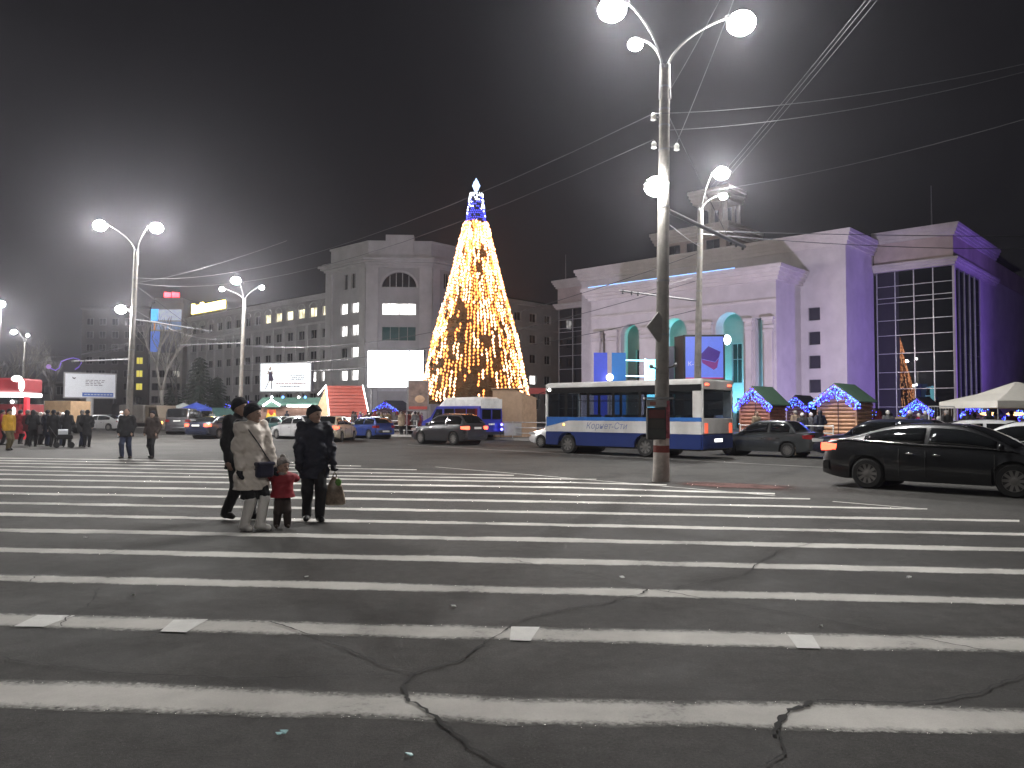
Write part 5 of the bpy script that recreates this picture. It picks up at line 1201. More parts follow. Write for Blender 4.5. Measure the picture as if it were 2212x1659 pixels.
# ================================================================== the lit tree
TZ = 61.0; tp = at(1026, 896, TZ)
def tz(py): return float(at(1026, py, TZ)[2])
PXM = TZ/FOC
tree = thing('christmas_tree', 'tall lit cone-shaped Christmas tree with a star on top', 'tree', (tp[0], TZ, 0.13))
mat('fir_needles', (0.09, 0.085, 0.04), 0.8, var=0.5, scale=1.2)
prof_y = [480, 520, 613, 725, 838, 925]; prof_r = [21, 31, 54, 86, 110, 131]
def trad(z):
    ys = [tz(y)-0.13 for y in prof_y][::-1]; rs = [q*PXM for q in prof_r][::-1]; return float(np.interp(z, ys, rs))
ZB, ZT = 2.3, tz(480)-0.13
part('tree_frame', M['steel_dark'], tree, lambda m: m.tube([(0,0,0),(0,0,ZT+3.0)], [0.25, 0.06], 10))
# inner dark cone and needle tufts
m = MB(); m.lathe([(trad(z)*0.90, z) for z in np.linspace(ZB, ZT, 14)], 36); m.build('inner_cone', mat('fir_dark', (0.09, 0.055, 0.025), 0.95), tree, smooth=True)
m = MB()
for i in range(11000):
    z = ZB+(ZT-ZB)*(1-math.sqrt(1-rng.random()*0.985)); th_ = rng.random()*2*math.pi; r = trad(z)*(0.9+0.1*rng.random()); s = 0.10+0.12*rng.random()
    c = Vector((r*math.cos(th_), r*math.sin(th_), z)); out = Vector((math.cos(th_), math.sin(th_), 0.25+0.5*(rng.random()-0.5))).normalized()
    a = out.cross(Vector((rng.random()-.5, rng.random()-.5, 1))).normalized()
    tip = c+out*s*1.3+Vector((0,0,-0.05)); n_ = len(m.v)
    m.v += [tuple(c+a*s*0.5), tuple(c-a*s*0.5), tuple(tip)]; m.f.append((n_, n_+1, n_+2))
m.build('needles', M['fir_needles'], tree, kind='stuff')
glow('bulb_warm', (1.0, 0.46, 0.22), 8.0); glow('bulb_orange', (1.0, 0.30, 0.07), 4.0); glow('bulb_white', (0.9, 0.95, 1.0), 9.0); glow('bulb_blue', (0.07, 0.08, 1.0), 3.5)
def lown(th_, z):      # slow pattern of lit and dark patches
    return (math.sin(3*th_+0.55*z+1.0)+math.sin(5*th_-0.8*z+2.2)+0.9*math.sin(2*th_+1.25*z+4.0)+0.7*math.sin(9*th_+0.4*z))/3.6
NS = 72
for k in range(NS):
    th_ = 2*math.pi*k/NS+0.02; m = MB(); m2_ = MB(); z = ZB+0.2+0.25*rng.random(); on = True; left = 0
    while z < ZT-0.1:
        q = lown(th_, z)
        if left <= 0:
            on = rng.random() < 0.50+0.65*q+0.42*(z/ZT); left = int(rng.integers(1, 5 if not on else 6))
            if q < -0.35 and z < 10: on = rng.random() < 0.26
            br_ = rng.random() < 0.62
        if on:
            r = trad(z)+0.10+0.05*rng.random(); jt = (rng.random(2)-0.5)*0.10; sz_ = 0.06+0.05*rng.random()
            (m if br_ else m2_).octa((r*math.cos(th_)+jt[0], r*math.sin(th_)+jt[1], z), sz_, sz_*1.5)
        z += 0.22+0.07*rng.random(); left -= 1
    if m.v: m.build('light_string', M['bulb_warm'], tree, kind='stuff')
    if m2_.v: m2_.build('light_string', M['bulb_orange'], tree, kind='stuff')
# collar of white and blue lights, then the star
zc0, zc1 = tz(478)-0.13, tz(420)-0.13
m = MB(); m.lathe([(20*PXM, zc0), (12*PXM, zc1)], 24); m.build('top_collar', mat('collar_dark', (0.02, 0.02, 0.05), 0.8), tree)
for rowi, z in enumerate(np.linspace(zc0, zc1, 13)):
    f = (z-zc0)/(zc1-zc0); r = (21*(1-f)+13*f)*PXM+0.03; mw, mb_ = MB(), MB(); n = 26
    for i in range(n):
        a = 2*math.pi*(i+0.5*(rowi % 2))/n
        if rng.random() < 0.72: (mw if rng.random() < 0.10+0.75*f*f else mb_).octa((r*math.cos(a), r*math.sin(a), z), 0.05, 0.06)
    if mw.v: mw.build('light_string', M['bulb_white'], tree, kind='stuff')
    if mb_.v: mb_.build('light_string', M['bulb_blue'], tree, kind='stuff')
zs0, zs1 = tz(419)-0.13, tz(384)-0.13; zm = (zs0+zs1)/2; m = MB(); m.octa((0,0,zm), 9*PXM, (zs1-zs0)/2)
for a in (0.8, 2.4, 3.9, 5.5): m.octa((0.22*math.cos(a),0.22*math.sin(a),zm), 0.12, 0.35)
m.build('star', glow('star_glow', (0.5, 0.65, 1.0), 2.2), tree)

# ================================================================== light-hung wooden huts
mat('log_red', (0.33, 0.14, 0.09), 0.75, var=0.3, scale=4); mat('log_dark', (0.10, 0.05, 0.05), 0.8, var=0.3, scale=4); mat('log_tan', (0.46, 0.26, 0.15), 0.75, var=0.25, scale=4)
mat('roof_green', (0.05, 0.10, 0.065), 0.6, var=0.15, scale=2); mat('roof_slate', (0.03, 0.03, 0.045), 0.6)
glow('net_blue', (0.05, 0.045, 1.0), 7.0); glow('net_cyan', (0.12, 0.36, 1.0), 4.5)
def light_gable(t, w, ze, zp, y, n=150, drop=0.35, seed=1, hang=0.5, blu=0.6):
    r = np.random.default_rng(seed); strings = {}
    for i in range(n):
        f = r.random(); x = (f*2-1)*(w/2+0.12); zt = zp-(zp-ze)*abs(x)/(w/2+0.12)
        z = zt-0.05-r.random()**1.3*hang*(1 if abs(x) > w*0.12 else 1.3)
        if z < ze-drop: z = ze-drop*r.random()
        key = ('net_cyan' if r.random() > blu else 'net_blue', int((f)*6)); strings.setdefault(key, MB()).octa((x, y-0.04-0.05*r.random(), z), 0.026, 0.034)
    for (ma, k), mb in strings.items(): mb.build('light_string', M[ma], t, kind='stuff')
def hut(label, a, b, w, dp, ze, zp, wall, roof, lights=170, seed=1, planks=True, rot=None, door=True, over=0.22, grp='wooden market huts hung with blue lights'):
    t = thing('market_hut', label, 'hut', uv(a, b, 0.13), ROT_U if rot is None else rot, grp); y0, y1 = 0, dp
    # log walls: each log a half-round board
    nl = int(ze/0.19); zs = [ze*i/nl for i in range(nl)]
    hgt = ze/nl
    def log(x0, x1, y, z, front=True):
        m = MB(); n = 5; prof = [(0.0, 0.006)] + [(-0.07*math.sin(math.pi*k/n), hgt*(k/n)*0.93+0.01) for k in range(1, n)] + [(0.0, hgt-0.008), (0.06, hgt-0.008), (0.06, 0.006)]
        rings = [[(x, y+p[0], z+p[1]) for p in prof] for x in (x0, x1)] if front else [[(y-p[0], x, z+p[1]) for p in prof] for x in (x0, x1)]
        m.loft(rings); return m
    for z in zs:
        log(-w/2, w/2, y0, z).build('log', M[wall], t); log(y0, y1, w/2, z, False).build('log', M[wall], t)
    MB().box(-w/2+0.01, w/2-0.01, 0.02, dp, 0, ze).build('inner_wall', M['log_dark'], t)
    MB().prism([(-w/2, ze), (w/2, ze), (0, zp-0.05)], 0.0, dp, 'y').build('gable', M[wall], t)
    s = (zp-ze)/(w/2)
    for sg in (-1, 1):
        xe = sg*(w/2+over); zl = ze-s*over
        P = [(0, zp), (xe, zl), (xe, zl+0.06), (0, zp+0.06)]
        if sg > 0: P = P[::-1]
        MB().prism(P, -0.3, dp+0.25, 'y').build('roof_slope', M[roof], t)
        MB().prism([(0, zp-0.14), (xe, zl-0.14), (xe, zl-0.005), (0, zp-0.005)][::(-1 if sg > 0 else 1)], -0.34, -0.302, 'y').build('barge_board', M[wall], t)
    for xx in (-w/2, w/2): MB().box(xx-0.05, xx+0.05, -0.09, 0.0, 0, ze).build('corner_post', M[wall], t)
    if door:
        MB().box(0.05, 0.10, -0.085, -0.072, 0, ze*0.98).build('door_frame', M['log_dark'], t)
    if lights: light_gable(t, w+2*over, ze-s*over, zp, -0.34, lights, seed=seed)
    return t
def hut_px(label, b, xl, xr, apex_y, eave_y, dp, wall, roof, lights, seed, **kw):
    a0, _ = on_b(xl, 880, b); a1, _ = on_b(xr, 880, b); zp = on_b((xl+xr)/2, apex_y, b)[1]-0.13; ze = on_b((xl+xr)/2, eave_y, b)[1]-0.13
    return hut(label, (a0+a1)/2, b, a1-a0, dp, ze, zp, wall, roof, lights, seed, **kw)
hut_px('log hut with green roof just behind the bus', 41.0, 1600, 1662, 836, 868, 2.0, 'log_red', 'roof_green', 260, 3)
hut_px('large log hut with green roof and double door, second from the bus', 39.5, 1768, 1850, 830, 862, 2.2, 'log_tan', 'roof_green', 330, 5)
hut_px('small dark hut between the two green-roofed huts', 52, 1702, 1742, 855, 874, 2.0, 'log_dark', 'roof_slate', 130, 7)
hut_px('dark hut under the tall glass bay of the theatre', 49, 1960, 2008, 860, 880, 2.2, 'log_dark', 'roof_slate', 230, 9)
hut_px('dark hut beside the white gazebo', 49, 2092, 2136, 858, 884, 2.2, 'log_dark', 'roof_slate', 190, 11)
hut_px('hut partly hidden under the gazebo at the right edge', 52, 2180, 2230, 884, 896, 2.0, 'log_dark', 'roof_slate', 110, 13)
hut_px('far small blue-lit hut between estate car and log hut', 58, 1880, 1900, 884, 892, 2.0, 'log_dark', 'roof_slate', 25, 14)
hut_px('narrow hut with blue light arch, leftmost of three', 60, 440, 466, 868, 884, 1.6, 'log_tan', 'roof_slate', 150, 15)
hut_px('narrow hut with blue light arch, middle of three', 59.5, 483, 509, 868, 884, 1.6, 'log_tan', 'roof_slate', 150, 17)
hut_px('narrow hut with blue light arch, nearest the lamp post', 59, 530, 553, 866, 882, 1.6, 'log_tan', 'roof_slate', 140, 19)
hut_px('blue domed light hut behind the crowd by the bright screen', 56, 812, 862, 866, 884, 2.0, 'log_dark', 'roof_slate', 210, 21)

# long green-roofed stall with white light bars and gingerbread panels
glow('bar_white', (1.0, 0.98, 0.95), 9.0); mat('stall_brown', (0.22, 0.13, 0.10), 0.8, var=0.2); mat('stall_green', (0.10, 0.20, 0.16), 0.7); mat('panel_orange', (0.75, 0.20, 0.04), 0.6); mat('panel_yellow', (0.8, 0.5, 0.05), 0.6); mat('panel_red', (0.45, 0.05, 0.03), 0.6)
Zs = 72; s0, s1 = xat(562, Zs), xat(686, Zs); w_ = s1-s0; zz = lambda y: float(at(620, y, Zs)[2])-0.13
stl = thing('market_stall', 'long green-roofed stall with glowing white bars and orange panels', 'stall', ((s0+s1)/2, Zs, 0.13))
MB().box(-w_/2, w_/2, 0, 2.4, 0, zz(880)).build('wall', M['stall_brown'], stl)
MB().prism([(-0.3, zz(876)), (2.6, zz(876)), (2.6, zz(872)), (1.2, zz(858)), (-0.3, zz(872))], -w_/2-0.2, w_/2+0.2, 'x').build('roof', M['stall_green'], stl)
def lx(px): return xat(px, Zs)-stl.location.x
MB().box(lx(623), lx(684), -0.5, -0.35, zz(879), zz(874.5)).build('light_bar', M['bar_white'], stl)
MB().tube([(lx(571),-0.45,zz(877)), (lx(589),-0.45,zz(864)), (lx(608),-0.45,zz(876))], 0.09, 6).build('light_bar', M['bar_white'], stl)
MB().prism([(lx(569),zz(880)),(lx(609),zz(880)),(lx(589),zz(866))], -0.35, -0.02, 'y').build('porch_gable', M['stall_green'], stl)
for px in (587, 676):
    MB().box(lx(px-9), lx(px+9), -0.12, -0.02, zz(906), zz(884)).build('panel', M['panel_orange'], stl)
    for s in (-1, 1): MB().ball((lx(px+s*5.2), -0.14, zz(901)), 0.26, 10, (1, 0.2, 1.6)).build('painted_figure', M['panel_yellow'], stl)
    MB().ball((lx(px), -0.15, zz(891)), 0.24, 10, (1, 0.2, 1.3)).build('painted_figure', M['panel_red' if px < 600 else 'panel_yellow'], stl)
for px, col in ((588,'bulb_white'),(612,'net_cyan'),(646,'bar_white'),(660,'net_cyan')): MB().ball((lx(px), -0.2, zz(858)), 0.12, 8).build('roof_lamp', M[col], stl)

# steep red-roofed house
Zh = 67; hh_ = thing('red_roofed_house', 'small steep house with red roof edged in white lights', 'hut', (xat(745, Zh), Zh, 0.13)); hz_ = lambda y: float(at(745, y, Zh)[2])-0.13
lh_ = lambda px: xat(px, Zh)-hh_.location.x
mat('roof_red', (0.26, 0.05, 0.035), 0.6, var=0.15, scale=2); mat('gable_tan', (0.5, 0.33, 0.2), 0.8)
P0, P1, P2, P3_ = (lh_(697), 1.2, hz_(832)), (lh_(778), 1.2, hz_(832)), (lh_(801), -0.6, hz_(898)), (lh_(716), -0.6, hz_(898))
nrow = 9
for i in range(nrow):            # shingle courses, each a board lapped over the next
    f0, f1 = i/nrow, (i+1)/nrow
    A_ = Vector(P0).lerp(Vector(P3_), f0); B_ = Vector(P1).lerp(Vector(P2), f0); C_ = Vector(P1).lerp(Vector(P2), f1+0.01); D_ = Vector(P0).lerp(Vector(P3_), f1+0.01)
    up = Vector((0, -0.03, 0.05)); m = MB(); m.add([A_, B_, C_+up, D_+up, A_-up, B_-up, C_-up*0.2, D_-up*0.2], [(3,2,1,0),(4,5,6,7),(3,7,6,2),(0,4,7,3),(1,2,6,5)]); m.build('roof_course', M['roof_red'], hh_)
MB().add([(lh_(697),1.2,hz_(832)),(lh_(716),-0.55,hz_(900)),(lh_(680),-0.2,hz_(896)),(lh_(697),1.3,hz_(832)),(lh_(716),-0.45,hz_(900)),(lh_(680),-0.1,hz_(896))], [(0,1,2),(5,4,3),(0,2,5,3),(1,4,5,2),(0,3,4,1)]).build('gable', M['gable_tan'], hh_)
MB().box(lh_(690), lh_(800), -0.4, 2.2, 0, hz_(899)).build('wall', M['roof_red'], hh_)
for a, b in (((697,832,1.15),(716,902,-0.7)), ((778,832,1.15),(801,898,-0.7)), ((697,832,1.15),(684,852,0.5))):
    pa = Vector((lh_(a[0]), a[2]-0.1, hz_(a[1]))); pb = Vector((lh_(b[0]), b[2]-0.05, hz_(b[1]))); m = MB(); n = 26
    for i in range(n): m.octa(pa.lerp(pb, i/(n-1)), 0.055, 0.07)
    m.build('light_string', M['bar_white'], hh_, kind='stuff')
MB().box(lh_(700), lh_(790), -0.55, -0.42, hz_(905), hz_(899.5)).build('eave_board', M['roof_red'], hh_)
for x0_, x1_ in ((676,686),(690,703),(755,790)):
    MB().tube([(lh_(x0_), -0.62, hz_(918)), (lh_(x0_), -0.62, hz_(904)), (lh_(x1_), -0.62, hz_(904))], 0.06, 6).build('light_tube', M['bar_white'], hh_)

# brown tent-like cabin at the foot of the tree
Zt = 52; tt = thing('canvas_booth', 'tan closed booth between minibus and bus', 'booth', (xat(1112, Zt), Zt, 0.13), 0.0); tzz = lambda y: float(at(1112, y, Zt)[2])-0.13; tlx = lambda px: xat(px, Zt)-tt.location.x
mat('booth_tan', (0.36, 0.25, 0.17), 0.85, var=0.15)
MB().prism([(tlx(1064),0),(tlx(1128),0),(tlx(1128),tzz(848)),(tlx(1110),tzz(841)),(tlx(1064),tzz(843))], 0, 2.2, 'y').build('front_wall', M['booth_tan'], tt)
MB().add([(tlx(1128)+0.004,0,0),(tlx(1161),1.6,0),(tlx(1161),1.6,tzz(858)),(tlx(1128)+0.004,0,tzz(848)),(tlx(1128)+0.004,2.2,0),(tlx(1161)-0.1,2.4,0),(tlx(1161)-0.1,2.4,tzz(858)),(tlx(1128)+0.004,2.2,tzz(848))], [(0,1,2,3),(7,6,5,4),(3,2,6,7),(1,5,6,2)]).build('side_wall', mat('booth_light', (0.46, 0.31, 0.21), 0.85), tt)
MB().box(tlx(1064)-0.1, tlx(1128)+0.1, -0.12, 2.3, tzz(841)+0.004, tzz(841)+0.08).build('roof', M['booth_tan'], tt)
# red flat sign behind the bus front
MB().box(xat(1142,56), xat(1185,56), 56, 56.2, float(at(1160,851,56)[2]), float(at(1160,838,56)[2])).build('red_sign', mat('sign_dull_red', (0.25, 0.03, 0.03), 0.6), label='dull red board behind the front of the bus', cat='sign')
# green parasol row and blue umbrellas on the left
def parasol(label, px, Y, zt, r, col, nm):
    t = thing('market_umbrella', label, 'umbrella', (xat(px, Y), Y, 0.13)); n = 8
    m = MB(); ring = [(r*math.cos(2*math.pi*i/n), r*math.sin(2*math.pi*i/n), zt-0.55) for i in range(n)]; ring2 = [(x*0.98, y*0.98, z-0.22) for x, y, z in ring]; top = [(x*0.03, y*0.03, zt) for x, y, z in ring]
    m.loft([ring2, ring, top], caps=False); m.f.append(tuple(range(2*n, 3*n))); o = m.build('canopy', mat(nm, col, 0.7), t); md = o.modifiers.new('t', 'SOLIDIFY'); md.thickness = 0.01
    MB().tube([(0,0,0),(0,0,zt+0.12)], 0.025, 8).build('pole', M['galvanised'], t); return t
parasol('blue market umbrella left of the blue-lit huts', 424, 72, 2.5, 1.45, (0.03, 0.06, 0.35), 'umbrella_blue'); parasol('pale grey market umbrella behind the dark people carrier', 396, 74, 2.5, 1.3, (0.32, 0.35, 0.34), 'umbrella_grey')
Zg = 80; MB().box(xat(455,Zg), xat(566,Zg), Zg, Zg+3, 0.13, float(at(500,881,Zg)[2])).build('green_pavilion', mat('pavilion_green', (0.06, 0.14, 0.13), 0.7), label='low green pavilion behind the blue-lit huts', cat='pavilion')

# ================================================================== billboards and screens
def board_frame(t, w, z0, z1, dp, legs, fw=0.14):
    m = MB(); m.box(-w/2-fw, w/2+fw, 0, dp, z0-fw, z0-0.003); m.box(-w/2-fw, w/2+fw, 0, dp, z1+0.003, z1+fw); m.box(-w/2-fw, -w/2-0.003, 0, dp, z0-0.003, z1+0.003); m.box(w/2+0.003, w/2+fw, 0, dp, z0-0.003, z1+0.003); m.build('frame', M['galvanised'], t)
    for x in legs: MB().box(x-0.12, x+0.12, 0.1, 0.34, 0, z0-fw-0.003).build('leg', M['galvanised'], t)
# lit white billboard with a woman in a dark dress (flat print)
Zb = 82; bz = lambda y: float(at(615, y, Zb)[2])-0.13
bb = thing('billboard', 'glowing white billboard with a standing woman in a dark dress', 'billboard', (xat(615, Zb), Zb, 0.13), math.radians(-12))
bw, z0, z1 = 5.7, bz(845), bz(785)
board_frame(bb, bw, z0, z1, 0.4, (-1.8, 1.7))
mat('board_print_grey', (0.10, 0.10, 0.12), 0.8); mat('board_print_dark', (0.03, 0.02, 0.05), 0.8); mat('board_print_skin', (0.5, 0.42, 0.35), 0.8); mat('board_print_pink', (0.45, 0.30, 0.30), 0.8)
MB().box(-bw/2, bw/2, 0.03, 0.37, z0, z1).build('lit_face', glow('billboard_white', (0.93, 0.97, 1.0), 1.0), bb)
def bp(u, v): return (-bw/2+bw*u, z0+(z1-z0)*(1-v))
def flat(nm, pts, ma, par, y=0.028, th_=0.006): 
    P = [bp(*q) for q in pts]
    ar = sum(P[i][0]*P[(i+1) % len(P)][1]-P[(i+1) % len(P)][0]*P[i][1] for i in range(len(P)))
    if ar < 0: P = P[::-1]
    return MB().prism(P, y-th_, y, 'y').build(nm, ma, par)
flat('printed_dress', [(0.165,0.30),(0.235,0.30),(0.24,0.45),(0.265,0.58),(0.25,0.63),(0.165,0.63),(0.165,0.45)], M['board_print_dark'], bb)
flat('printed_head', [(0.195,0.10),(0.215,0.12),(0.215,0.24),(0.165,0.24),(0.17,0.18)], M['board_print_skin'], bb)
for q in ([(0.165,0.24),(0.15,0.27),(0.13,0.39),(0.155,0.39),(0.17,0.32)], [(0.225,0.24),(0.255,0.36),(0.24,0.40),(0.225,0.32)], [(0.165,0.632),(0.15,0.70),(0.17,0.70),(0.19,0.632)], [(0.21,0.632),(0.215,0.70),(0.235,0.70),(0.24,0.632)]): flat('printed_limb', q, M['board_print_skin'], bb, 0.027)
flat('printed_boot', [(0.15,0.702),(0.165,0.702),(0.11,0.91),(0.085,0.92),(0.105,0.88)], M['board_print_dark'], bb); flat('printed_boot', [(0.215,0.702),(0.235,0.702),(0.232,0.92),(0.215,0.92)], M['board_print_dark'], bb)
def line(u0, u1, v, h, ma, seed=0):
    r = np.random.default_rng(seed); u = u0
    while u < u1:
        wd = 0.012+0.03*r.random(); flat('printed_word', [(u, v-h/2), (min(u+wd, u1), v-h/2), (min(u+wd, u1), v+h/2), (u, v+h/2)], ma, bb); u += wd+0.007+0.01*r.random()
line(0.60, 0.88, 0.43, 0.03, M['board_print_grey'], 1); line(0.63, 0.88, 0.50, 0.03, M['board_print_grey'], 2); line(0.61, 0.88, 0.57, 0.034, M['board_print_grey'], 3); line(0.80, 0.88, 0.375, 0.014, M['board_print_grey'], 4)
line(0.32, 0.90, 0.72, 0.05, M['board_print_pink'], 5); line(0.40, 0.80, 0.83, 0.035, M['board_print_grey'], 6)
# bright LED screen
Zl = 79; lz = lambda y: float(at(852, y, Zl)[2])-0.13
led = thing('led_screen', 'large glowing white outdoor screen beside the tree', 'screen', (xat(853, Zl), Zl, 0.13), math.radians(-6))
lw = xat(914, Zl)-xat(792, Zl)
MB().box(-lw/2-0.12, lw/2+0.12, 0.02, 0.5, lz(838), lz(756)).build('housing', M['steel_dark'], led)
MB().box(-lw/2, lw/2, -0.02, 0.015, lz(836), lz(758)).build('lit_panel', glow('led_white', (0.93, 0.98, 1.0), 11.0), led)
for x in (-lw/2+0.3, lw/2-0.5): MB().box(x-0.1, x+0.1, 0.2, 0.4, 0, lz(838)).build('leg', M['galvanised'], led)
MB().box(-0.2, 0.2, -0.1, 0.1, lz(800)-0.1, lz(800)-0.05).build('service_bar', M['steel_dark'], led)
# poster stand under it
Zp = 56.2; pz = lambda y: float(at(903, y, Zp)[2])-0.13
ps = thing('poster_stand', 'framed poster stand with dark red food picture near the tree', 'sign', (xat(903, Zp), Zp, 0.13)); pw = xat(926, Zp)-xat(881, Zp)
MB().box(-pw/2, pw/2, 0, 0.2, pz(888), pz(821)).build('frame', M['galvanised'], ps); MB().box(-pw/2+0.07, pw/2-0.07, -0.02, -0.003, pz(885), pz(824)).build('poster', mat('poster_dark', (0.10, 0.07, 0.06), 0.4, var=0.9, scale=2.5, emit=(0.35, 0.24, 0.2), estr=0.22), ps)
MB().box(-pw/2+0.09, pw/2-0.09, -0.03, -0.021, pz(884), pz(878)).build('poster_strip', mat('poster_red', (0.4, 0.06, 0.05), 0.5), ps); MB().ball((0.12, -0.022, pz(862)), 0.36, 12, (1, 0.05, 0.75)).build('pictured_dish', mat('poster_tan', (0.5, 0.32, 0.2), 0.5), ps)
for x in (-pw/2-0.06, pw/2-0.1): MB().tube([(x, 0.1, 0), (x, 0.1, pz(815))], 0.035, 8).build('post', M['galvanised'], ps)
# left billboard without lamps; faint glow painted into its face
Zq = 88; qz = lambda y: float(at(194, y, Zq)[2]); lb = thing('billboard', 'pale lampless billboard with blue strip on a single post at left', 'billboard', (xat(194, Zq), Zq, 0), math.radians(38)); z0, z1, bw = qz(858), qz(808), 5.0
board_frame(lb, bw, z0, z1, 0.35, ()); MB().tube([(0,0.2,0),(0,0.2,z0)], 0.4, 12).build('post', mat('post_pale', (0.4,0.4,0.4), 0.7), lb)
MB().box(-bw/2, bw/2, 0.03, 0.32, z0, z1).build('face', mat('board_face_glow', (0.62, 0.64, 0.68), 0.7, var=0.06, emit=(0.6,0.65,0.75), estr=0.10), lb)
flat('blue_strip', [(0.34,0.80),(0.97,0.80),(0.97,0.97),(0.34,0.97)], mat('board_blue', (0.05, 0.12, 0.4), 0.7), lb)
r_ = np.random.default_rng(4)
for v in (0.27, 0.34, 0.41, 0.48):
    u = 0.40
    while u < 0.78-(0.1 if v > 0.4 else 0): wd = 0.03+0.05*r_.random(); flat('printed_word', [(u,v-.014),(u+wd,v-.014),(u+wd,v+.014),(u,v+.014)], M['board_print_grey'], lb); u += wd+0.02
flat('printed_emblem', [(0.13,0.13),(0.17,0.18),(0.21,0.15),(0.19,0.24),(0.15,0.22)], M['board_print_grey'], lb)
u = 0.38
while u < 0.92: flat('printed_word', [(u,.865),(u+.05,.865),(u+.05,.905),(u,.905)], mat('board_pale', (0.5,0.55,0.65), 0.7), lb, 0.020); u += 0.065

# ================================================================== stage and advert box before the theatre
Zst = 62; sz = lambda y: float(at(1400, y, Zst)[2])-0.13; sx = lambda px: xat(px, Zst)
stg = thing('stage', 'open-air stage with dark blue wings and a bright cyan backdrop', 'stage', (sx(1352), Zst, 0.13)); L_ = lambda px: sx(px)-stg.location.x
glow('stage_cyan', (0.25, 0.85, 1.0), 3.5); glow('tube_cyan', (0.35, 0.7, 1.0), 6.0)
for a, b, c in ((1283,1312,(0.02,0.03,0.30)),(1322,1352,(0.01,0.07,0.26))):
    MB().box(L_(a), L_(b), 0, 0.15, sz(900), sz(762)).build('wing_banner', mat('wing_%d' % a, c, 0.5, emit=(0.05, 0.10, 0.75) if a < 1300 else (0.01, 0.2, 0.6), estr=0.55), stg)
MB().box(L_(1283), L_(1425), -3, 1.0, 0, 1.1).build('platform', M['black_plastic'], stg)
for y in (778, 812): MB().tube([(L_(1352),0.1,sz(y)),(L_(1400),0.1,sz(y+1))], 0.05, 6).build('light_tube', M['tube_cyan'], stg)
MB().box(L_(1396), L_(1424), 0.2, 0.4, sz(880), sz(776)).build('backdrop', M['stage_cyan'], stg)
MB().box(L_(1396)-0.08, L_(1396)-0.005, 0.1, 0.3, sz(880), sz(774)).build('light_tube', M['tube_cyan'], stg)
MB().box(L_(1424)+0.01, L_(1424)+0.3, 0.1, 0.4, sz(900), sz(770)).build('tower', M['black_plastic'], stg)
MB().ball((L_(1316), -0.4, sz(816)), 0.28, 10).build('spot_lamp', M['bar_white'], stg)
MB().tube([(L_(1316),-0.4,1.1),(L_(1316),-0.4,sz(816))], 0.05, 6).build('lamp_stand', M['steel_dark'], stg)
Za = 56; az = lambda y: float(at(1512, y, Za)[2])-0.13; ax_ = lambda px: xat(px, Za)
ad = thing('advert_box', 'tall lit blue advert box with a tilted violet parcel picture', 'sign', (ax_(1522), Za, 0.13), math.radians(-6)); X = lambda px: ax_(px)-ad.location.x
MB().box(X(1478), X(1566), 0, 0.3, az(818)-2.6, az(723)).build('casing', M['black_plastic'], ad)
MB().add([(X(1462),1.2,az(818)-2.6),(X(1477.5),0,az(818)-2.6),(X(1477.5),0,az(724)),(X(1462),1.2,az(724)),(X(1463),1.5,az(818)-2.6),(X(1477.5),0.3,az(818)-2.6),(X(1477.5),0.3,az(724)),(X(1463),1.5,az(724))], [(0,1,2,3),(7,6,5,4),(3,2,6,7),(0,4,5,1),(0,3,7,4)]).build('side_casing', M['black_plastic'], ad)
MB().box(X(1482), X(1562), -0.03, -0.004, az(817), az(727)).build('lit_face', glow('ad_blue', (0.16, 0.25, 1.0), 0.6), ad)
MB().box(X(1482), X(1562), -0.04, -0.031, az(818), az(815.5)).build('red_strip', glow('ad_red', (0.8, 0.1, 0.3), 0.4), ad)
glow('ad_violet', (0.12, 0.02, 0.6), 0.16); glow('ad_pink', (0.45, 0.05, 0.5), 0.2)
cxp, cyp = 1533, 769
def adp(pts, ma, nm, y): 
    P = [(X(a), az(b)) for a, b in pts]; ar = sum(P[i][0]*P[(i+1) % len(P)][1]-P[(i+1) % len(P)][0]*P[i][1] for i in range(len(P))); P = P if ar > 0 else P[::-1]
    MB().prism(P, y-0.008, y, 'y').build(nm, ma, ad)
adp([(1514,766),(1531,748),(1556,760),(1553,772),(1545,782),(1516,775)], M['ad_violet'], 'printed_parcel', -0.032)
adp([(1516,776),(1545,783),(1553,774),(1549,794),(1542,799),(1518,784)], M['ad_pink'], 'printed_parcel_side', -0.032)
text_part('printed_lettering', 'К-П', 0.42, glow('ad_pale', (0.6, 0.6, 1.0), 0.9), ad, Matrix.Translation((X(1487), -0.036, az(790))) @ Matrix.Rotation(R(90), 4, 'X'))
MB().ball((X(1571), 0.1, az(734)), 0.42, 10, (0.7,0.5,0.9)).build('lamp', glow('ad_lamp', (0.85, 0.9, 1.0), 6.0), ad)
MB().box(X(1436), X(1461), 1.0, 1.2, 0.0, az(745)).build('dark_screen', mat('screen_navy', (0.01, 0.01, 0.05), 0.3), ad)

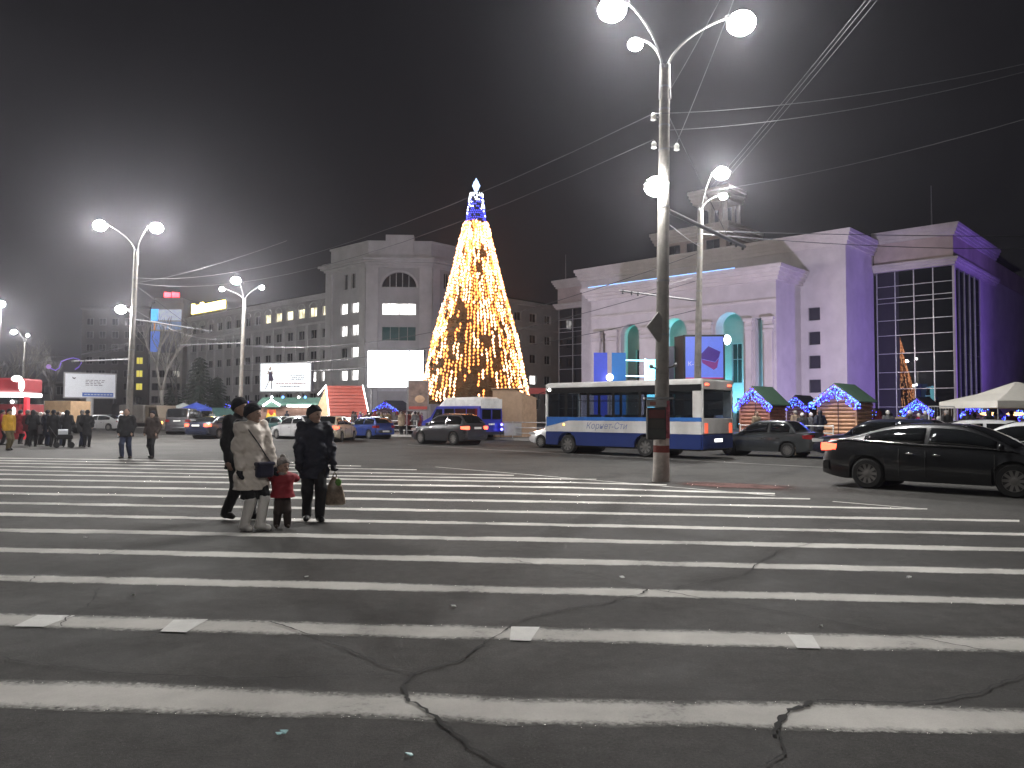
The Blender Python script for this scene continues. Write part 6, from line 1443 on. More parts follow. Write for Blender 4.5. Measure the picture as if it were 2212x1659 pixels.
# white gazebo at the right edge
Zz = 36.0; gz = lambda y: float(at(2170, y, Zz)[2])-0.13; gp = xat(2129, Zz)
gaz = thing('gazebo', 'white pop-up gazebo at the right edge', 'gazebo', (gp+2.4, Zz+1.5, 0.13)); mat('canvas_white', (0.62, 0.60, 0.55), 0.8, var=0.05)
m = MB(); e = 2.4; r0_ = [(-e,-e,gz(881)),(e,-e,gz(881)),(e,e,gz(881)),(-e,e,gz(881))]; r1_ = [(-e,-e,gz(866)),(e,-e,gz(866)),(e,e,gz(866)),(-e,e,gz(866))]; r2_ = [(-.05,-.05,gz(822)),(.05,-.05,gz(822)),(.05,.05,gz(822)),(-.05,.05,gz(822))]
rm = [tuple(np.array(a)*0.5+np.array(b)*0.5-np.array([0,0,0.10])) for a, b in zip(r1_, r2_)]
m.loft([r0_, r1_, rm, r2_], caps=False); o = m.build('canopy', M['canvas_white'], gaz); md = o.modifiers.new('t', 'SOLIDIFY'); md.thickness = 0.012
for x in (-e, e):
    for y in (-e, e): MB().tube([(x*.98,y*.98,0),(x*.98,y*.98,gz(868))], 0.03, 8).build('leg', M['galvanised'], gaz)
for x in (-0.6, 0.7): MB().ball((x, 1.2, 1.6), 0.3, 8, (1.6, .3, .3)).build('warm_lamp', glow('gaz_warm', (1.0, 0.6, 0.25), 3.0), gaz)
# wire display frame
Zw = 37; wz = lambda y: float(at(2030, y, Zw)[2])-0.13; wf = thing('display_frame', 'white wire display frame among the right crowd', 'display', (xat(2034, Zw), Zw, 0.13)); hw_ = (xat(2062, Zw)-xat(2007, Zw))/2
m = MB()
for a, b in (((-hw_,0,0),(-hw_,0,wz(878))),((hw_,0,0),(hw_,0,wz(878))),((-hw_,0,wz(878)),(hw_,0,wz(878))),((-hw_,0,1.0),(hw_,0,1.0))): m.tube([a, b], 0.03, 6)
m.build('frame', mat('white_metal', (0.6,0.6,0.6), 0.5), wf)
for i in range(1, 9): MB().tube([(-hw_+2*hw_*i/9,0,1.0),(-hw_+2*hw_*i/9,0,wz(878))], 0.008, 4).build('wire', M['white_metal'], wf)
for i in range(5): MB().ball((-hw_+0.2+i*0.23, -0.05, 1.25+0.12*(i % 2)), 0.11, 8).build('hung_toy', mat('toy_%d' % i, [(0.5,0.2,0.4),(0.6,0.6,0.6),(0.3,0.2,0.5),(0.6,0.5,0.4),(0.4,0.4,0.6)][i], 0.6), wf)

# ================================================================== railing along the far kerb
def rail(a0, a1, b, label, n=None, h=1.05, bars=3):
    t = uthing('railing', label, 'railing', (a0+a1)/2, b, 'white street railings along the far kerb', 0.13); w_ = a1-a0; n = n or max(2, int(w_/2.0)+1)
    for i in range(n): x = -w_/2+w_*i/(n-1); MB().tube([(x,0,0),(x,0,h)], 0.03, 8).build('post', M['white_metal'], t)
    for k in range(bars): z = h-0.05-k*0.34; MB().tube([(-w_/2,0,z),(w_/2,0,z)], 0.024, 6).build('bar', M['white_metal'], t)
ra = lambda px: on_b(px, 940, KERB_B+0.7)[0]
rail(ra(838), ra(900), KERB_B+0.7, 'white street railing beside the blue hatchback')
rail(ra(1040), ra(1180), KERB_B+0.7, 'street railing in front of the tan booth')
rail(ra(1600), ra(1700), KERB_B+0.7, 'white street railing behind the boxy graphite saloon'); rail(ra(1708), ra(1800), KERB_B+0.7, 'white street railing before the large log hut')
for px, lab in ((1072,'left'),(1108,'right')):
    MB().box(-0.55, 0.55, -0.03, 0.03, 0.15, 0.95).build('notice_board', mat('board_grey', (0.35,0.34,0.33), 0.7), label='grey notice board on the railing, '+lab+' one of two', cat='board', group='boards on the railing').location = tuple(uv(on_b(px,940,KERB_B+0.6)[0], KERB_B+0.6, 0.13))
# police-like blue lights beside the minibus
pl = thing('warning_light', 'pair of small blue lights behind the minibus', 'light', at(1082, 925, 50)*[1,1,0]+[0,0,0.13])
MB().tube([(0,0,0),(0,0,1.0)], 0.03, 6).build('post', M['steel_dark'], pl)
for z in (0.55, 0.85): MB().ball((0.05, -0.05, z), 0.09, 8).build('blue_lamp', glow('warn_blue', (0.12, 0.12, 1.0), 10.0), pl)

# red kiosk with glowing canopy at the left edge
Zk = 48; kz = lambda y: float(at(10, y, Zk)[2]); kx = lambda px: xat(px, Zk)
kio = thing('kiosk', 'red kiosk with glowing white canopy at the left edge', 'kiosk', (kx(0), Zk, 0)); kl = lambda px: kx(px)-kio.location.x
mat('kiosk_red', (0.16, 0.014, 0.018), 0.5); kg = glow('kiosk_white', (1, 0.98, 0.96), 3.0)
bevel(MB().box(kl(-120), kl(38), 0, 2.5, kz(846), kz(816)).build('roof_sign', mat('kiosk_sign', (0.16, 0.014, 0.018), 0.5, emit=(0.9,0.05,0.08), estr=0.10), kio), 0.1)
MB().ball((kl(36), -0.1, kz(818)), 0.22, 10, (1.6, 0.6, 0.9)).build('lamp', kg, kio); MB().ball((kl(47), -0.1, kz(832)), 0.25, 10, (0.7, 0.6, 1.6)).build('lamp', kg, kio)
bevel(MB().box(kl(-120), kl(40), -0.6, 2.4, kz(857), kz(848)).build('lit_canopy', kg, kio), 0.05)
MB().box(kl(-120), kl(40), 0, 2.5, kz(872), kz(858)).build('window_band', M['car_glass'], kio)
MB().box(kl(-120), kl(42), -0.05, 2.5, 0, kz(873)).build('counter_wall', M['kiosk_red'], kio); MB().ball((kl(29), -0.15, kz(868)), 0.12, 8).build('lamp', kg, kio); MB().ball((kl(34), -0.2, kz(888)), 0.2, 8, (0.6,0.5,1.3)).build('lamp', kg, kio)
MB().box(kl(46), kl(53), 0.2, 0.5, 0, kz(857)).build('side_banner', mat('kiosk_banner', (0.6, 0.03, 0.05), 0.5, emit=(0.9,0.05,0.06), estr=0.10), kio)
# violet light garland across the street
gd = thing('light_garland', 'violet looped light garland hanging over the left street', 'garland', at(148, 785, 95)); gx = lambda px, py: Vector(at(px, py, 95))-Vector(at(148, 785, 95))
for L9 in ([(105,793),(112,797),(120,800),(128,795),(132,783)], [(132,781),(145,776),(158,773),(170,776),(176,784),(170,793),(162,798)]):
    P = [gx(*q) for q in L9]; MB().tube(P, 0.07, 6).build('light_loop', glow('garland_violet', (0.35, 0.2, 1.0), 0.4), gd)
MB().ball(gx(105, 792), 0.3, 8).build('light_bud', glow('garland_pink', (0.6, 0.35, 0.9), 0.4), gd)
MB().tube([gx(60, 766), gx(150, 770), gx(262, 752)], 0.04, 5).build('carrying_wire', M['wire'], gd)

# ================================================================== bare trees and a fir
mat('bark_pale', (0.17, 0.16, 0.145), 0.9, var=0.3, scale=3, bump=0.4); mat('bark_dark', (0.06, 0.055, 0.05), 0.9, var=0.3); mat('fir_green', (0.018, 0.03, 0.018), 0.9, var=0.4)
def bare_tree(label, px, Y, h, seed, bark='bark_pale', fork=2, r0=0.2, lean=0.0, crown=0.35, depth=5):
    r = np.random.default_rng(seed); t = thing('bare_tree', label, 'tree', (xat(px, Y), Y, 0.0), 0, 'bare winter trees at left'); trunk = MB(); limbs = MB(); twigs = MB()
    def grow(p, d, ln, rad, lev):
        P = [p]; q = p; n = 4
        for i in range(n):
            d = (d+Vector(((r.random()-.5)*.18, (r.random()-.5)*.18, 0.05))).normalized(); q = q+d*ln/n; P.append(q)
        tgt = trunk if lev == 0 else limbs if lev < 3 else twigs
        tgt.tube(P, [rad*(1-0.35*i/n) for i in range(n+1)], 8 if lev == 0 else 5 if lev < 3 else 3, caps=lev < 2)
        if lev >= depth: return
        for k in range(fork if lev == 0 else int(r.integers(2, 4))):
            a = r.random()*2*math.pi; s = 0.35+0.4*r.random() if lev else 0.3+0.25*r.random()
            nd = (d+Vector((math.cos(a), math.sin(a), 0.15))*s).normalized(); grow(P[-1] if k < 2 else P[-2], nd, ln*(0.62+0.2*r.random()), rad*(0.55+0.1*r.random()), lev+1)
    grow(Vector((0,0,0)), Vector((lean,0,1)).normalized(), h*crown, r0, 0)
    trunk.build('trunk', M[bark], t, smooth=True); limbs.build('limb', M[bark], t, smooth=True); twigs.build('crown', M[bark], t, kind='stuff')
bare_tree('pale bare tree with forked trunk in front of the tower block', 352, 78, 13, 3, 'bark_pale', 3, 0.24, 0.02, 0.30, 5)
bare_tree('bare tree lit by the distant lamp at far left', 40, 98, 12, 8, 'bark_pale', 4, 0.22, 0, 0.3, 6)
bare_tree('bare tree behind the red kiosk', 10, 82, 9, 12, 'bark_dark', 3, 0.2, 0, 0.3, 5)
bare_tree('thin bare tree left of the glowing billboard', 595, 84, 7.5, 21, 'bark_pale', 2, 0.1, 0.1, 0.35, 5)
bare_tree('bare tree with spreading twigs beside the left billboard', 110, 110, 10, 31, 'bark_dark', 3, 0.2, 0, 0.32, 6)
bare_tree('bare tree between tower block and fir', 385, 95, 11, 44, 'bark_dark', 3, 0.18, 0, 0.32, 5)
def fir(label, px, Y, h, rb, seed):
    r = np.random.default_rng(seed); t = thing('fir_tree', label, 'tree', (xat(px, Y), Y, 0.1), 0, 'dark firs at left'); MB().tube([(0,0,0),(0,0,h*0.97)], [0.22, 0.03], 8).build('trunk', M['bark_dark'], t)
    br = MB(); m = MB(); nw = int(h/0.42)
    for k in range(nw):
        z = 0.6+(h-0.8)*k/nw; rad = rb*(1-(z/h))**0.85*(0.8+0.35*r.random())+0.12
        for j in range(11):
            a = 2*math.pi*(j+r.random()*0.8)/11; rr = rad*(0.75+0.4*r.random()); tip = Vector((rr*math.cos(a), rr*math.sin(a), z-0.28*rr)); base = Vector((0,0,z+0.1))
            br.tube([base, base.lerp(tip, .5)+Vector((0,0,.05)), tip], [0.03,0.02,0.006], 3, caps=False)
            for q in range(9):
                f = 0.25+0.75*q/8; c = base.lerp(tip, f); s = 0.16+0.16*r.random(); dd = Vector((-math.sin(a), math.cos(a), -0.3+0.2*(r.random()-.5)))
                for sg in (-1, 1):
                    e_ = c+Vector((dd.x*sg, dd.y*sg, dd.z))*s*1.5+(tip-base).normalized()*s*0.8; n_ = len(m.v); o_ = Vector((0,0,s*0.35)); m.v += [tuple(c+o_), tuple(c-o_), tuple(e_)]; m.f.append((n_, n_+1, n_+2))
    br.build('branch', M['bark_dark'], t); m.build('crown', M['fir_green'], t, kind='stuff')
fir('dark fir between the tower block and office wing', 430, 92, 8.6, 3.2, 5); fir('smaller dark fir behind the blue-lit huts', 468, 98, 6.5, 2.6, 9); fir('dark fir hiding the foot of the tower block', 372, 118, 6.0, 3.0, 11)
# ================================================================== people: each body one continuous surface grown from joints
def sdf_eval(prims, P, k):
    d = None
    for pr in prims:
        if pr[0] == 'c':
            _, a, b, ra, rb, fy = pr; a = np.array(a, np.float32); b = np.array(b, np.float32); s = np.array([1, 1/fy, 1], np.float32)
            p = (P-a)*s; ba = (b-a)*s; t = np.clip((p@ba)/max(1e-9, float(ba@ba)), 0, 1); q = np.linalg.norm(p-t[..., None]*ba, axis=-1)-(ra+(rb-ra)*t)
        else:
            _, c, r, yaw = pr; p = P-np.array(c, np.float32); cs, sn = math.cos(yaw), math.sin(yaw)
            p = np.stack([p[..., 0]*cs+p[..., 1]*sn, -p[..., 0]*sn+p[..., 1]*cs, p[..., 2]], -1); r = np.array(r, np.float32)
            k0 = np.linalg.norm(p/r, axis=-1); k1 = np.linalg.norm(p/(r*r), axis=-1)+1e-9; q = k0*(k0-1)/k1
        if d is None: d = q
        else:
            h = np.clip(0.5+0.5*(q-d)/k, 0, 1); d = q*h+d*(1-h)-k*h*(1-h) if False else np.minimum(d, q)-np.maximum(k-np.abs(d-q), 0)**2*0.25/k
    return d
def sdf_mesh(name, prims, h, k=0.03, disp=None, clip=None, extra=None):
    lo = np.full(3, 9e9); hi = -lo
    for pr in prims+(extra or []):
        if pr[0] == 'c':
            for p, r in ((pr[1], pr[3]), (pr[2], pr[4])): lo = np.minimum(lo, np.array(p)-r); hi = np.maximum(hi, np.array(p)+r)
        else: lo = np.minimum(lo, np.array(pr[1])-max(pr[2])); hi = np.maximum(hi, np.array(pr[1])+max(pr[2]))
    lo -= 2.5*h; hi += 2.5*h; n = np.ceil((hi-lo)/h).astype(int)+1
    ax = [lo[i]+h*np.arange(n[i]) for i in range(3)]
    G = np.stack(np.meshgrid(*ax, indexing='ij'), -1).astype(np.float32); D = sdf_eval(prims, G, k)
    if disp is not None: D = D+disp(G)
    if clip is not None: D = np.maximum(D, clip(G))
    if extra:
        q = sdf_eval(extra, G, k); q = q+disp(G) if disp is not None else q; D = np.minimum(D, q)-np.maximum(k-np.abs(D-q), 0)**2*0.25/k
    D[0] = D[-1] = 1; D[:, 0] = D[:, -1] = 1; D[:, :, 0] = D[:, :, -1] = 1
    S_ = D < 0; c8 = [S_[i:n[0]-1+i, j:n[1]-1+j, l:n[2]-1+l] for i in (0,1) for j in (0,1) for l in (0,1)]
    cnt = sum(c.astype(int) for c in c8); act = (cnt > 0) & (cnt < 8); idx = -np.ones(act.shape, int); A = np.argwhere(act); idx[act] = np.arange(len(A))
    acc = np.zeros((len(A), 3)); num = np.zeros(len(A)); offs = [(i,j,l) for i in (0,1) for j in (0,1) for l in (0,1)]
    for a in offs:
        for b in offs:
            if sum(b)-sum(a) == 1 and all(y >= x for x, y in zip(a, b)):
                da = D[A[:,0]+a[0], A[:,1]+a[1], A[:,2]+a[2]]; db = D[A[:,0]+b[0], A[:,1]+b[1], A[:,2]+b[2]]; m = (da < 0) != (db < 0); t = np.where(m, da/np.where(m, da-db, 1), 0)
                pos = np.array(a)+t[:, None]*(np.array(b)-np.array(a)); acc[m] += pos[m]; num[m] += 1
    V = lo+h*(A+acc/num[:, None]); F = []
    for axis in range(3):
        u, v = [(1,2),(2,0),(0,1)][axis]; s0 = S_; sl0 = [slice(None)]*3; sl1 = [slice(None)]*3; sl0[axis] = slice(0,-1); sl1[axis] = slice(1,None)
        a, b = S_[tuple(sl0)], S_[tuple(sl1)]; E = np.argwhere(a != b)
        E = E[(E[:, u] > 0) & (E[:, v] > 0) & (E[:, u] < n[u]-1) & (E[:, v] < n[v]-1)]
        fl = a[tuple(E.T)]; eu = np.zeros(3, int); eu[u] = 1; ev = np.zeros(3, int); ev[v] = 1
        q = [idx[tuple((E-x).T)] for x in (eu+ev, ev, 0*eu, eu)]; Q = np.stack(q, 1); Q[~fl] = Q[~fl][:, ::-1]; F.append(Q)
    F = np.concatenate(F); F = F[(F >= 0).all(1)]
    me = bpy.data.meshes.new(name); me.vertices.add(len(V)); me.vertices.foreach_set('co', V.astype(np.float32).ravel())
    me.loops.add(len(F)*4); me.loops.foreach_set('vertex_index', F.ravel().astype(np.int32)); me.polygons.add(len(F)); me.polygons.foreach_set('loop_start', np.arange(0, len(F)*4, 4, dtype=np.int32)); me.polygons.foreach_set('loop_total', np.full(len(F), 4, np.int32))
    me.update(calc_edges=True); me.polygons.foreach_set('use_smooth', [True]*len(F)); return me
v3 = lambda *a: np.array(a, float)
def ik(a, b, l1, l2, bend):
    a, b, bend = map(np.array, (a, b, bend)); d = b-a; L = min(np.linalg.norm(d), (l1+l2)*0.995); dn = d/np.linalg.norm(d); b = a+dn*L
    x = (l1*l1-l2*l2+L*L)/(2*L); y = math.sqrt(max(0, l1*l1-x*x)); n = bend-dn*(bend@dn); n /= np.linalg.norm(n)+1e-9; return a+dn*x+n*y, b
def noise_disp(seed, amp, fr):
    r = np.random.default_rng(seed); K = r.normal(size=(6, 3))*fr; ph = r.random(6)*6.28
    return lambda G: amp*sum(np.sin(G@K[i].astype(np.float32)+ph[i]) for i in range(6))/2.4
mat('skin', (0.36, 0.235, 0.18), 0.6, var=0.08); mat('eye_dark', (0.02, 0.015, 0.012), 0.3); mat('lip', (0.32, 0.12, 0.10), 0.5)
def make_person(spec, h):
    """returns {part: mesh}; local frame: feet on z=0, facing -y; spec in metres for a 1.72 m figure"""
    g = spec.get; H = g('H', 1.72); s = H/1.72; child = g('child', False); hs = s*(1.72 if child else 1.06)     # a child's head is larger
    st = g('feet', ((-0.10, 0.0), (0.10, 0.0))); hipz = (0.80 if child else 0.90)*s; shz = (1.30 if child else 1.42)*s; bw = g('bulk', 1.0)
    sh = {-1: v3(-0.175*s*bw, 0.0, shz), 1: v3(0.175*s*bw, 0.0, shz)}
    hands = g('hands', {}); ln = g('lean', 0.0)
    hd = {i: np.array(hands.get(i, v3(i*0.235*s*bw, -0.03*s, 0.76*s))) for i in (-1, 1)}
    el = {}; wr_ = {}
    for i in (-1, 1): el[i], wr_[i] = ik(sh[i], hd[i], 0.295*s, 0.27*s, g('bend', {}).get(i, v3(i*0.35, 0.8, -0.2)))
    hip = {i: v3(i*0.085*s, 0, hipz) for i in (-1, 1)}; ft = {-1: v3(st[0][0]*s, st[0][1]*s, 0.085*s), 1: v3(st[1][0]*s, st[1][1]*s, 0.085*s)}
    lift = g('lift', {}); kn = {}; 
    for i in (-1, 1): ft[i][2] += lift.get(i, 0)*s; kn[i], ft[i] = ik(hip[i], ft[i], hipz*0.49, (hipz-0.085*s)*0.515, v3(0.05*i, -1, 0))
    hc = v3(0, -0.015*s, shz+0.175*s*(hs/s)**0.8); yaw = g('head_yaw', 0.0); f = v3(math.sin(yaw), -math.cos(yaw), 0); sd = v3(math.cos(yaw), math.sin(yaw), 0); up = v3(0, 0, 1); k = hs
    head = [('e', hc+up*0.015*k, (0.076*k, 0.096*k, 0.112*k), yaw), ('e', hc+f*0.022*k-up*0.062*k, (0.055*k, 0.062*k, 0.058*k), yaw), ('c', hc+f*0.088*k+up*0.012*k, hc+f*0.108*k-up*0.022*k, 0.010*k, 0.015*k, 1), ('e', hc+f*0.072*k-up*0.098*k, (0.025*k, 0.02*k, 0.016*k), yaw), ('c', hc+f*0.082*k+sd*0.03*k+up*0.034*k, hc+f*0.082*k-sd*0.03*k+up*0.034*k, 0.016*k, 0.016*k, 1)]
    for i in (-1, 1): head += [('e', hc+sd*i*0.076*k-up*0.01*k-f*0.005*k, (0.012*k, 0.026*k, 0.034*k), yaw), ('e', hc+f*0.06*k+sd*i*0.036*k-up*0.028*k, (0.026*k, 0.02*k, 0.024*k), yaw)]
    neck = [('c', v3(0, 0.01*s, shz-0.03*s), hc-up*0.06*k, 0.055*s, 0.052*s, 1)]
    torso = [('c', v3(0, 0.0, hipz+0.02*s), v3(0, 0, 1.08*s if not child else 1.0*s), 0.135*s*bw, 0.125*s*bw, 0.72), ('c', v3(0, 0, 1.08*s if not child else 1.0*s), v3(0, 0, shz-0.1*s), 0.125*s*bw, 0.15*s*bw, 0.70), ('c', sh[-1]*0.85+up*-0.02*s+v3(0,0,0)*0, sh[1]*0.85, 0.07*s, 0.07*s, 0.9)]
    torso[2] = ('c', v3(sh[-1][0]*0.8, 0, shz-0.03*s), v3(sh[1][0]*0.8, 0, shz-0.03*s), 0.075*s, 0.075*s, 0.9)
    arm, hand = [], []
    for i in (-1, 1):
        arm += [('c', sh[i], el[i], 0.052*s, 0.042*s, 1), ('c', el[i], wr_[i], 0.042*s, 0.03*s, 1)]
        d = wr_[i]-el[i]; d /= np.linalg.norm(d); hv = g('hand_dir', {}).get(i); d2 = np.array(hv) if hv is not None else d; d2 = d2/np.linalg.norm(d2)
        lat = np.cross(d2, v3(i, 0, 0)); lat = lat/np.linalg.norm(lat) if np.linalg.norm(lat) > 0.2 else v3(0, -1, 0); pn = np.cross(d2, lat)*i       # palm normal, roughly towards the thigh
        pc = wr_[i]+d2*0.045*s; hand += [('c', wr_[i], wr_[i]+d2*0.08*s, 0.03*s, 0.036*s, 0.8)]
        curl = g('curl', {}).get(i, 0.35)
        for q, (o, fl) in enumerate(((0.026, 0.072), (0.009, 0.08), (-0.009, 0.075), (-0.025, 0.06))):
            b0 = wr_[i]+d2*0.085*s+lat*o*s; t1 = (d2*math.cos(curl)-pn*math.sin(curl)); b1 = b0+t1*fl*0.5*s; t2 = (d2*math.cos(curl*2.4)-pn*math.sin(curl*2.4)); b2 = b1+t2*fl*0.5*s
            hand += [('c', b0, b1, 0.0105*s, 0.0095*s, 1), ('c', b1, b2, 0.0095*s, 0.0085*s, 1)]
        b0 = wr_[i]+d2*0.03*s+lat*0.03*s; b1 = b0+(lat*0.75+d2*0.6)*0.035*s; hand += [('c', b0, b1, 0.013*s, 0.011*s, 1), ('c', b1, b1+(d2*0.9-pn*0.35)*0.03*s, 0.011*s, 0.009*s, 1)]
    legs = []
    for i in (-1, 1):
        legs += [('c', hip[i], kn[i], 0.085*s*min(bw, 1.15), 0.058*s, 1), ('c', kn[i]+v3(0, 0.012*s, -0.06*s), ft[i], 0.058*s, 0.038*s, 1)]
    toe = {}
    for i in (-1, 1):
        fa = g('toe', {}).get(i, 0.12*i); tdir = v3(math.sin(fa), -math.cos(fa), 0); tp_ = ft[i]+tdir*0.16*s; tp_[2] = max(0.03*s, ft[i][2]-0.05*s); toe[i] = tp_
    feet = []
    for i in (-1, 1): feet += [('c', v3(ft[i][0], ft[i][1], max(0.04*s, ft[i][2]-0.04*s))-(toe[i]-ft[i])*v3(1,1,0)*0.25, toe[i]*v3(1,1,0)+v3(0,0,max(0.036*s, toe[i][2])), 0.04*s, 0.036*s, 1)]
    out = {}
    out['person'] = (sdf_mesh('person', head+neck+torso+arm+hand+legs+feet, h*0.92, 0.02*s), 'skin')
    # trousers
    tw_ = g('trouser_w', 1.25); tr = [('c', v3(0, 0, hipz+0.1*s), v3(0, 0, hipz-0.02*s), 0.145*s*bw, 0.15*s*bw, 0.74)]
    for i in (-1, 1): tr += [('c', hip[i]-up*0.03*s, kn[i], 0.098*s*min(bw, 1.2), 0.070*s*tw_, 1), ('c', kn[i], ft[i]+up*0.0*s, 0.070*s*tw_, 0.056*s*tw_, 1)]
    if g('trousers', True): out['trousers'] = (sdf_mesh('trousers', tr, h, 0.03*s, noise_disp(3, 0.005*s, 28)), g('trouser_mat', 'cloth_black'))
    # shoes or tall boots
    bt = []
    for i in (-1, 1):
        low = v3(ft[i][0], ft[i][1], max(0.045*s, ft[i][2]-0.04*s)); tt2 = toe[i]*v3(1,1,0)+v3(0,0,max(0.042*s, toe[i][2]))
        bt += [('c', low-(tt2-low)*0.3, tt2, 0.052*s, 0.044*s, 1), ('c', low, ft[i]+up*0.05*s, 0.05*s, 0.05*s, 1)]
        if g('tall_boots'): bt += [('c', ft[i]-up*0.03*s, kn[i]-up*0.05*s, 0.061*s, 0.080*s, 1)]
    out['boots'] = (sdf_mesh('boots', bt, h, 0.025*s, None, lambda G: 0.004*s-G[..., 2]), g('boot_mat', 'leather_black'))
    # coat
    cl = g('coat_len', 0.72)*s; fl = g('flare', 1.12); cb = bw*g('coat_bulk', 1.16)
    ct = [('c', v3(0, 0, cl+0.10*s), v3(0, 0, 1.05*s if not child else 0.95*s), 0.155*s*cb*fl, 0.15*s*cb, 0.78), ('c', v3(0, 0, 1.05*s if not child else 0.95*s), v3(0, 0, shz-0.12*s), 0.15*s*cb, 0.165*s*cb, 0.74), ('c', v3(sh[-1][0]*0.86, 0, shz-0.035*s), v3(sh[1][0]*0.86, 0, shz-0.035*s), 0.088*s, 0.088*s, 0.95)]
    ct[0] = ('c', v3(0, 0, cl-0.02*s), ct[0][2], ct[0][3]*1.04, ct[0][4]*1.06, 0.86)
    slv = g('sleeve', 1.0)
    sl_ = []
    for i in (-1, 1): sl_ += [('c', sh[i], el[i], 0.088*s*slv, 0.080*s*slv, 1), ('c', el[i], wr_[i]-(wr_[i]-el[i])*0.05, 0.080*s*slv, 0.062*s*slv, 1)]
    if g('collar', True): ct += [('c', v3(0, 0.012*s, shz), v3(0, 0.012*s, shz+0.075*s), 0.085*s, 0.078*s, 1)]
    if g('hood'): ct += [('e', v3(0, 0.085*s, shz+0.05*s), (0.12*s, 0.075*s, 0.085*s), 0)]
    qd0 = noise_disp(g('seed', 1), 0.011*s, 17); qd1 = noise_disp(g('seed', 1)+50, 0.0045*s, 44); qd = lambda G: qd0(G)+qd1(G); qa = g('quilt', 0.0)*s; qn = g('quilt_n', 11.0)
    def cd_(G): return qd(G)+(qa*np.abs(np.sin(G[..., 2]*math.pi*qn/s)) if qa else 0)*1.0
    zc = cl-0.02*s
    out['coat'] = (sdf_mesh('coat', ct, h, 0.035*s, cd_, lambda G: zc-G[..., 2], sl_), g('coat_mat', 'cloth_black'))
    if g('skirt'): out['skirt'] = (sdf_mesh('skirt', [('c', v3(0,-0.03*s,hipz), v3(0,-0.035*s,g('skirt')*s+0.0*s), 0.16*s, 0.165*s, 0.92)], h, 0.03, None, lambda G: g('skirt')*s-G[..., 2]), g('skirt_mat', 'cloth_black'))
    # hat or hair
    hk = g('hat', 'knit')
    if hk == 'knit': hp_ = [('e', hc+up*0.04*k-f*0.008*k, (0.100*k, 0.116*k, 0.112*k), yaw), ('c', hc+up*0.035*k+f*0.045*k, hc+up*0.0*k-f*0.055*k, 0.062*k, 0.070*k, 1)]; clipf = lambda G: (hc[2]+0.005*k+0.62*((G[..., 0]-hc[0])*f[0]+(G[..., 1]-hc[1])*f[1]))-G[..., 2]
    elif hk == 'hair': hp_ = [('e', hc+up*0.028*k-f*0.014*k, (0.086*k, 0.100*k, 0.102*k), yaw), ('c', hc-f*0.06*k, hc-f*0.055*k-up*0.07*k, 0.05*k, 0.045*k, 1)]; clipf = lambda G: 0.085*k*0+((G[..., 0]-hc[0])*f[0]+(G[..., 1]-hc[1])*f[1])-np.where(G[..., 2] > hc[2]+0.055*k, 0.2, 0.012*k)
    else: hp_ = [('e', hc+up*0.02*k-f*0.012*k, (0.105*k, 0.118*k, 0.125*k), yaw), ('c', hc-f*0.03*k-up*0.05*k, v3(0, 0.03*s, shz), 0.09*k, 0.10*s, 1)]; clipf = lambda G: ((G[..., 0]-hc[0])*f[0]+(G[..., 1]-hc[1])*f[1])-np.where(np.abs((G[..., 0]-hc[0])*sd[0]+(G[..., 1]-hc[1])*sd[1]) > 0.062*k, 0.06*k, np.where(G[..., 2] > hc[2]+0.07*k, 0.2, 0.03*k))
    out['hair' if hk == 'hair' else 'hat' if hk == 'knit' else 'hood'] = (sdf_mesh('hat', hp_, h*0.85, 0.02*k, noise_disp(8, 0.003*k, 60), clipf), g('hat_mat', 'wool_black'))
    if g('gloves'):
        gl_ = [(q[0], q[1], q[2], q[3]+0.006*s, q[4]+0.005*s, q[5]) for q in hand]; out['gloves'] = (sdf_mesh('gloves', gl_, h*0.75, 0.012*s), g('glove_mat', 'wool_black'))
    spec['_pts'] = dict(hands=wr_, hc=hc, f=f, sd=sd, k=k, s=s)
    return out
mat('cloth_black', (0.012, 0.012, 0.014), 0.85, var=0.4, scale=5); mat('cloth_navy', (0.010, 0.012, 0.026), 0.7, var=0.4, scale=5); mat('cloth_white', (0.76, 0.68, 0.61), 0.65, var=0.08, scale=4); mat('cloth_red', (0.27, 0.010, 0.02), 0.7, var=0.2, scale=5); mat('cloth_brown', (0.05, 0.035, 0.03), 0.85, var=0.3); mat('cloth_grey', (0.09, 0.09, 0.095), 0.85, var=0.3)
mat('cloth_yellow', (0.62, 0.34, 0.02), 0.7); mat('cloth_maroon', (0.13, 0.015, 0.02), 0.8); mat('cloth_tan', (0.25, 0.19, 0.13), 0.85); mat('cloth_jeans', (0.03, 0.04, 0.08), 0.85, var=0.3); mat('cloth_olive', (0.12, 0.10, 0.05), 0.85); mat('cloth_purple', (0.12, 0.05, 0.15), 0.8); mat('cloth_pale', (0.5, 0.52, 0.56), 0.8)
mat('wool_black', (0.012, 0.012, 0.018), 0.95, var=0.3, scale=30); mat('wool_grey', (0.22, 0.20, 0.19), 0.95, var=0.5, scale=20); mat('wool_white', (0.6, 0.58, 0.56), 0.95); mat('hair_brown', (0.05, 0.03, 0.02), 0.7); mat('leather_black', (0.012, 0.012, 0.012), 0.4); mat('leather_white', (0.74, 0.71, 0.68), 0.35, var=0.08, coat=0.3); mat('leather_brown', (0.06, 0.04, 0.03), 0.5)
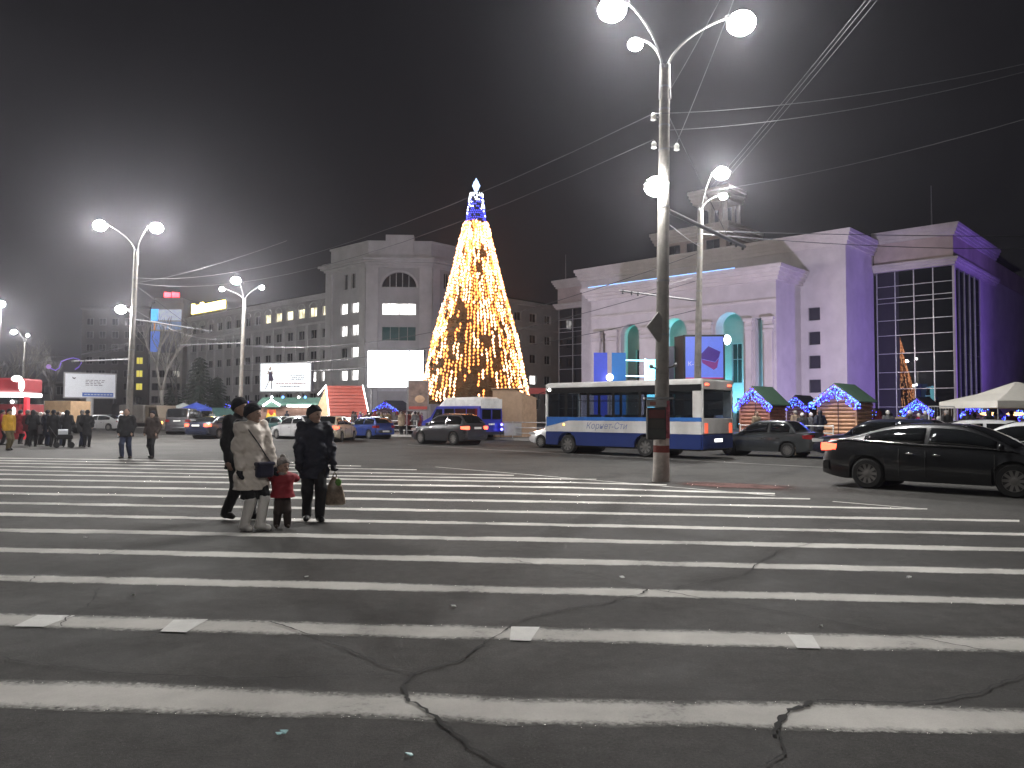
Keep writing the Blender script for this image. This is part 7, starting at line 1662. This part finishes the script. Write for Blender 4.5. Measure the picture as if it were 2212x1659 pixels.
def add_person(label, spec, loc, theta, h=0.014, group=None, face=True):
    P = make_person(spec, h); body = bpy.data.objects.new('person', P['person'][0]); C.objects.link(body); P['person'][0].materials.append(M[spec.get('skin_mat', 'skin')])
    body.location = loc; body.rotation_euler = (0, 0, theta); tag(body, label, 'person', group)
    for nm, (me, ma) in P.items():
        if nm == 'person': continue
        me.materials.append(M[ma]); o = bpy.data.objects.new(nm, me); C.objects.link(o); o.parent = body
    if face:
        q = spec['_pts']; hc, f, sd, k = q['hc'], q['f'], q['sd'], q['k']
        for i in (-1, 1): MB().ball(hc+f*0.086*k+sd*i*0.031*k+v3(0,0,0.010)*k, 0.0095*k, 8).build('eye', M['eye_dark'], body)
        MB().ball(hc+f*0.086*k-v3(0,0,0.058)*k, 0.02*k, 8, (1.0, 0.5, 0.32)).build('mouth', M['lip'], body)
    return body
def to_local(w, loc, th_): d = np.array(w)-np.array(loc); c, s = math.cos(-th_), math.sin(-th_); return v3(d[0]*c-d[1]*s, d[0]*s+d[1]*c, d[2])
# ---------------- the family on the crossing
Wl = ground(541, 1146); Dl = ground(676, 1126); Cl = ground(609, 1141); Bl = ground(512, 1128)
for q in (Wl, Dl, Cl, Bl): q[2] = 0.012
m1 = at(590, 1016, (Wl[1]+Cl[1])/2); m2 = at(643, 1030, (Dl[1]+Cl[1])/2)       # where the child's hands are held
thW, thD, thC, thB = R(52), R(18), R(20), R(60)
add_person('woman in long white coat and white boots crossing with a child', dict(H=1.70, hands={1: to_local(m1+v3(0,-0.02,0.05), Wl, thW), -1: v3(-0.25, -0.10, 0.76)}, hand_dir={1: v3(0.15, -0.2, -1)}, feet=((-0.085, 0.02), (0.085, -0.10)), head_yaw=R(30), coat_len=0.58, flare=1.24, coat_bulk=1.26, coat_mat='cloth_white', quilt=0.007, quilt_n=8, sleeve=1.12, tall_boots=True, boot_mat='leather_white', trouser_w=1.0, skirt=0.43, hat='knit', hat_mat='wool_black', gloves=True, seed=4, bulk=1.02), Wl, thW, 0.011)
add_person('person in dark clothes holding a bag and the child’s hand', dict(H=1.69, hands={-1: to_local(m2+v3(0,0.02,0.05), Dl, thD), 1: v3(0.30, -0.06, 0.72)}, hand_dir={-1: v3(-0.25, -0.1, -1), 1: v3(0.05, 0, -1)}, curl={1: 0.8, -1: 0.5}, feet=((-0.09, 0.06), (0.09, -0.12)), head_yaw=R(42), coat_len=0.66, flare=1.05, coat_bulk=1.3, coat_mat='cloth_navy', quilt=0.005, quilt_n=8, trouser_mat='cloth_black', hat='knit', hat_mat='wool_black', gloves=True, hood=True, seed=6, bulk=1.06), Dl, thD, 0.011)
add_person('small child in red jacket and grey bobble hat between two adults', dict(H=0.93, child=True, hands={-1: to_local(m1+v3(0,0,-0.03), Cl, thC), 1: to_local(m2+v3(0,0,-0.03), Cl, thC)}, bend={-1: v3(-1, 0.3, -0.6), 1: v3(1, 0.3, -0.6)}, feet=((-0.13, 0.02), (0.13, -0.06)), head_yaw=R(35), coat_len=0.80, flare=1.15, coat_bulk=1.5, sleeve=1.25, coat_mat='cloth_red', trouser_mat='cloth_brown', trouser_w=1.6, boot_mat='leather_brown', hat='knit', hat_mat='wool_grey', seed=9, bulk=1.15), Cl, thC, 0.0085)
add_person('man in black half hidden behind the woman in white', dict(H=1.80, hands={-1: v3(-0.24, -0.06, 0.80), 1: v3(0.22, -0.12, 0.80)}, feet=((-0.09, 0.14), (0.09, -0.18)), lift={-1: 0.02}, coat_len=0.74, coat_mat='cloth_black', trouser_mat='cloth_black', hat='knit', hat_mat='wool_black', head_yaw=R(15), seed=11), Bl + v3(-0.08, 0.25, 0), thB, 0.013)
# the child's bobble and scarf
ch_ = [o for o in bpy.data.objects if o.name.startswith('person') and 'small child' in o.get('label', '')][0]
_s = 0.93/1.72; _hz = 1.30*_s+0.175*_s*1.72**0.8
MB().ball((0.0, 0.01, _hz+0.135), 0.042, 10).build('hat_bobble', M['wool_grey'], ch_, smooth=True)
MB().lathe([(0.055,-0.03),(0.085,-0.02),(0.09,0.01),(0.075,0.035),(0.05,0.04)], 16, (0, 0.0, 1.30*_s+0.035)).build('scarf', M['wool_grey'], ch_, smooth=True)
# handbag of the woman and its strap: worn across, a thing of its own
def W2(p, L, th_): c, s = math.cos(th_), math.sin(th_); return Vector((L[0]+p[0]*c-p[1]*s, L[1]+p[0]*s+p[1]*c, p[2]))
hb = thing('handbag', 'small dark blue shoulder bag worn across the white coat', 'bag', Wl + v3(-0.085, 0, 0.02), thW)
m = MB(); m.box(-0.02, 0.24, -0.335, -0.235, 0.70, 0.90); bevel(m.build('bag_body', mat('bag_navy', (0.02, 0.02, 0.05), 0.35, coat=0.3), hb), 0.035, 3)
m = MB(); m.box(-0.03, 0.25, -0.345, -0.23, 0.86, 0.915); bevel(m.build('flap', M['bag_navy'], hb), 0.02)
MB().tube([(0.22,-0.27,0.9),(0.16,-0.235,1.0),(0.06,-0.225,1.15),(-0.04,-0.215,1.28),(-0.12,-0.15,1.42),(-0.15,-0.02,1.49),(-0.14,0.10,1.43)], 0.009, 6).build('strap', M['leather_black'], hb)
# patterned shopping bag
hp = W2((0.305, -0.07, 0.62), Dl, thD); sbg = thing('shopping_bag', 'patterned shopping bag carried in the hand of the dark-clothed person', 'bag', (hp.x, hp.y, 0.0), thD)
rings = []
for z, a, b in ((0.24,0.13,0.05),(0.27,0.155,0.07),(0.40,0.15,0.08),(0.52,0.11,0.065),(0.60,0.07,0.04),(0.66,0.035,0.022)):
    rings.append([(a*math.cos(t)*(1+0.08*math.sin(3*t+z*30)), b*math.sin(t)*(1+0.1*math.sin(4*t+z*20)), z) for t in [2*math.pi*i/18 for i in range(18)]])
m = MB(); m.loft(rings)
bm_ = mat('bag_pattern', (0.20, 0.15, 0.11), 0.4, var=0.75, scale=9); m.build('bag_body', bm_, sbg, smooth=True)
for s in (-1, 1): MB().tube([(s*0.03,0,0.64),(s*0.02,-0.01,0.70),(0,-0.01,0.73)], 0.008, 6).build('handle', M['cloth_olive'], sbg)
MB().ball((0.05,-0.045,0.58), 0.05, 8, (1,0.5,1.2)).build('green_print', mat('bag_green', (0.10, 0.25, 0.04), 0.5), sbg)
# ---------------- pair walking towards the camera
p_ = ground(272, 991); p_[2] = 0.012
add_person('man in open dark jacket and jeans walking, left of the pair', dict(H=1.74, hands={-1: v3(-0.22,-0.10,0.92), 1: v3(0.22,-0.10,0.92)}, feet=((-0.09,-0.14),(0.08,0.16)), coat_len=0.78, coat_bulk=1.25, coat_mat='cloth_black', trouser_mat='cloth_jeans', hat='hair', hat_mat='hair_brown', seed=21, bulk=1.08), p_, R(8), 0.02)
p_ = ground(328, 990); p_[2] = 0.012
add_person('person in dark brown jacket and cap walking, right of the pair', dict(H=1.66, hands={-1: v3(-0.22,-0.10,0.90), 1: v3(0.22,-0.10,0.90)}, feet=((-0.09,0.15),(0.08,-0.12)), coat_len=0.74, coat_bulk=1.2, coat_mat='cloth_brown', trouser_mat='cloth_black', hat='knit', hat_mat='wool_black', seed=23), p_, R(-5), 0.02)
p_ = ground(18, 973); p_[2] = 0.012
add_person('man in yellow jacket and tan trousers at the left edge', dict(H=1.74, feet=((-0.10,-0.08),(0.10,0.10)), coat_len=0.84, coat_bulk=1.2, coat_mat='cloth_yellow', trouser_mat='cloth_olive', hat='knit', hat_mat='wool_black', seed=27), p_, R(70), 0.022)
# ---------------- crowd: a few figures built once, then placed one by one
variants = []
for i, sp in enumerate([dict(feet=((-0.1,0),(0.1,-0.03)), coat_len=0.72, hat='knit'), dict(feet=((-0.1,0.08),(0.1,-0.1)), coat_len=0.55, hat='knit', hands={-1: v3(-0.2,-0.14,0.95), 1: v3(0.2,-0.14,0.95)}), dict(feet=((-0.11,0),(0.11,0)), coat_len=0.82, hat='hood', hands={-1: v3(-0.18,-0.2,1.05), 1: v3(0.18,-0.2,1.05)}), dict(feet=((-0.09,-0.1),(0.1,0.1)), coat_len=0.66, hat='hair', H=1.66, coat_bulk=1.3), dict(feet=((-0.1,0.02),(0.1,0)), coat_len=0.6, hat='knit', H=1.6, bulk=1.12)]):
    variants.append(make_person({**sp, 'seed': 40+i}, 0.03))
for V_ in variants:
    for nm, (me, ma) in V_.items(): me.materials.append(M[ma])
def crowd(label, px, Y, z, theta, var, coat, hatm, trm='cloth_black', sc=1.0, group='people'):
    Vr = variants[var]; body = None
    loc = (xat(px, Y), Y, z)
    body = bpy.data.objects.new('person', Vr['person'][0]); C.objects.link(body); body.location = loc; body.rotation_euler = (0, 0, theta); body.scale = (sc, sc, sc); tag(body, label, 'person', group)
    for nm, (me, ma) in Vr.items():
        if nm == 'person': continue
        o = bpy.data.objects.new(nm, me); C.objects.link(o); o.parent = body
        mm = {'coat': coat, 'hat': hatm, 'hair': 'hair_brown', 'hood': coat, 'trousers': trm, 'boots': 'leather_black'}.get(nm)
        if mm: o.material_slots[0].link = 'OBJECT'; o.material_slots[0].material = M[mm]
    return body
G1 = 'people standing in the left crowd'
for px, Y, th_, va, co, ha, tr, lab in [
    (60,38.5,160,0,'cloth_maroon','wool_grey','cloth_black','person in maroon coat beside the yellow jacket'), (72,37.5,200,2,'cloth_black','wool_black','cloth_black','hooded person in black right of the maroon coat'),
    (88,39.5,150,4,'cloth_grey','wool_white','cloth_black','shorter person in grey coat and white hat in left crowd'), (103,38.2,180,1,'cloth_navy','wool_black','cloth_jeans','person in navy coat, left one of the middle trio'), (116,36.8,190,0,'cloth_black','wool_black','cloth_black','broad person in black at the centre of the left crowd'),
    (126,38.6,140,3,'cloth_navy','wool_black','cloth_jeans','bareheaded person in navy right of the crowd centre'), (145,37.2,200,2,'cloth_black','wool_black','cloth_black','hooded person in black near the pushchair'), (178,37.5,170,0,'cloth_grey','wool_grey','cloth_jeans','person in grey, left of the separate couple'), (189,37.0,200,1,'cloth_black','wool_black','cloth_black','person in long black coat, right of the separate couple'),
    (44,40.5,170,1,'cloth_red','wool_black','cloth_black','person in red coat behind the yellow jacket'), (5,39,120,0,'cloth_red','wool_black','cloth_black','person in red cut by the left edge'), (80,44,180,3,'cloth_tan','wool_white','cloth_black','bareheaded person in tan far back in left crowd'), (135,43,170,4,'cloth_brown','wool_white','cloth_black','short person in brown with white hat far back'), (98,45,200,4,'cloth_pale','wool_grey','cloth_black','short person in pale coat far back in left crowd'),
    (262,52,90,1,'cloth_pale','wool_white','cloth_pale','person in pale clothes behind the walking man')]:
    crowd(lab, px, Y, 0.012, R(th_), va, co, ha, tr, 1.0, G1)
# pushchair in the left crowd
pc_ = thing('pushchair', 'dark pushchair with white hood among the left crowd', 'pushchair', (xat(140,36.6),36.6,0.0), R(30))
m = MB(); rr = [[(x, 0.22*math.cos(t), 0.62+0.24*math.sin(t)) for t in [math.pi*i/8 for i in range(9)]] for x in (-0.25, 0.15)]; m.loft(rr, caps=False, closed=False); m.build('hood', M['cloth_pale'], pc_); bevel(MB().box(-0.35,0.35,-0.2,0.2,0.4,0.6).build('seat', M['cloth_black'], pc_), 0.05)
for x in (-0.3, 0.3):
    for s in (-1, 1): MB().lathe([(0.02,-0.02),(0.13,-0.02),(0.13,0.02),(0.02,0.02)], 14, (x, s*0.24, 0.13), 'y').build('wheel', M['tyre'], pc_)
MB().tube([(-0.3,0.2,0.5),(-0.62,0.2,1.0),(-0.62,-0.2,1.0),(-0.3,-0.2,0.5)], 0.014, 6).build('handle', M['steel_dark'], pc_)
for x in (-0.3, 0.3): MB().tube([(x,-0.24,0.13),(x,0,0.42),(x,0.24,0.13)], 0.012, 6).build('axle_frame', M['steel_dark'], pc_)
G2 = 'people crowding behind the railing by the tree'
rc = np.random.default_rng(12)
cols = ['cloth_brown','cloth_grey','cloth_black','cloth_tan','cloth_maroon','cloth_navy','cloth_purple','cloth_grey','cloth_olive']
hats = ['wool_black','wool_grey','wool_white','wool_black','wool_grey']
cw = {'cloth_brown':'brown','cloth_grey':'grey','cloth_black':'black','cloth_tan':'tan','cloth_maroon':'maroon','cloth_navy':'navy','cloth_purple':'purple','cloth_olive':'olive'}; hw2 = {'wool_black':'black','wool_grey':'grey','wool_white':'white'}
anch = ['beside the red-roofed house', 'just right of the red-roofed house', 'behind the blue hatchback', 'below the domed blue-lit hut', 'right of the domed blue-lit hut', 'under the bright screen', 'left of the poster stand', 'below the poster stand', 'right of the poster stand', 'behind the minibus nose']
for i in range(30):
    px = 762+ i*5.0+rc.random()*3; Y = ([62.5, 64.5, 67.5] if px < 865 else [57.0, 57.8, 58.6])[i % 3]+rc.random()*(1 if px < 865 else 0.3); co, ha = cols[int(rc.integers(9))], hats[int(rc.integers(5))]
    an = anch[min(9, int((px-762)/15.5))]; row = ['front row', 'middle row', 'back row'][i % 3]
    crowd('person in %s coat and %s hat %s, %s' % (cw[co], hw2[ha], an, row), px, Y, 0.13, R(float(rc.integers(90, 270))), int(rc.integers(5)), co, ha, 'cloth_black', 0.95+0.08*rc.random(), G2)
G3 = 'people among the huts on the right'
for px, Y, th_, va, co, ha, lab, z in [(1634,36.5,30,3,'cloth_tan','wool_black','bareheaded person behind the roof of the boxy saloon',0.13),(1718,40.5,200,0,'cloth_tan','wool_grey','person in tan coat and grey hat between the huts',0.13),(1733,39.5,150,4,'cloth_black','wool_white','short person in black between the huts',0.13),(1752,40,210,4,'cloth_grey','wool_white','short person with white hat left of the large log hut',0.13),(1771,37.8,190,2,'cloth_navy','wool_black','tall hooded person before the large log hut',0.13),
    (1918,38.5,170,0,'cloth_grey','wool_white','person with white hat above the dark blue estate',0.13),(1945,41,150,3,'cloth_tan','wool_grey','bareheaded person left of the brown-coated one',0.13),(1966,37,200,1,'cloth_brown','wool_white','broad person in brown coat and white hat above the estate',0.13),(1985,42,180,4,'cloth_red','wool_white','short person in red behind the white hatchback',0.13),(1999,40,170,0,'cloth_grey','wool_white','person in grey with white hat left of wire frame',0.13),
    (2045,34.8,190,0,'cloth_black','wool_grey','person with striped grey hat before the wire frame',0.13),(2090,36.5,160,1,'cloth_black','wool_black','person in black coat right of the wire frame',0.13),(2105,38.5,180,4,'cloth_navy','wool_black','short person in navy by the gazebo leg',0.13),(2136,36.0,200,2,'cloth_black','wool_black','hooded person in black under the gazebo edge',0.13),(2150,37.5,170,3,'cloth_tan','wool_grey','bareheaded person in tan under the gazebo',0.13),(2185,38.2,180,0,'cloth_maroon','wool_black','person in maroon deep under the gazebo',0.13),(1900,40.2,150,2,'cloth_maroon','wool_black','hooded person in maroon by the hut corner',0.13)]:
    crowd(lab, px, Y, z, R(th_), va, co, ha, 'cloth_black', 1.0, G3)
G4 = 'people near the blue umbrella on the left'
for px, Y, th_, va, co, lab in [(416,68,170,0,'cloth_black','person in black left of the blue umbrella pole'),(424,69,200,1,'cloth_navy','person in navy under the blue umbrella'),(431,68.5,160,2,'cloth_black','hooded person in black right of the blue umbrella'),(458,66,180,3,'cloth_grey','bareheaded person before the leftmost blue-lit hut'),(620,70,150,0,'cloth_navy','person at the stall between its orange panels')]:
    crowd(lab, px, Y, 0.13, R(th_), va, co, 'wool_black', 'cloth_black', 1.0, G4)
# ================================================================== night haze
hz = MB().box(-335, 335, -95, 425, -1.0, 36.5).build('haze', None, kind='stuff', label='thin winter haze lit by the street lamps')
m = bpy.data.materials.new('haze'); m.use_nodes = True; nt = m.node_tree; nt.nodes.clear()
pvn = nt.nodes.new('ShaderNodeVolumePrincipled'); pvn.inputs['Density'].default_value = 0.0005; pvn.inputs['Color'].default_value = (0.88, 0.87, 0.98, 1); pvn.inputs['Anisotropy'].default_value = 0.86
on_ = nt.nodes.new('ShaderNodeOutputMaterial'); nt.links.new(pvn.outputs[0], on_.inputs['Volume']); hz.data.materials.append(m)
hz.display_type = 'WIRE'
